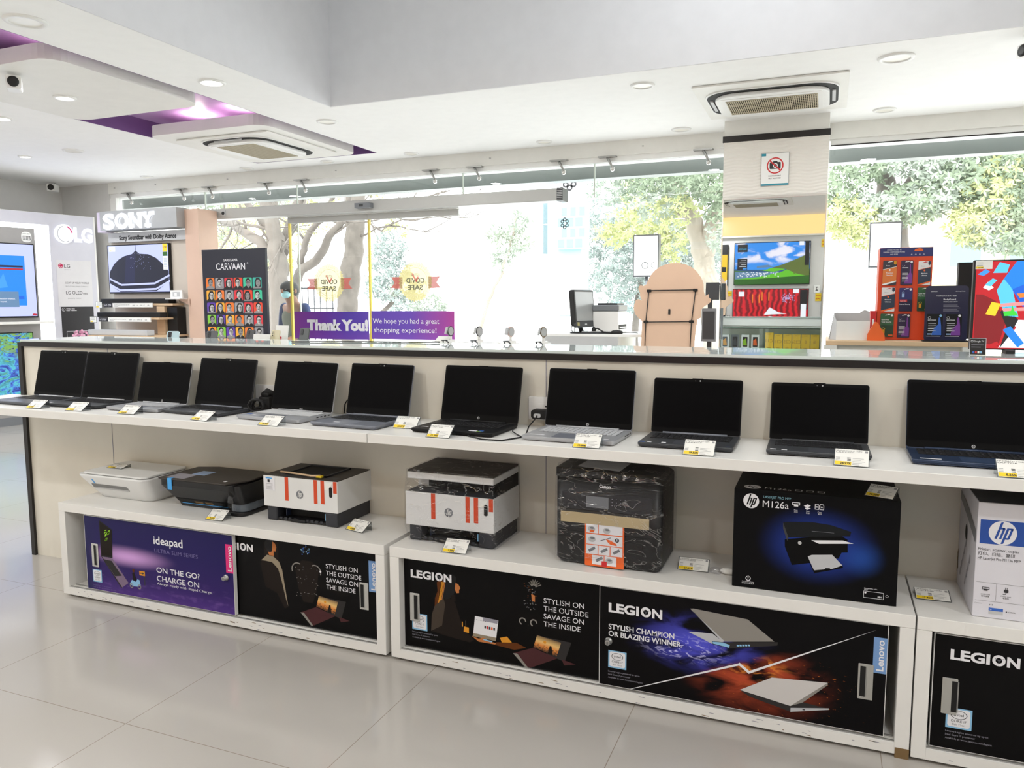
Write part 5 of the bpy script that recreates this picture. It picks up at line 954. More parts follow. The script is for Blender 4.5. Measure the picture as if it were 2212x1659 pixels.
# ================================================================ stickers and banner on the sliding leaves
g = G('art_banner', .4); c = g.ramp(g.x, [(0, (132, 52, 152)), (.35, (86, 62, 170)), (.75, (100, 66, 176)), (1, (170, 60, 150))]); c = g.mix(g.mul(g.sstep(g.y, .45, 0), .35), c, (140, 80, 190)); g.out(c)
t = thing('door_banner', 'purple thank-you banner stuck across both sliding leaves', 'banner', (-4.74, 7.475, 1.03)); f = FR(0, 7.474, 0)
m = MB(t); m.fbox(f, -5.788, 1.03, -4.772, 1.345, -.003, 0, 'art_banner'); m.face([f.p(-5.788, 1.03, .0004), f.p(-4.772, 1.03, .0004), f.p(-4.772, 1.345, .0004), f.p(-5.788, 1.345, .0004)], 'art_banner', [(0, 0), (.49, 0), (.49, 1), (0, 1)])
m.text(f, 'Thank You!', -5.61, 1.135, .115, WP, .001, bold=.06, fit=.83); m.build('half_sheet', t)
m = MB(t); m.fbox(f, -4.735, 1.04, -3.702, 1.352, -.003, 0, 'art_banner'); m.face([f.p(-4.735, 1.04, .0004), f.p(-3.702, 1.04, .0004), f.p(-3.702, 1.352, .0004), f.p(-4.735, 1.352, .0004)], 'art_banner', [(.51, 0), (1, 0), (1, 1), (.51, 1)])
m.text(f, 'We hope you had a great', -4.72, 1.215, .058, WP, .001, fit=.835); m.text(f, 'shopping experience!', -4.71, 1.115, .058, WP, .001, fit=.79); m.build('half_sheet', t)
translmat('seal_paper', (208, 198, 142), .9); translmat('seal_ring', (244, 238, 205), .95); translmat('seal_red', (176, 100, 92), .95); mat('seal_ink', (112, 112, 90), .6, alpha=.9, var=0); mat('seal_tick', (236, 120, 110), .6, alpha=.85, var=0)
def seal(x, label):
    t = thing('door_sticker', label, 'sticker', (x, 7.474, 1.45), 0, 'round safety seals on the sliding leaves'); f = F((x, 7.474, 1.672), (1, 0, 0), (0, 0, 1))
    for s in (-1, 1): m = MB(t); m.poly(f, [(s*.16, -.075), (s*.31, -.07), (s*.26, -.012), (s*.30, .052), (s*.16, .05)], 'seal_red', -.0004); m.build('ribbon_tail', t)
    m = MB(t); P = []
    for k in range(72): q = 2*pi*k/72; r = .222 if k % 2 else .203; P.append((r*cos(q)*.95, r*sin(q)))
    m.poly(f, P, 'seal_paper', .0004); m.ring(f, 0, 0, .148, .153, 'seal_ring', .0009, 48)
    for k in range(40): q = 2*pi*k/40; m.line(f, [(.165*cos(q), .17*sin(q)), (.178*cos(q), .183*sin(q))], .006, 'seal_ring', .0009)
    m.text(f, 'LOTUS IS', 0, .062, .026, 'seal_ink', .001, 'C', .01, fit=-.10); m.text(f, 'COVID', 0, -.012, .052, 'seal_ink', .001, 'C', .03, fit=-.225); m.text(f, 'SAFE', 0, -.088, .052, 'seal_ink', .001, 'C', .03, fit=-.19)
    m.line(f, [(.035, .05), (.012, .0), (-.035, .085)], .016, 'seal_tick', .0014); m.build('seal', t)
seal(-5.29, 'pale yellow round seal on the sliding leaf by the masked person')
seal(-4.17, 'pale yellow round seal on the sliding leaf at the free end of the banner')

# ================================================================ person outside the glass
def skin(name, parent, verts, edges, rad, mt, sub=2, root=0):
    me = bpy.data.meshes.new(name); me.from_pydata(verts, edges, []); me.materials.append(MATS[mt]); o = bpy.data.objects.new(name, me); COL.objects.link(o); o.parent = parent
    md = o.modifiers.new('skin', 'SKIN'); md.use_smooth_shade = True
    for i, r in enumerate(rad): s = me.skin_vertices[0].data[i]; s.radius = (r, r) if not isinstance(r, tuple) else r; s.use_root = (i == root)
    sb = o.modifiers.new('sub', 'SUBSURF'); sb.levels = sub; sb.render_levels = sub; return o
mat('skin_tone', (150, 104, 80), .55); mat('hair_dark', (40, 38, 38), .7); mat('mask_blue', (170, 222, 228), .6); mat('shirt_olive', (112, 116, 102), .8); mat('sleeve_navy', (52, 66, 104), .8); mat('trouser', (60, 62, 70), .8)
t = thing('person', 'masked person in a dark cap and grey vest standing outside behind the glass, looking down', 'person', (-6.2, 8.02, -.12), radians(-12)); t.scale = (1.05, 1.05, 1.05)
hz = .12
V = [(0, 0, .98), (0, .01, 1.16), (0, .0, 1.36), (0, -.02, 1.48), (0, -.07, 1.555), (0, -.085, 1.64), (.17, .0, 1.45), (.23, .0, 1.16), (.19, -.2, 1.08), (.175, -.27, 1.07), (-.17, .0, 1.45), (-.23, .0, 1.16), (-.15, -.2, 1.08), (-.13, -.27, 1.07), (.09, 0, .92), (.10, -.01, .50), (.10, .02, .08), (.11, -.11, .03), (-.09, 0, .92), (-.10, -.01, .50), (-.10, .02, .08), (-.11, -.11, .03)]
Ed = [(0, 1), (1, 2), (2, 3), (3, 4), (4, 5), (2, 6), (6, 7), (7, 8), (8, 9), (2, 10), (10, 11), (11, 12), (12, 13), (0, 14), (14, 15), (15, 16), (16, 17), (0, 18), (18, 19), (19, 20), (20, 21)]
Rd = [.12, .115, .13, .055, .075, .085, .055, .042, .030, .03, .055, .042, .030, .03, .085, .058, .04, .035, .085, .058, .04, .035]
b0 = len(V)
for s, w in ((1, 9), (-1, 13)):
    for k in range(5):
        bx, by, bz = V[w]; dx = (-.032+.016*k) if k < 4 else s*-.045; L = (.075, .085, .082, .065, .05)[k]
        V.append((bx+dx*.8, by-.035, bz-.002)); V.append((bx+dx*1.1, by-.035-L*.55, bz-.012)); V.append((bx+dx*1.15, by-.035-L*.8, bz-.04)); i = len(V)-3; Ed += [(w, i), (i, i+1), (i+1, i+2)]; Rd += [.0095, .009, .008]
skin('body', t, V, Ed, Rd, 'skin_tone')
skin('vest', t, [(0, 0, .86), (0, .01, 1.0), (0, .01, 1.2), (0, 0, 1.37), (.13, 0, 1.44), (-.13, 0, 1.44), (0, -.015, 1.475)], [(0, 1), (1, 2), (2, 3), (3, 4), (3, 5), (3, 6)], [(.17, .13), (.165, .125), (.17, .13), (.175, .14), .078, .078, .075], 'shirt_olive')
for s in (1, -1): skin('sleeve', t, [(s*.14, 0, 1.445), (s*.18, .0, 1.44), (s*.235, .0, 1.16), (s*.195, -.17, 1.085)], [(0, 1), (1, 2), (2, 3)], [.07, .07, .055, .042], 'sleeve_navy')
for s in (1, -1): skin('trouser_leg', t, [(s*.085, 0, .93), (s*.10, -.01, .50), (s*.10, .02, .1)], [(0, 1), (1, 2)], [.105, .075, .06], 'trouser')
for s in (1, -1): m = MB(); m.prism(FT(0, 0, 0), rrect(s*.105-.045, -.17, s*.105+.045, .08, .04), .0, .07, 'black'); m.build('shoe', t, .015)
m = MB(); m.ball((0, -.075, 1.665), .098, .112, .085, 'hair_dark', 18, 8, -8, 90); m.ball((0, -.05, 1.64), .094, .095, .09, 'hair_dark', 16, 8, -50, 20); m.build('cap', t)
m = MB(); m.ball((0, -.118, 1.59), .066, .058, .048, 'mask_blue', 16, 8, -70, 60); m.tube([(.06, -.14, 1.60), (.09, -.07, 1.63)], .003, 'mask_blue', 6); m.tube([(-.06, -.14, 1.60), (-.09, -.07, 1.63)], .003, 'mask_blue', 6); m.build('face_mask', t)
m = MB(); m.ball((0, -.178, 1.63), .014, .018, .022, 'skin_tone', 10, 6); m.build('nose', t)
for s in (1, -1):
    m = MB(); m.ball((s*.035, -.158, 1.652), .015, .010, .006, 'white', 10, 6); m.ball((s*.035, -.166, 1.650), .006, .004, .005, 'hair_dark', 8, 6); m.tube([(s*.018, -.168, 1.672), (s*.052, -.158, 1.672)], .004, 'hair_dark', 6); m.build('eye', t)
    m = MB(); m.ball((s*.092, -.06, 1.63), .010, .02, .03, 'skin_tone', 10, 6); m.build('ear', t)
# ================================================================ goods standing behind the partition
TZ = 1.12
mat('phone_black', (30, 32, 36), .3); mat('phone_blue', (190, 216, 224), .3); mat('phone_gold', (214, 204, 170), .3); mat('phone_green', (64, 70, 70), .3)
def phone(label, x, y, c, rz, lean=14, z=TZ):
    t = thing('smartphone', label, 'phone', (x, y, z), rz, 'phones standing behind the partition'); a = radians(lean); f = F((-.037, 0, .012), (1, 0, 0), (0, sin(a), cos(a)))
    m = MB(); m.prism(f, rrect(0, 0, .074, .158, .010), -.008, 0, c, sm=False); m.build('body', t, .0015)
    m = MB(); m.prism(f, rrect(.008, .118, .030, .152, .005), 0, .0018, 'dark_grey' if c != 'phone_gold' else c)
    for k in range(3): m.prism(f, ell(.019, .145-.010*k, .004, .004, 12), .0018, .0026, 'black')
    m.build('camera_block', t)
    m = MB(); m.box(-.03, .03, .0, .07, 0, .012, 'white'); m.tube([(0, .05, .012), (0, .035, .09)], .004, 'white', 6); m.build('stand', t)
phone('pale blue phone peeping over the partition below the pale soundbar', -3.62, 3.5, 'phone_blue', radians(25), 24)
phone('black phone peeping over the partition beside the dark upright of the soundbar stand', -3.33, 3.5, 'phone_black', radians(8), 18)
phone('black phone in front of the portrait standee, beside a white stand', -3.155, 3.62, 'phone_black', radians(-12), 14)
phone('gold phone in front of the portrait standee', -2.97, 3.62, 'phone_gold', radians(-12), 12)
phone('dark phone with three lenses standing past the edge of the portrait standee', -2.735, 3.58, 'phone_green', radians(-12), 12, 1.135)
def brochure(label, x0, x1, z1, y, red=False):
    t = thing('brochure_stand', label, 'stand', ((x0+x1)/2, y, TZ), 0, 'white display stands behind the partition'); f = F((x0, y, TZ), (1, 0, 0), (0, .2, .98)); m = MB(t); m.fbox(f, 0, 0, x1-x0, z1-TZ, -.006, 0, 'white'); m.build('panel', t, .001)
    m = MB(t); w = x1-x0
    if red: m.prism(f, rrect(.018, .10, .05, .128, .005), .0002, .0008, 'red'); m.text(f, 'Mi', .034, .108, .012, WP, .001, 'C', .02)
    else: m.quad(f, w*.36, (z1-TZ)*.62, w*.64, (z1-TZ)*.66, 'ink_soft', .0008); m.quad(f, w*.42, (z1-TZ)*.5, w*.58, (z1-TZ)*.52, 'ink_soft', .0008)
    m.build('printing', t)
brochure('low white stand between the black and gold phones', -3.105, -2.985, 1.265, 3.6); brochure('tall white card with a red badge in front of the portrait standee', -3.03, -2.94, 1.315, 3.7, True)
m = MB(); m.box(-2.80, -2.62, 3.5, 3.62, TZ, TZ+.015, 'light_grey'); solo(m, 'display_tray', 'flat grey tray under the dark three-lens phone', 'tray')
m = MB(); m.box(-1.94, -1.29, 3.60, 3.70, TZ, 1.238, 'white'); solo(m, 'display_riser', 'long white riser carrying the row of smartwatches', 'riser')
def watch(label, x, band, face, rz=0):
    t = thing('smartwatch', label, 'watch', (x, 3.65, 1.238), rz, 'smartwatches on the white riser')
    m = MB(); m.box(-.02, .02, -.02, .02, 0, .010, 'white'); m.tube([(0, 0, .01), (0, 0, .03)], .008, 'white', 8); m.build('stand', t)
    m = MB(); P = [(0, .017*cos(q), .055+.026*sin(q)) for q in [radians(-90+15*k) for k in range(25)]]
    b = len(m.v)
    for (_, y, z) in P: m.v += [(-.011, y, z), (.011, y, z), (-.011, y*.88, .055+(z-.055)*.88), (.011, y*.88, .055+(z-.055)*.88)]
    for i in range(len(P)-1):
        q = b+4*i; m.f += [((q, q+1, q+5, q+4), band, None, True), ((q+3, q+2, q+6, q+7), band, None, True), ((q+2, q, q+4, q+6), band, None, False), ((q+1, q+3, q+7, q+5), band, None, False)]
    m.build('strap', t)
    m = MB(); m.prism(FXp(0, 0, 0), ell(0, .055, .0145, .022, 20), -.010, .0125, 'light_grey'); m.build('cushion', t)
    m = MB(); f = F((0, -.0185, .057), (1, 0, 0), (0, .25, 1)); m.prism(f, rrect(-.015, -.019, .015, .019, .006), 0, .007, face); m.build('watch_face', t, .001)
watch('dark smartwatch beside a tilted white card at the start of the riser', -1.832, 'dark_grey', 'light_grey', radians(-48)); watch('dark smartwatch second along the white riser', -1.666, 'dark_grey', 'light_grey', radians(-55)); watch('pale pink smartwatch on the white riser', -1.49, mat('strap_pink', (232, 205, 196), .5), 'light_grey', radians(-42)); watch('dark smartwatch at the cash desk end of the white riser', -1.313, 'brown', 'light_grey', radians(-58))
m = MB(); m.fbox(F((-1.915, 3.63, 1.24), (1, 0, 0), (0, .8, .45)), 0, 0, .075, .05, -.003, 0, 'paper'); solo(m, 'price_card', 'tilted white card beside the first smartwatch on the riser', 'price tag')
for x, lb in ((-1.726, 'folded dark watch strap on the glass in front of the first smartwatch'), (-1.571, 'folded dark watch strap on the glass in front of the second smartwatch'), (-1.400, 'folded dark watch strap on the glass in front of the pink smartwatch'), (-1.240, 'folded dark watch strap on the glass at the cash desk end of the row')):
    t = thing('watch_strap', lb, 'watch strap', (x, 3.38, 1.244), radians(-20), 'dark straps on the glass top'); m = MB(); m.box(-.016, .008, -.012, .012, .012, .017, 'dark_grey'); m.build('face', t, .002)
    m = MB(); m.tube([(-.014, 0, .013), (-.012, 0, .003)], .003, 'dark_grey', 6); m.tube([(.006, 0, .014), (.018, 0, .008), (.024, 0, .003)], .003, 'dark_grey', 6); m.build('strap', t)
m = MB(); m.tube([(-2.5, 3.2, 1.248), (-2.2, 3.3, 1.248), (-1.9, 3.36, 1.248), (-1.75, 3.37, 1.25)], .0035, 'black', 6); solo(m, 'security_cable', 'thin black cable running along the glass top to the watches', 'cable')
# cash desk with monitor, keyboard, mouse and printer
t = thing('cash_desk', 'white cash desk behind the partition carrying a monitor', 'desk', (-1.85, 6.7, 0))
m = MB(t); m.box(-2.28, -1.63, 6.38, 6.4, 0, 1.15, 'light_grey'); m.build('front_panel', t); m = MB(t); m.box(-2.28, -1.40, 6.38, 7.05, 1.15, 1.172, 'white'); m.build('top_board', t, .001)
for x in (-1.65, -2.28): m = MB(t); m.box(x, x+.02, 6.401, 7.04, 0, 1.149, 'white'); m.build('side_panel', t)
m = MB(t); m.box(-1.45, -1.42, 6.5, 7.04, 0, 1.15, 'laminate_cream'); m.build('end_panel', t)
DZ = 1.172
t = thing('computer_monitor', 'old black-framed monitor seen obliquely on the cash desk', 'monitor', (-1.97, 6.52, DZ), radians(80)); f = F((-.19, -.02, .065), (1, 0, 0), (0, .08, 1))
m = MB(); m.prism(f, rrect(0, 0, .38, .315, .03), -.05, 0, 'black', sm=False); m.build('casing', t, .008)
m = MB(); m.quad(f, .022, .045, .358, .295, mat('monitor_grey', (150, 152, 152), .25), .0012); m.build('screen', t); m = MB(); m.prism(f, rrect(.0, -.012, .38, .04, .02), -.02, .001, 'dark_grey'); m.quad(f, .17, .008, .21, .02, 'light_grey', .0016); m.quad(f, .03, .004, .07, .034, 'seal_paper', .0016); m.build('lower_bezel', t)
m = MB(); m.tube([(0, .02, .01), (0, .05, .08)], .02, 'black', 10); m.prism(FT(0, 0, 0), ell(0, .03, .11, .09, 24), 0, .012, 'black'); m.build('stand', t)
t = thing('computer_keyboard', 'dark keyboard lying on the cash desk in front of the monitor', 'keyboard', (-1.86, 6.49, DZ), radians(14)); m = MB(); m.box(-.12, .14, -.06, .06, 0, .014, 'dark_grey'); m.build('base', t, .002)
m = MB()
for j in range(5):
    for i in range(14): m.box(-.114+.0178*i, -.099+.0178*i, -.05+.02*j, -.034+.02*j, .014, .02, 'light_grey')
m.build('keys', t)
t = thing('computer_mouse', 'black mouse at the edge of the cash desk with its lead hanging down', 'mouse', (-1.66, 6.46, DZ), radians(-70)); m = MB(); m.ball((0, 0, .012), .03, .055, .022, 'black', 14, 8, -30, 90); m.build('body', t); m = MB(); m.tube([(0, .05, .012), (-.03, .12, .012), (-.10, .18, .006), (-.145, .235, -.02), (-.15, .245, -.12)], .003, 'black', 6); m.build('lead', t)
m = MB(); m.tube([(-1.86, 6.48, DZ+.04), (-1.83, 6.46, DZ+.045), (-1.77, 6.44, DZ+.015), (-1.70, 6.42, DZ+.006)], .006, 'black', 8); m.ball((-1.87, 6.48, DZ+.03), .02, .018, .03, 'black', 10, 8); solo(m, 'barcode_scanner', 'small black hand scanner with a thick lead by the cash desk printer', 'scanner')
m = MB(); m.tube([(-2.04, 6.6, DZ+.14), (-2.09, 6.58, DZ+.1), (-2.1, 6.56, DZ+.03), (-2.06, 6.5, DZ+.006), (-2.02, 6.47, DZ+.005)], .004, 'black', 6); m.tube([(-2.03, 6.6, DZ+.1), (-2.07, 6.56, DZ+.05), (-2.06, 6.52, DZ+.006)], .003, 'black', 6); solo(m, 'monitor_cable', 'black cables looping down behind the cash desk monitor', 'cable')
t = thing('printer', 'white office printer with a grey lid on the cash desk beside the monitor', 'printer', (-1.79, 6.8, DZ)); m = MB(t); m.box(-1.93, -1.70, 6.66, 6.98, DZ, DZ+.19, 'white'); m.build('body', t, .006)
m = MB(t); m.box(-1.935, -1.695, 6.655, 6.985, DZ+.19, DZ+.245, 'mid_grey'); m.build('lid', t, .008); m = MB(t); m.box(-1.6995, -1.697, 6.68, 6.96, DZ+.03, DZ+.07, 'deep_black'); m.box(-1.6995, -1.694, 6.70, 6.94, DZ+.04, DZ+.05, 'white'); m.build('paper_slot', t)
m = MB(t); m.box(-1.90, -1.72, 6.70, 6.96, DZ+.245, DZ+.262, 'dark_grey'); m.build('feeder', t, .004)
m = MB(); m.fbox(FT(-1.94, 6.45, DZ), 0, 0, .14, .08, 0, .004, 'pink_tag'); solo(m, 'folder', 'thin pink folder under things on the cash desk', 'folder')
# figure cut-out seen from its bare hardboard back
t = thing('cutout_standee', 'brown hardboard cut-out seen from behind with a black wire frame', 'standee', (-1.17, 6.32, 0)); f = FR(0, 6.3, 0)
OUT = [(-1.415, 0), (-1.415, 1.093), (-1.408, 1.285), (-1.439, 1.313), (-1.468, 1.347), (-1.479, 1.388), (-1.475, 1.425), (-1.462, 1.455), (-1.441, 1.466), (-1.410, 1.453), (-1.422, 1.475), (-1.43, 1.50), (-1.428, 1.517), (-1.438, 1.533), (-1.443, 1.551), (-1.438, 1.57), (-1.425, 1.578), (-1.401, 1.571), (-1.377, 1.585), (-1.366, 1.612), (-1.354, 1.638), (-1.336, 1.667), (-1.314, 1.692), (-1.286, 1.714), (-1.254, 1.731), (-1.22, 1.743), (-1.187, 1.750), (-1.127, 1.753), (-1.067, 1.740), (-1.035, 1.727), (-1.007, 1.709), (-.98, 1.686), (-.960, 1.659), (-.943, 1.637), (-.930, 1.612), (-.919, 1.573), (-.919, 1.533), (-.907, 1.487), (-.878, 1.503), (-.875, 1.474), (-.858, 1.460), (-.862, 1.44), (-.877, 1.427), (-.909, 1.408), (-.934, 1.381), (-.936, 1.315), (-.962, 1.301), (-.976, 1.181), (-.981, 1.101), (-1.0, 0)]
m = MB(t); m.prism(f, OUT, -.008, 0, mat('hardboard', (220, 186, 160), .4)); m.build('board', t)
m = MB(t)
for P in ([(-1.354, 1.534), (-.980, 1.537)], [(-1.376, 1.279), (-1.008, 1.284)], [(-1.354, 1.534), (-1.376, 1.279), (-1.40, .3)], [(-.980, 1.537), (-1.008, 1.284), (-1.04, .3)]): m.tube([f.p(x, z, .006) for x, z in P], .004, 'black', 6)
m.build('wire_frame', t)
for x, z in ((-1.352, 1.53), (-.982, 1.533), (-1.376, 1.279), (-1.008, 1.284)): m = MB(t); m.prism(f, rrect(x-.018, z-.010, x+.018, z+.012, .005), .001, .012, 'black'); m.build('clip', t)
m = MB(t); m.prism(f, rrect(-1.194, 1.34, -1.178, 1.385, .004), .0005, .006, 'black'); m.build('catch', t)
t = thing('payment_kiosk', 'grey upright machine on a post between the cut-out and the column', 'kiosk', (-.94, 6.9, 0)); m = MB(t); m.box(-.965, -.93, 6.88, 6.92, 0, 1.48, 'dark_grey'); m.prism(FT(0, 0, 0), ell(-.95, 6.9, .1, .1, 20), 0, .02, 'dark_grey'); m.build('post', t)
m = MB(t); m.fbox(F((-.985, 6.86, 1.46), (1, 0, 0), (0, .15, 1)), 0, 0, .115, .15, -.03, 0, 'dark_grey'); m.build('display', t, .004); m = MB(t); m.box(-1.01, -.89, 6.85, 6.88, 1.1, 1.385, 'mid_grey'); m.quad(FR(0, 6.85, 0), -1.0, 1.12, -.9, 1.36, 'dark_grey', .0006); m.build('panel', t)
# riser table with gift cards
t = thing('riser_table', 'white table with a pale wooden top behind the far end of the partition', 'table', (.33, 4.45, 0))
m = MB(t); m.box(-.005, .66, 4.22, 4.72, 1.222, 1.245, 'wood'); m.build('top_board', t, .003); m = MB(t); m.box(.03, .62, 4.26, 4.70, 0, 1.221, 'laminate_white'); m.build('body', t)
for x in (-.012, .60): m = MB(t); m.box(x, x+.06, 4.20, 4.25, 0, 1.2215, 'laminate_white'); m.build('leg', t)
RY = 4.40
t = thing('gift_card_rack', 'orange card rack with a navy header hung with software cards', 'card rack', (.36, RY, 1.245)); f = FR(0, RY, 0)
m = MB(t); m.box(.234, .476, RY, RY+.18, 1.2455, 1.71, mat('rack_orange', (226, 72, 24), .4)); m.build('body', t, .002)
m = MB(t); m.quad(f, .236, 1.664, .475, 1.709, mat('rack_navy', (36, 44, 104), .4), .001); m.text(f, 'ACCESS THE BEST IN', .300, 1.696, .006, WP, .0015, 'C', fit=.065); m.text(f, 'GAMING, SOFTWARE, MOVIES', .300, 1.685, .006, WP, .0015, 'C', fit=.098); m.text(f, 'AND MORE', .300, 1.674, .006, WP, .0015, 'C', fit=.035)
m.poly(f, [(.39, 1.69), (.43, 1.69), (.43, 1.70), (.415, 1.705), (.395, 1.70)], 'orange', .0014)
for k in range(4): m.ring(f, .38+.018*k, 1.674, .002, .0032, WP, .0014, 10)
m.build('header', t)
CK = {'a': ((54, 52, 62), (222, 122, 56)), 'b': ((44, 32, 66), (120, 60, 150)), 'c': ((232, 230, 230), (46, 58, 78)), 'd': ((44, 44, 104), (30, 24, 60)), 'e': ((48, 92, 58), (36, 66, 44))}
for k, v in CK.items(): mat('card_'+k+'0', v[0], .35, var=0); mat('card_'+k+'1', v[1], .35, var=0)
def giftcard(label, x0, z0, x1, z1, k, head, sub):
    y = RY-.008; t = thing('gift_card', label, 'gift card', ((x0+x1)/2, y, z0), 0, 'cards on the orange rack'); f = FR(0, y, 0); w, h = x1-x0, z1-z0
    m = MB(t); m.prism(f, rrect(x0, z0, x1, z1, .004), -.001, 0, 'card_'+k+'0'); Y = lambda v: z0+h*v; X = lambda u: x0+w*u
    c1 = 'card_'+k+'1'
    if k in 'ac':
        m.poly(f, [(X(0), Y(.62)), (X(1), Y(.74)), (X(1), Y(.18)), (X(0), Y(.04))], c1, .0004); m.poly(f, [(X(0), Y(.04)), (X(1), Y(.18)), (X(1), Y(.13)), (X(.2), Y(0)), (X(0), Y(0))], 'white' if k == 'a' else 'orange', .0006); m.line(f, [(X(0), Y(.63)), (X(1), Y(.75))], .002, 'white' if k == 'a' else 'orange', .0006)
        m.poly(f, ell(X(.5), Y(.61), .004, .005, 10), 'white' if k == 'a' else 'orange', .0008); m.text(f, 'Avast', X(.2), Y(.77), .006, 'white_print' if k == 'a' else 'ink_soft', .0008)
    elif k == 'b': m.poly(f, [(X(.3), Y(.05)), (X(.95), Y(.05)), (X(.95), Y(.4)), (X(.85), Y(.5)), (X(.8), Y(.85)), (X(.74), Y(.85)), (X(.72), Y(.5)), (X(.5), Y(.35))], c1, .0004); m.text(f, 'BODYGUARD', X(.1), Y(.68), .005, WP, .0008, bold=.02, fit=w*.5); m.ring(f, X(.22), Y(.8), .0045, .0055, WP, .0008, 12, 180, 360)
    elif k == 'd': m.quad(f, X(0), Y(0), X(1), Y(.5), c1, .0004); m.ring(f, X(.3), Y(.78), .005, .0065, 'blue_print', .0008, 14, 0, 180); m.quad(f, X(.2), Y(.6), X(.4), Y(.76), 'blue_print', .0008); m.quad(f, X(.05), Y(.4), X(.62), Y(.5), 'red', .0008); m.text(f, 'Quick Heal', X(.1), Y(.42), .005, WP, .001, fit=w*.45)
    else: m.quad(f, X(.03), Y(.02), X(.97), Y(.5), c1, .0004); m.ring(f, X(.25), Y(.33), .006, .0075, 'yellow', .0008, 14, 0, 180); m.quad(f, X(.15), Y(.14), X(.35), Y(.32), 'amber_print', .0008); m.quad(f, X(.62), Y(.05), X(.95), Y(.1), 'orange', .0008)
    if k == 'd': m.text(f, head, X(.05), Y(.28), .006, WP, .0008, bold=.02, fit=w*.8)
    elif k == 'b':
        for q in range(7): m.quad(f, X(.12), Y(.14+.055*q), X(.6), Y(.155+.055*q), WP, .0008)
    elif k == 'e': m.text(f, head, X(.08), Y(.72), .006, WP, .0008, bold=.015, fit=w*.55); m.text(f, sub, X(.08), Y(.62), .006, WP, .0008, bold=.015, fit=w*.75)
    else: m.text(f, head, X(.5), Y(.47), .006, WP, .001, 'C', .02, fit=w*.5); m.text(f, sub, X(.5), Y(.38), .006, WP, .001, 'C', .02, fit=w*.45)
    m.poly(f, [(X(.35), Y(.92)), (X(.72), Y(.95)), (X(.72), Y(.97)), (X(.55), Y(.98)), (X(.35), Y(.94))], 'white' if k != 'c' else 'red', .0012)
    if k in 'bde': m.poly(f, ell(X(.85), Y(.93), .0055, .0055, 14), WP, .0012)
    else: m.poly(f, [(X(.78), Y(.86)), (X(.78), Y(.99)), (X(.97), Y(.99)), (X(.97), Y(.86)), (X(.875), Y(.82))], 'amber_print' if k == 'a' else 'navy', .0012)
    m.build('card', t); m = MB(t); m.tube([f.p(X(.5), Y(.955), -.001), f.p(X(.5), Y(.955), .006)], .0015, 'chrome', 6); m.build('hook', t)
giftcard('orange and white card in the top row of the rack, under the header lettering', .252, 1.523, .315, 1.646, 'a', 'Premium', 'Security'); giftcard('purple card in the top row of the rack', .334, 1.523, .389, 1.645, 'b', '', ''); giftcard('white and slate card at the far end of the top row of the rack', .412, 1.52, .468, 1.64, 'c', 'Mobile Security', 'Ultimate')
giftcard('white and slate card in the middle row of the rack', .251, 1.389, .313, 1.51, 'c', 'Mobile Security', 'Ultimate'); giftcard('navy card with a red block in the middle row of the rack', .332, 1.39, .392, 1.508, 'd', 'Internet Security', ''); giftcard('green card half hidden by the navy counter sign', .414, 1.391, .470, 1.509, 'e', 'Quick Heal', 'Total Security')
giftcard('green card in the bottom row of the rack behind the orange holder', .251, 1.26, .313, 1.378, 'e', 'Quick Heal', 'Total Security'); giftcard('purple card in the bottom row of the rack', .33, 1.257, .387, 1.377, 'b', '', '')
t = thing('counter_sign', 'navy counter sign standing in front of the orange card rack', 'sign', (.53, 4.27, 1.245)); f = F((0, 4.25, 1.247), (1, 0, 0), (0, .05, 1)); m = MB(t); m.prism(f, rrect(.437, 0, .62, .268, .018), -.004, 0, mat('sign_navy', (30, 30, 62), .3)); m.build('panel', t); m = MB(t); m.box(.432, .626, 4.24, 4.31, 1.2455, 1.252, 'black'); m.build('foot', t)
m = MB(t); m.text(f, 'YOUR DATA IS AT RISK', .527, .216, .0065, WP, .0006, 'C', fit=.086); m.text(f, 'BodyGuard', .515, .198, .0085, WP, .0006, bold=.01, fit=.052); m.text(f, 'MOBILE SECURITY', .515, .188, .005, WP, .0006, fit=.06); m.text(f, 'Safehouse', .46, .238, .005, WP, .0006); m.text(f, '#BeAmongstTheSafe', .565, .239, .004, WP, .0006, fit=.04)
for k in range(5): m.quad(f, .515, .174-.007*k, .575+.006*(k % 3), .1758-.007*k, 'grey_print', .0006)
for x0, c in ((.448, 'sticker_blue'), (.528, mat('bg_purple', (120, 60, 150), .4, var=0))):
    m.quad(f, x0, .024, x0+.068, .132, 'lap_black', .0006); m.poly(f, [(x0+.02, .03), (x0+.064, .03), (x0+.062, .075), (x0+.056, .115), (x0+.05, .115), (x0+.048, .08), (x0+.034, .068)], c, .001); m.text(f, 'BODYGUARD', x0+.004, .1, .005, WP, .001, bold=.02, fit=.036); m.poly(f, ell(x0+.058, .124, .006, .006, 14), 'sky_print' if c == 'sticker_blue' else WP, .0012); m.ring(f, x0+.01, .114, .005, .0062, WP, .001, 14)
    for k in range(5): m.quad(f, x0+.006, .05+.009*k, x0+.04, .0525+.009*k, WP, .001)
    m.quad(f, x0, .024, x0+.06, .0255, WP, .0012); m.quad(f, x0+.004, .032, x0+.024, .038, 'blue_print', .0012)
m.build('printing', t)
t = thing('leaflet_box', 'open white card box with a curved front beside the orange rack', 'box', (.1, 4.32, 1.245)); m = MB(t); fb = FR(0, 4.36, 0); m.prism(fb, [(.008, 1.2455), (.030, 1.379), (.04, 1.384), (.15, 1.382), (.16, 1.39), (.175, 1.398), (.198, 1.389), (.205, 1.2455)], -.003, 0, 'light_grey'); m.build('back_flap', t)
m = MB(t); P = [(.043+.155*k/10, 4.28-.012*sin(pi*k/10)) for k in range(11)]
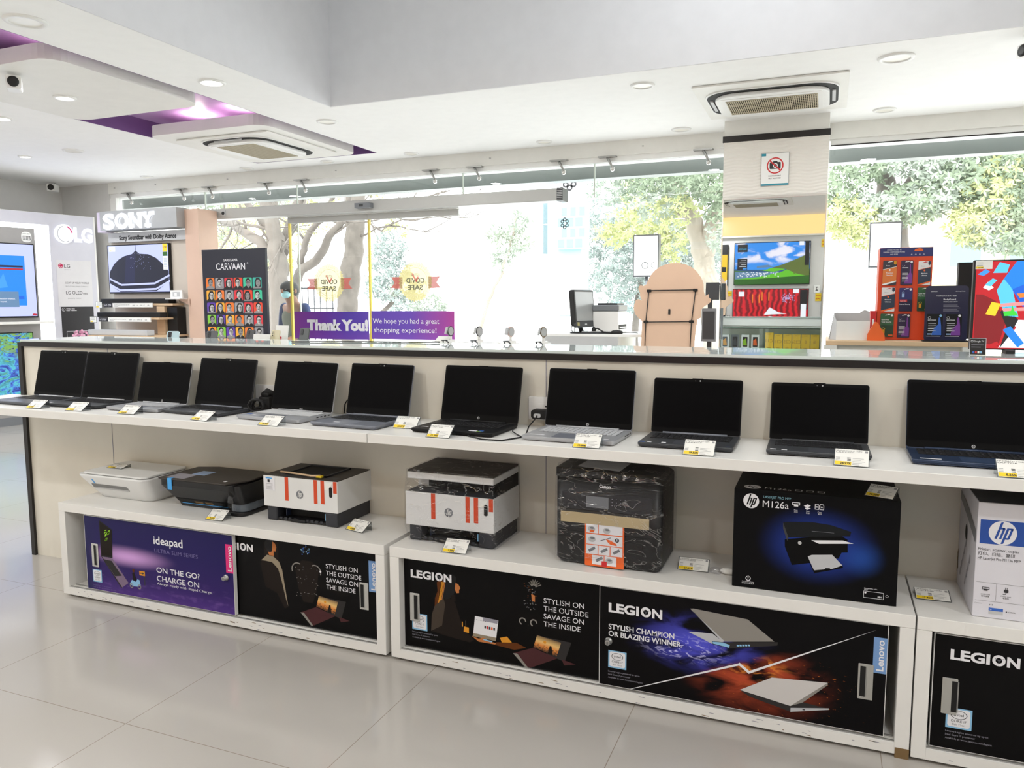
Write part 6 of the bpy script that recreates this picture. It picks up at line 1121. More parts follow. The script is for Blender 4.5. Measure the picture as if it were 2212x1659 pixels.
for (a, b), (c, d) in zip(P, P[1:]): m.face([(a, b, 1.2455), (c, d, 1.2455), (c, d, 1.343), (a, b, 1.343)], 'white')
m.build('curved_front', t); m = MB(t); m.face([(.043, 4.28, 1.2455), (.015, 4.357, 1.2455), (.030, 4.357, 1.379), (.043, 4.28, 1.343)], 'light_grey'); m.build('side_flap', t)
m = MB(); m.box(.204, .231, 4.38, 4.5, 1.2455, 1.392, 'red'); m.quad(FR(0, 4.38, 0), .212, 1.27, .222, 1.35, 'white', .0006); solo(m, 'carton', 'narrow red carton squeezed beside the orange rack', 'carton')
m = MB(); m.prism(FR(0, 4.26, 0), [(.186, 1.2455), (.188, 1.278), (.216, 1.332), (.2245, 1.339), (.234, 1.333), (.265, 1.275), (.268, 1.2455)], -.045, 0, 'orange'); solo(m, 'card_holder', 'small orange house-shaped holder in front of the card rack', 'holder')
m = MB(); m.box(.618, .70, 4.60, 4.66, 1.2455, 1.638, 'matte_black'); solo(m, 'speaker', 'tall black speaker box behind the navy counter sign', 'speaker')
# television standing on the partition at the picture edge
def dr(m, f, z):
    P = lambda pts, c, k: m.poly(f, pts, c, z+k*.0003)
    P([(.52, 1.262), (1.2, 1.262), (1.2, 1.588), (.52, 1.588)], 's_crim', 0); P([(.518, 1.29), (.60, 1.27), (.62, 1.36), (.585, 1.44), (.54, 1.465), (.518, 1.465)], 's_deepred', 1); P([(.60, 1.265), (1.2, 1.265), (1.2, 1.35), (.66, 1.37), (.62, 1.40), (.655, 1.34)], 's_white', 1); P([(.605, 1.262), (.635, 1.31), (.66, 1.37), (.62, 1.42), (.60, 1.40), (.625, 1.34)], 's_dark', 2)
    P([(.606, 1.523), (.645, 1.588), (.70, 1.588), (.67, 1.50), (.636, 1.484)], 's_blue', 3); P([(.585, 1.48), (.606, 1.523), (.636, 1.484), (.66, 1.38), (.62, 1.385), (.60, 1.43)], 's_cyan', 2); P([(.63, 1.49), (.72, 1.54), (.74, 1.40), (.67, 1.42)], 's_blue2', 2); P([(.57, 1.545), (.59, 1.585), (.622, 1.575), (.615, 1.545)], 's_cyan', 3); P([(.52, 1.54), (.545, 1.56), (.56, 1.55), (.54, 1.535)], 's_sky', 3); P([(.545, 1.50), (.57, 1.525), (.585, 1.518), (.565, 1.495)], 's_cyan', 3); P([(.54, 1.49), (.555, 1.512), (.575, 1.49), (.56, 1.48)], 's_white', 2)
    P([(.60, 1.43), (.72, 1.442), (.72, 1.428), (.60, 1.418)], 's_pink', 4); P([(.605, 1.412), (.72, 1.42), (.72, 1.405), (.61, 1.402)], 's_pink', 4); P([(.610, 1.400), (.635, 1.404), (.638, 1.426), (.645, 1.405), (.659, 1.386), (.614, 1.384)], 's_lime', 5); P([(.571, 1.437), (.601, 1.430), (.585, 1.384), (.553, 1.391)], 's_yellow', 5); P([(.612, 1.332), (.636, 1.347), (.683, 1.283), (.663, 1.267)], 's_blue', 5); P([(.562, 1.272), (.596, 1.289), (.604, 1.276), (.578, 1.263)], 's_crim', 5); P([(.65, 1.468), (.66, 1.452), (.69, 1.455), (.685, 1.47)], 's_orange', 5)
    for k in range(14): a = random.Random(k+31); x, y = .75+.4*a.random(), 1.29+.26*a.random(); P([(x, y), (x+.05, y+.02), (x+.04, y+.06), (x-.01, y+.04)], ('s_yellow', 's_blue', 's_lime', 's_crim', 's_cyan')[k % 5], 6+.1*k)
t = tv_screen('television', 'television with a bright coloured-blocks picture standing on the partition at the picture edge', FR(0, 3.43, 0), .506, 1.256, 1.20, 1.594, dr, .03, .009, 's_crim', loc=(.85, 3.41, 1.244))
for x in (.62, 1.08): m = MB(t); m.box(x, x+.03, 3.36, 3.44, 1.2445, 1.258, 'black'); m.build('foot', t)
t = thing('price_tag', 'price card stuck on the top corner of the coloured-blocks television', 'price tag', (.54, 3.39, 1.56)); f = FR(0, 3.394, 0); m = MB(t); m.fbox(f, .511, 1.560, .566, 1.591, -.001, 0, 'paper'); m.quad(f, .513, 1.562, .537, 1.569, 'yellow', .0004); m.text(f, '26.02%', .536, 1.563, .004, 'ink', .0007, 'R', .02)
for k in range(3): m.quad(f, .515, 1.573+.005*k, .535, 1.5745+.005*k, 'ink_soft', .0004)
m.build('card', t)
t = thing('counter_card', 'small black card with white lettering below the coloured-blocks television', 'card', (.512, 3.25, 1.244)); f = F((.485, 3.25, 1.2445), (1, 0, 0), (0, .12, 1)); m = MB(t); m.fbox(f, 0, 0, .053, .062, -.002, 0, 'black'); m.line(f, [(.001, .001), (.052, .001), (.052, .061), (.001, .061), (.001, .001)], .0012, WP, .0004); m.text(f, 'Google TV', .014, .047, .006, WP, .0004, fit=.032); m.line(f, [(.005, .047), (.011, .047), (.011, .053), (.005, .053), (.005, .047)], .0008, WP, .0004)
for k in range(2): m.quad(f, .006, .036-.008*k, .046-.01*k, .038-.008*k, 'grey_print', .0004)
for k in range(5): m.quad(f, .01+.008*k, .006, .016+.008*k, .014, ('sticker_blue', 'red', 'white', 'sky_print', 'black')[k], .0006)
m.build('card', t)
# ================================================================ outside: trees, signs, railing, far building
for a in (('leaf_green', (114, 128, 104)), ('leaf_haze', (126, 138, 134)), ('leaf_yellow', (158, 164, 112)), ('leaf_pale', (136, 146, 132))): mat(a[0], a[1], .6, var=.25, vs=3)  # greyer, paler leaf tones hold the washed-out outdoor haze in their colour
mat('bark_grey', (104, 98, 92), .9, var=.25, vs=6, bump=.6, bs=14); mat('bark_pale', (150, 142, 130), .85, var=.2, vs=4)
def leaves(m, R, cx, cy, cz, r, n, mt, size=.13, flat=.75):
    for _ in range(n):
        while 1:
            p = Vector((R.uniform(-1, 1), R.uniform(-1, 1), R.uniform(-1, 1)))
            if p.length < 1: break
        c = Vector((cx, cy, cz))+Vector((p.x*r, p.y*r, p.z*r*flat)); a0 = R.uniform(0, 6.28)
        for k in range(5):                                  # a small spray of narrow leaflets
            a = a0+k*1.1+R.uniform(-.3, .3); d = Vector((cos(a), R.uniform(-.6, .6), sin(a)*.8-.25)).normalized(); s = size*R.uniform(.7, 1.25); w = d.cross(Vector((R.uniform(-.4, .4), 1, R.uniform(-.4, .4)))).normalized()*s*.17
            m.face([c, c+d*s*.45+w, c+d*s, c+d*s*.45-w], mt)
def limb(m, P, r0, r1, mt='bark_grey', n=9):
    Q = []
    for i in range(len(P)-1):
        for k in range(4): t = k/4; Q.append(Vector(P[i]).lerp(Vector(P[i+1]), t)+Vector((.02*sin(i*3+k*2), .03*sin(i+k*1.7), 0)))
    Q.append(Vector(P[-1])); m.tube(Q, [r0+(r1-r0)*i/(len(Q)-1) for i in range(len(Q))], mt, n)
def twigs(m, R, p, d, L, r, depth, mt='bark_grey'):
    d = d.normalized(); e = p; pts = [p]
    for k in range(4): d = (d+Vector((R.uniform(-.35, .35), R.uniform(-.3, .3), R.uniform(-.2, .3)))).normalized(); e = e+d*L/4; pts.append(e)
    m.tube(pts, [r*(1-.12*k) for k in range(5)], mt, 5)
    if depth:
        for k in range(R.choice((2, 3))): twigs(m, R, pts[R.choice((2, 3, 4))], d+Vector((R.uniform(-1, 1), R.uniform(-.5, .5), R.uniform(-.5, .7))), L*.68, r*.6, depth-1, mt)
def tree(label, base, limbs, twig=(), crown=(), seed=1, bark='bark_grey'):
    t = thing('tree', label, 'tree', base, 0, 'trees outside the shop windows'); R = random.Random(seed)
    m = MB(t)
    for P, a, b in limbs: limb(m, P, a, b, bark)
    for p, d, L, r, dp in twig: twigs(m, R, Vector(p), Vector(d), L, r, dp, bark)
    m.build('trunk', t)
    by = {}
    for c in crown: by.setdefault(c[5], []).append(c)
    for mt, cs in by.items():
        m = MB(t)
        for x, y, z, r, n, _ in cs: leaves(m, R, x, y, z, r*1.1, int(n*1.35), mt, .095 if y < 15 else .115)
        m.build('foliage', t)
gz = -.12
tree('twisted multi-stemmed bare tree behind the portrait standee', (-9.5, 12.2, gz), [([(-9.45, 12, gz), (-9.56, 12, .17), (-9.61, 12, 1.57), (-9.63, 12, 2.27), (-9.69, 12, 2.78), (-9.85, 12, 3.31), (-9.99, 12, 3.9)], .24, .10), ([(-9.63, 12, 2.2), (-10.05, 12, 2.62), (-10.59, 12.2, 2.82), (-11.03, 12.4, 3.01), (-11.6, 12.6, 3.15)], .11, .06), ([(-9.62, 12.1, 2.0), (-9.9, 12.5, 2.48), (-9.65, 12.5, 3.09), (-9.4, 12.5, 3.52), (-9.26, 12.5, 4.0)], .12, .07), ([(-9.65, 12.2, 2.4), (-10.10, 12.5, 2.84), (-10.66, 12.5, 3.31), (-11.10, 12.5, 3.9)], .10, .05)],
     [((-9.7, 12, 2.8), (-1, 0, .3), 1.3, .035, 3), ((-10.5, 12.2, 2.8), (-.6, 0, .9), 1.2, .03, 3), ((-9.4, 12.5, 3.4), (.8, 0, .3), 1.2, .03, 3), ((-10.6, 12.5, 3.3), (.3, 0, -.6), 1.2, .03, 3), ((-9.63, 12, 2.3), (.9, 0, .7), 1.1, .03, 3), ((-11, 12.4, 3.0), (-.4, 0, -.8), 1.1, .03, 3), ((-9.9, 12, 3.3), (.5, 0, -.5), 1.0, .025, 3), ((-11.4, 12.5, 3.1), (.2, 0, .9), 1.1, .03, 3)],
     [(-11.2, 13.5, 3.4, .7, 60, 'leaf_yellow'), (-10.4, 13.5, 3.75, .7, 60, 'leaf_pale'), (-11.8, 13.3, 2.6, .6, 50, 'leaf_yellow'), (-12.3, 13.5, 3.3, .7, 60, 'leaf_green'), (-9.6, 13.5, 3.9, .6, 40, 'leaf_yellow'), (-10.9, 13.6, 2.0, .5, 24, 'leaf_yellow')], 4)
tree('thick straight grey trunk behind the first sliding leaf', (-10.3, 15, gz), [([(-10.35, 15, gz), (-10.30, 15, .33), (-10.17, 15, 1.18), (-10.04, 15, 2.01), (-9.91, 15, 2.83), (-9.83, 15, 3.65), (-9.79, 15, 4.3)], .27, .19)], [((-9.85, 15, 3.4), (1, 0, .3), 1.4, .04, 3), ((-9.85, 15, 3.2), (-1, 0, .1), 1.2, .035, 3), ((-9.9, 15, 2.9), (.8, 0, -.1), 1.6, .03, 3), ((-9.82, 15, 3.8), (.4, 0, -.3), 1.2, .03, 3)], [(-8.9, 15.2, 3.15, .35, 16, 'leaf_yellow'), (-10.4, 16, 4.2, .7, 40, 'leaf_yellow')], 8)
tree('slanting forked bare limb crossing in front of the thick trunk', (-10.7, 13.5, gz), [([(-10.75, 13.5, gz), (-10.68, 13.5, .41), (-10.48, 13.5, 1.59), (-10.31, 13.5, 2.07), (-9.77, 13.5, 2.39), (-9.51, 13.5, 2.81), (-9.13, 13.5, 3.16), (-8.95, 13.5, 3.7)], .13, .06), ([(-10.31, 13.5, 2.05), (-10.17, 13.5, 2.55), (-10.01, 13.5, 2.92), (-9.57, 13.5, 3.23), (-9.4, 13.5, 3.7)], .08, .05)], [((-9.5, 13.5, 2.8), (1, 0, .2), 1.0, .03, 3), ((-10.1, 13.5, 2.7), (-.6, 0, .8), 1.0, .03, 3), ((-9.2, 13.5, 3.1), (.9, 0, -.2), 1.2, .025, 3)], [], 11)
tree('leafy tree with a pale forked trunk beside the column', (-1.8, 14, gz), [([(-1.72, 14, gz), (-1.77, 14, .24), (-1.87, 14, 1.22), (-1.99, 14, 1.86), (-2.10, 14, 2.35), (-2.23, 14, 2.83), (-2.48, 14, 3.33), (-2.81, 14, 3.9)], .27, .10), ([(-2.04, 14, 2.2), (-1.91, 14, 2.82), (-1.76, 14, 3.29), (-1.66, 14, 3.9)], .15, .08), ([(-2.18, 14, 2.6), (-2.39, 14, 2.92), (-2.72, 14, 3.18)], .05, .03)], [((-2.4, 14, 3.2), (-1, 0, .2), 1.6, .03, 2)],
     [(-3.65, 13.6, 3.5, .42, 50, 'leaf_pale'), (-3.14, 13.5, 3.6, .5, 90, 'leaf_green'), (-2.64, 13.5, 3.6, .5, 90, 'leaf_green'), (-2.16, 13.3, 3.5, .5, 110, 'leaf_green'), (-1.8, 13.3, 3.5, .5, 120, 'leaf_green'), (-1.6, 13.4, 3.05, .45, 90, 'leaf_green'), (-1.62, 13.4, 2.5, .34, 50, 'leaf_pale'), (-2.4, 13.6, 3.05, .4, 40, 'leaf_yellow'), (-2.88, 13.6, 3.19, .45, 55, 'leaf_pale')], 21, 'bark_pale')
tree('yellow-green feathery tree between the sign pylon and the leafy tree', (-3.4, 16.2, gz), [([(-3.5, 16.2, gz), (-3.45, 16.2, 1.2), (-3.3, 16.2, 2.4), (-3.2, 16.2, 3.2)], .06, .03)], [((-3.3, 16.2, 2.4), (-.8, 0, .7), 1.0, .02, 2)], [(-3.77, 16, 3.08, .5, 60, 'leaf_yellow'), (-3.29, 16, 3.16, .5, 60, 'leaf_yellow'), (-3.0, 16, 2.87, .5, 60, 'leaf_yellow'), (-4.26, 16, 2.82, .35, 30, 'leaf_yellow'), (-3.58, 16, 3.64, .5, 60, 'leaf_yellow'), (-3.09, 16, 2.5, .45, 45, 'leaf_yellow'), (-2.72, 16, 2.86, .45, 45, 'leaf_pale'), (-3.2, 16, 4.1, .5, 50, 'leaf_pale')], 23)
tree('hazy blue-green tree far behind the white round-logo sign', (-4.1, 18.4, gz), [([(-4.3, 18.4, gz), (-4.25, 18.4, 1.2), (-4.1, 18.4, 2.4), (-4.0, 18.4, 3.2)], .10, .05)], [], [(x, 18, z, .62, 75, 'leaf_haze') for x, z in ((-5.02, 3.43), (-4.46, 3.08), (-3.91, 3.17), (-4.67, 2.45), (-4.01, 2.43), (-3.47, 2.42), (-4.78, 1.91), (-4.22, 1.69), (-3.36, 1.79), (-5.01, 2.89), (-3.06, 2.62), (-2.6, 2.9), (-2.5, 2.2))], 25)
tree('large leafy tree filling the window past the column', (1.2, 16, gz), [([(1.32, 16, gz), (1.28, 16, .51), (1.18, 16, 1.87), (1.08, 16, 2.72), (.92, 16, 3.39), (.79, 16, 4.2)], .36, .13), ([(1.08, 16, 2.6), (1.19, 16, 3.29), (1.43, 16, 3.77), (1.56, 16, 4.3)], .18, .1), ([(1.30, 16, 3.5), (1.83, 16, 3.79), (2.19, 16, 4.0), (2.7, 16, 4.1)], .08, .04)], [((1.5, 16, 3.9), (1, 0, .3), 1.4, .03, 3), ((.85, 16, 3.8), (-1, 0, .3), 1.2, .03, 2)],
     [(x, 15.4, z, .46, 80, c) for x, z, c in ((1.01, 3.08, 'leaf_pale'), (.72, 3.01, 'leaf_pale'), (1.3, 3.15, 'leaf_green'), (1.66, 3.29, 'leaf_pale'), (2.0, 3.43, 'leaf_green'), (2.26, 3.72, 'leaf_green'), (2.62, 3.47, 'leaf_yellow'), (2.8, 3.76, 'leaf_green'), (1.77, 3.83, 'leaf_pale'), (.61, 3.91, 'leaf_green'), (2.71, 3.0, 'leaf_green'), (2.43, 3.17, 'leaf_yellow'), (2.9, 2.53, 'leaf_green'), (.16, 3.53, 'leaf_green'), (.26, 2.95, 'leaf_yellow'), (.5, 2.78, 'leaf_yellow'), (2.59, 2.62, 'leaf_pale'), (1.19, 3.95, 'leaf_pale'), (3.1, 3.2, 'leaf_green'), (3.3, 3.8, 'leaf_green'), (2.3, 2.75, 'leaf_yellow'))], 31, 'bark_grey')
tree('small bushy tree behind the second round seal', (-8.2, 13, gz), [([(-8.3, 13, gz), (-8.28, 13, .49), (-8.21, 13, 1.03), (-7.74, 13, 1.48), (-7.62, 13, 1.92)], .07, .03)], [], [(x, 13, z, .33, 38, c) for x, z, c in ((-7.92, 2.28, 'leaf_haze'), (-7.72, 2.01, 'leaf_haze'), (-7.43, 1.74, 'leaf_pale'), (-8.04, 1.75, 'leaf_haze'), (-7.63, 1.48, 'leaf_haze'), (-6.89, 1.13, 'leaf_haze'), (-6.98, 1.39, 'leaf_pale'), (-7.76, 2.53, 'leaf_haze'))], 41)
tree('thin sapling with sparse leaf tufts in front of the sign pylon', (-6.9, 15, gz), [([(-6.95, 15, gz), (-6.90, 15, .60), (-6.63, 15, 1.48), (-6.31, 15, 2.05), (-6.10, 15, 2.71), (-5.99, 15, 3.18)], .05, .015)], [], [(x, 15, z, .24, 14, 'leaf_pale') for x, z in ((-5.94, 3.13), (-6.05, 2.9), (-5.89, 2.7), (-6.31, 2.34), (-6.51, 2.91), (-6.15, 2.62))], 43, 'bark_pale')
tree('leafy tree top behind the twisted bare tree', (-13.5, 16.5, gz), [([(-13.6, 16.5, gz), (-13.5, 16.5, 2), (-13.3, 16.5, 4.2)], .2, .12)], [], [(x, 16.2, z, .7, 70, c) for x, z, c in ((-15.29, 4.27, 'leaf_green'), (-14.52, 4.35, 'leaf_green'), (-13.93, 4.08, 'leaf_yellow'), (-13.34, 4.17, 'leaf_green'), (-12.63, 4.24, 'leaf_pale'), (-14.73, 3.3, 'leaf_yellow'), (-14.3, 2.81, 'leaf_yellow'), (-13.42, 2.56, 'leaf_pale'), (-12.24, 3.43, 'leaf_yellow'))], 47)
# neighbouring shop pylon and round-logo signs
mat('pylon_cyan', (168, 206, 212), .6); mat('pylon_brick', (120, 190, 204), .6); mat('pylon_grey', (104, 124, 130), .6)
t = thing('sign_pylon', 'pale cyan shop pylon with a small black flower emblem outside the windows', 'pylon', (-4.3, 13.2, gz)); m = MB(t); m.box(-4.62, -4.0, 13.05, 13.5, gz, 3.2, 'pylon_cyan'); m.build('body', t); m = MB(t); m.box(-4.72, -4.625, 13.1, 13.4, 2.3, 3.3, 'pylon_grey'); m.build('side_box', t)
m = MB(t); m.box(-4.41, -3.93, 12.95, 13.3, 2.36, 3.1, 'pylon_cyan'); f = FR(0, 12.95, 0)
for j in range(4):
    for i in range(3): m.quad(f, -4.40+.16*i+(.07 if j % 2 else 0), 2.38+.18*j, -4.27+.16*i+(.04 if j % 2 else 0), 2.53+.18*j, 'pylon_brick', .001)
def flower(m, f, x, z, r):
    for k in range(6): q = radians(60*k+30); m.ring(f, x+r*.55*cos(q), z+r*.75*sin(q), r*.16, r*.38, 'ink', .003, 12)
flower(m, f, -4.27, 2.80, .09); m.build('sign_box', t); m = MB(t); m.prism(FR(0, 13.0, 0), rrect(-4.36, 3.24, -4.04, 3.85, .14), -.1, 0, 'white'); flower(m, FR(0, 13.0, 0), -4.2, 3.52, .15); m.build('top_sign', t)
m = MB(t); m.box(-4.40, -4.02, 13.02, 13.05, .2, 2.25, 'white'); m.quad(FR(0, 13.02, 0), -4.38, 1.2, -4.04, 1.215, 'pylon_grey', .001); m.build('panel', t)
def logosign(label, x0, x1, z0, z1, pole):
    t = thing('outdoor_sign', label, 'sign', ((x0+x1)/2, 11.1, gz), 0, 'white signs outside the windows'); m = MB(t); m.box(x0, x1, 11, 11.14, z0, z1, 'dark_grey'); f = FR(0, 11, 0); m.quad(f, x0+.015, z0+.02, x1-.015, z1-.02, 'white', .001); m.build('box', t)
    if pole: m = MB(t); m.ring(f, (x0+x1)/2-.01, z0+.16, .040, .050, 'dark_grey', .002, 24); m.ring(f, x1-.06, z0+.16, .038, .047, 'dark_grey', .002, 12, 100, 250); m.build('round_logo', t)
    m = MB(t); m.tube([((x0+x1)/2, 11.07, gz), ((x0+x1)/2, 11.07, z0)], .025, 'mid_grey', 8); m.build('pole', t)
logosign('white square sign on a pole with faint round logos, above the hardboard cut-out', -2.6, -2.235, 1.8, 2.39, True); logosign('plain white sign on a pole outside, behind the orange card rack', .46, .83, 1.87, 2.44, False)
t = thing('metal_railing', 'thin dark railing outside between the masked person and the thick trunk', 'railing', (-8.85, 12, gz))
m = MB(t)
for z in (.6, 1.35, 1.72): m.tube([(-9.12, 12, z), (-8.4, 12, z)], .014, 'dark_grey', 6)
m.build('rail', t)
for k in range(6): m = MB(t); m.tube([(-9.1+.135*k, 12, gz), (-9.1+.135*k, 12, 1.74)], .011, 'dark_grey', 6); m.build('upright', t)
t = thing('building', 'pale yellow building far across the road, seen past the column', 'building', (7.5, 42, gz)); m = MB(t); m.box(3.6, 14, 40, 46, gz, 6.9, mat('far_yellow', (232, 222, 170), .8)); m.build('wall', t); m = MB(t); m.box(3.4, 14.2, 39.8, 46.2, 6.9, 7.2, 'white'); m.build('roof', t)
for k in range(4): m = MB(t); m.fbox(FR(5+2.3*k, 40, 3), 0, 0, 1.2, 1.6, 0, .05, 'pylon_grey'); m.build('window', t)
t = thing('wall_panel', 'low white boundary wall with blue-grey panels beyond the cash desk', 'boundary wall', (-9, 40, gz)); m = MB(t); m.box(-14, -4, 40, 40.3, gz, 1.2, 'white'); m.build('wall', t)
for x in (-10.6, -8.9): m = MB(t); m.fbox(FR(x, 40, .6), 0, 0, 1.2, .9, 0, .05, 'pylon_brick'); m.build('panel', t)
# ================================================================ wall behind the camera, seen in the column mirror
RY0 = -.995
g = G('s_skyart', .4, .95); c = g.mix(g.mul(g.sstep(g.noise(4, 5, .6), .44, .6), g.sstep(g.y, .40, .62)), (44, 140, 235), (236, 232, 246)); c = g.mix(g.sstep(g.y, .36, .32), c, (70, 120, 40)); g.out(c)
g = G('s_curtain', .4, .95); w = g.math('SINE', g.math('ADD', g.math('MULTIPLY', g.x, 90), g.math('MULTIPLY', g.noise(3, 3), 14))); c = g.mix(g.sstep(w, -.8, .9), (120, 6, 22), (216, 22, 40)); g.out(c)
# local x runs the way the mirror shows it: +x stays +x, so the frame faces +Y with u = -X
f0 = FB(0, RY0, 0)
def X(x): return -x
def dr(m, f, z):
    P = lambda pts, c, k: m.poly(f, [(-x, y) for x, y in pts], c, z+k*.0004)
    P([(-1.23, 1.98), (-1.0, 2.06), (-.8, 2.1), (-.55, 2.22), (-.34, 2.30), (-.34, 1.80), (-1.64, 1.80), (-1.64, 2.0)], 's_green', 0); P([(-1.0, 2.06), (-.8, 2.12), (-.55, 2.22), (-.34, 2.32), (-.34, 1.9), (-.55, 1.95), (-.75, 2.04)], 's_hill', 1); P([(-1.25, 2.1), (-1.05, 2.12), (-.95, 2.08), (-1.25, 2.06)], 's_grey', 1); P([(-1.64, 2.02), (-1.25, 1.99), (-.85, 1.97), (-.72, 2.03), (-.85, 2.07), (-.75, 2.03), (-.95, 1.99), (-1.22, 2.02), (-1.64, 2.05)], 's_water', 2)
    P([(-1.64, 2.0), (-1.1, 1.99), (-.8, 1.99), (-1.2, 1.90), (-1.64, 1.86)], 's_grey', 3); P([(-1.64, 1.86), (-1.3, 1.86), (-.34, 1.92), (-.34, 1.77), (-1.64, 1.76)], 's_green2', 4); P([(-.62, 2.02), (-.6, 1.95), (-.56, 1.93), (-.585, 1.96), (-.6, 2.02)], 's_hill', 5)
    for k in range(50): a = random.Random(k); x, y = -1.6+.75*a.random(), 1.89+.09*a.random(); P([(x, y), (x+.02, y), (x+.02, y+.015), (x, y+.015)], 's_white', 5)
    for a in ((-1.6, 2.36, -1.42, 2.5), (-1.6, 2.03, -1.42, 2.24)): P([(a[0], a[1]), (a[2], a[1]), (a[2], a[3]), (a[0], a[3])], 's_dark', 6)
    P([(-1.6, 2.26), (-1.42, 2.26), (-1.42, 2.32), (-1.6, 2.32)], 's_sky', 7); P([(-1.5, 2.04), (-1.43, 2.04), (-1.43, 2.07), (-1.5, 2.07)], 's_sky', 8); m.text(f, '55AU9070', 1.44, 2.40, .03, 's_cyan', z+.004, fit=.14)
    for k in range(4): P([(-1.56+.03*(k % 2), 2.09+.037*k), (-1.44, 2.09+.037*k), (-1.44, 2.097+.037*k), (-1.56+.03*(k % 2), 2.097+.037*k)], 's_white', 8)
    P([(-.42, 2.1), (-.345, 2.1), (-.345, 2.53), (-.42, 2.53)], 's_dark', 8); P([(-.52, 2.46), (-.44, 2.46), (-.44, 2.53), (-.52, 2.53)], 's_white', 9)
tv_screen('television', 'television with a green valley under a cloudy blue sky, reflected in the column mirror', f0, .325, 1.755, 1.66, 2.535, dr, .04, .012, 's_skyart', 'televisions on the rear wall')
def dr(m, f, z):
    P = lambda pts, c, k: m.poly(f, [(-x, y) for x, y in pts], c, z+k*.0004)
    for k in range(60): a = random.Random(k+5); q = a.random()*6.28; r = a.random(); x, y = -.69+.13*r*cos(q), 1.49+.09*r*sin(q); P([(x, y), (x+.012, y+.01), (x+.006, y+.03)], 's_lilac', 2)
    for x0, y0 in ((-1.32, 1.42), (-1.15, 1.46)):
        for a in ((0, 0, .02, .16), (.12, 0, .14, .16)): P([(x0+a[0], y0+a[1]), (x0+a[2], y0+a[1]), (x0+a[2], y0+a[3]), (x0+a[0], y0+a[3])], 's_orange', 2)
    P([(-1.1, 1.2), (-1.0, 1.34), (-.85, 1.25), (-.7, 1.22)], 's_white', 3); P([(-.48, 1.3), (-.345, 1.3), (-.345, 1.66), (-.48, 1.66)], 's_dark', 4); P([(-.46, 1.02), (-.37, 1.02), (-.37, 1.4), (-.46, 1.4)], 's_white', 5); P([(-1.56, 1.54), (-1.46, 1.54), (-1.46, 1.63), (-1.56, 1.63)], 's_white', 5); P([(-.6, 1.6), (-.5, 1.6), (-.5, 1.67), (-.6, 1.67)], 's_white', 5)
tv_screen('television', 'television with a red stage curtain and chandelier, reflected low in the column mirror', f0, .33, .92, 1.67, 1.68, dr, .04, .012, 's_curtain', 'televisions on the rear wall')
def dr(m, f, z): m.poly(f, [(1.8, 2.0), (1.8, 2.09), (2.1, 2.11), (2.1, 2.0)], 's_dark', z); m.quad(f, 1.78, 2.32, 1.88, 2.5, 's_dark', z); m.poly(f, [(1.78, 1.76), (1.88, 1.76), (1.78, 1.86)], 's_white', z)
tv_screen('television', 'television with a yellow screen at the very edge of the column mirror', f0, 1.77, 1.745, 3.1, 2.51, dr, .04, .012, 's_yellow', 'televisions on the rear wall')
tv_screen('television', 'dark television below the yellow one at the edge of the column mirror', f0, 1.8, .92, 3.1, 1.68, lambda m, f, z: m.quad(f, 1.82, 1.2, 1.9, 1.64, 's_dark', z), .04, .012, 's_navy', 'televisions on the rear wall')
tv_screen('television', 'dark television at the other edge of the column mirror', f0, -1.2, .92, .10, 1.68, lambda m, f, z: m.quad(f, .0, 1.0, .08, 1.3, 's_lime', z), .04, .012, 's_dark', 'televisions on the rear wall')
m = MB(); f = FB(0, -.9, 0); 
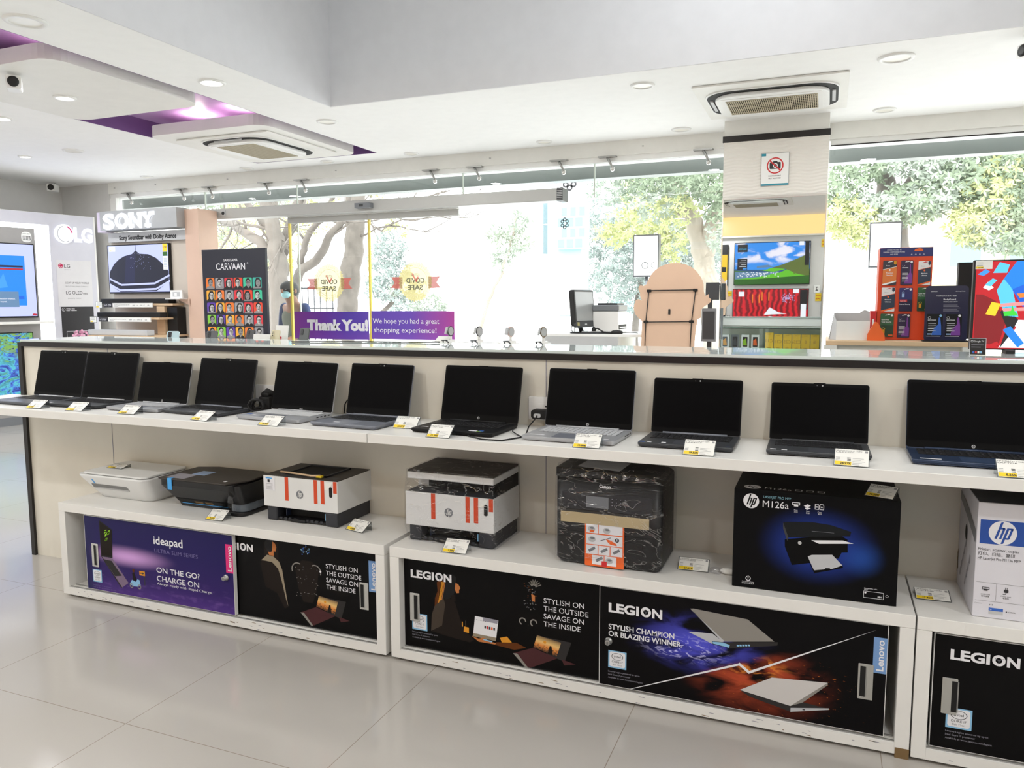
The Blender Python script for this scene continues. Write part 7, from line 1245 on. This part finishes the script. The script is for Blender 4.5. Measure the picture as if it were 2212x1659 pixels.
for k, (x, z, lb) in enumerate(((-1.74, 1.5, 'yellow price slip beside the curtain television in the mirror'), (-.17, 1.45, 'yellow price slip beside the dark edge television in the mirror'), (-.10, 2.42, 'yellow price slip above the dark edge television in the mirror'))):
    m = MB(); f = FB(x, RY0, z); m.fbox(f, -.05, 0, .05, .14, 0, .004, 'yellow'); m.text(f, 'SAVE', 0, .09, .022, 'red', .005, 'C', .02, fit=.08); m.text(f, '24%', 0, .03, .03, 'red', .005, 'C', .02, fit=.08); solo(m, 'price_slip', lb, 'price tag', 'yellow slips on the rear wall')
m = MB(); f = FB(-.2, RY0, 1.6); m.fbox(f, -.05, 0, .05, .14, 0, .004, 'white'); m.text(f, '2', 0, .04, .07, 'ink', .005, 'C', .02); solo(m, 'number_card', 'white card with a big number by the dark edge television in the mirror', 'card')
# phone boxes in the showcase, facing the windows
def box(label, x, w, h, c, txt, y=3.86, z=.8405, col='ink'):
    t = thing('phone_box', label, 'phone box', (x, y, z), 0, 'phone boxes in the glass showcase'); m = MB(t); m.box(x-w/2, x+w/2, y-.05, y, z, z+h, c); m.build('box', t, .001); f = FB(x, y, z); m = MB(t)
    if txt: m.text(f, txt, 0, h*.42, h*.2, mat('gold_ink', (150, 110, 30), .5, var=0), .001, 'C'); m.quad(f, -w*.2, h*.08, w*.2, h*.11, 'gold_ink', .001); m.quad(f, -w*.2, h*.9, w*.2, h*.93, 'gold_ink', .001)
    else: m.prism(f, rrect(-w*.32, h*.15, w*.32, h*.85, .006), .0005, .001, 'phone_black'); m.poly(f, [(-w*.25, h*.25), (w*.25, h*.25), (w*.25, h*.6), (-w*.1, h*.75)], col, .0015)
    m.build('printing', t)
for k, s in enumerate(('C11', 'C11', 'C25', 'C25s', '8', '8i')): box('yellow phone box %s in the mirrored showcase row' % ('with a small step box in front, first', 'second', 'third', 'fourth', 'fifth', 'sixth')[k], -.675+.108*k, .10, .19 if k else .21, mat('box_yellow', (246, 200, 40), .4), s)
for k, c in enumerate(('amber_print', 'gun_print', 'sticker_green', 'orange')): box('white phone box %s in the mirrored showcase row' % ('with an orange picture', 'with a grey picture', 'with a green picture', 'with a red picture')[k], -1.22+.125*k, .095, .18, 'white' if k != 1 else 'mid_grey', '', col=c)
# lamps the mirror and the glossy laptop see are the added fill lamps at the top of this script
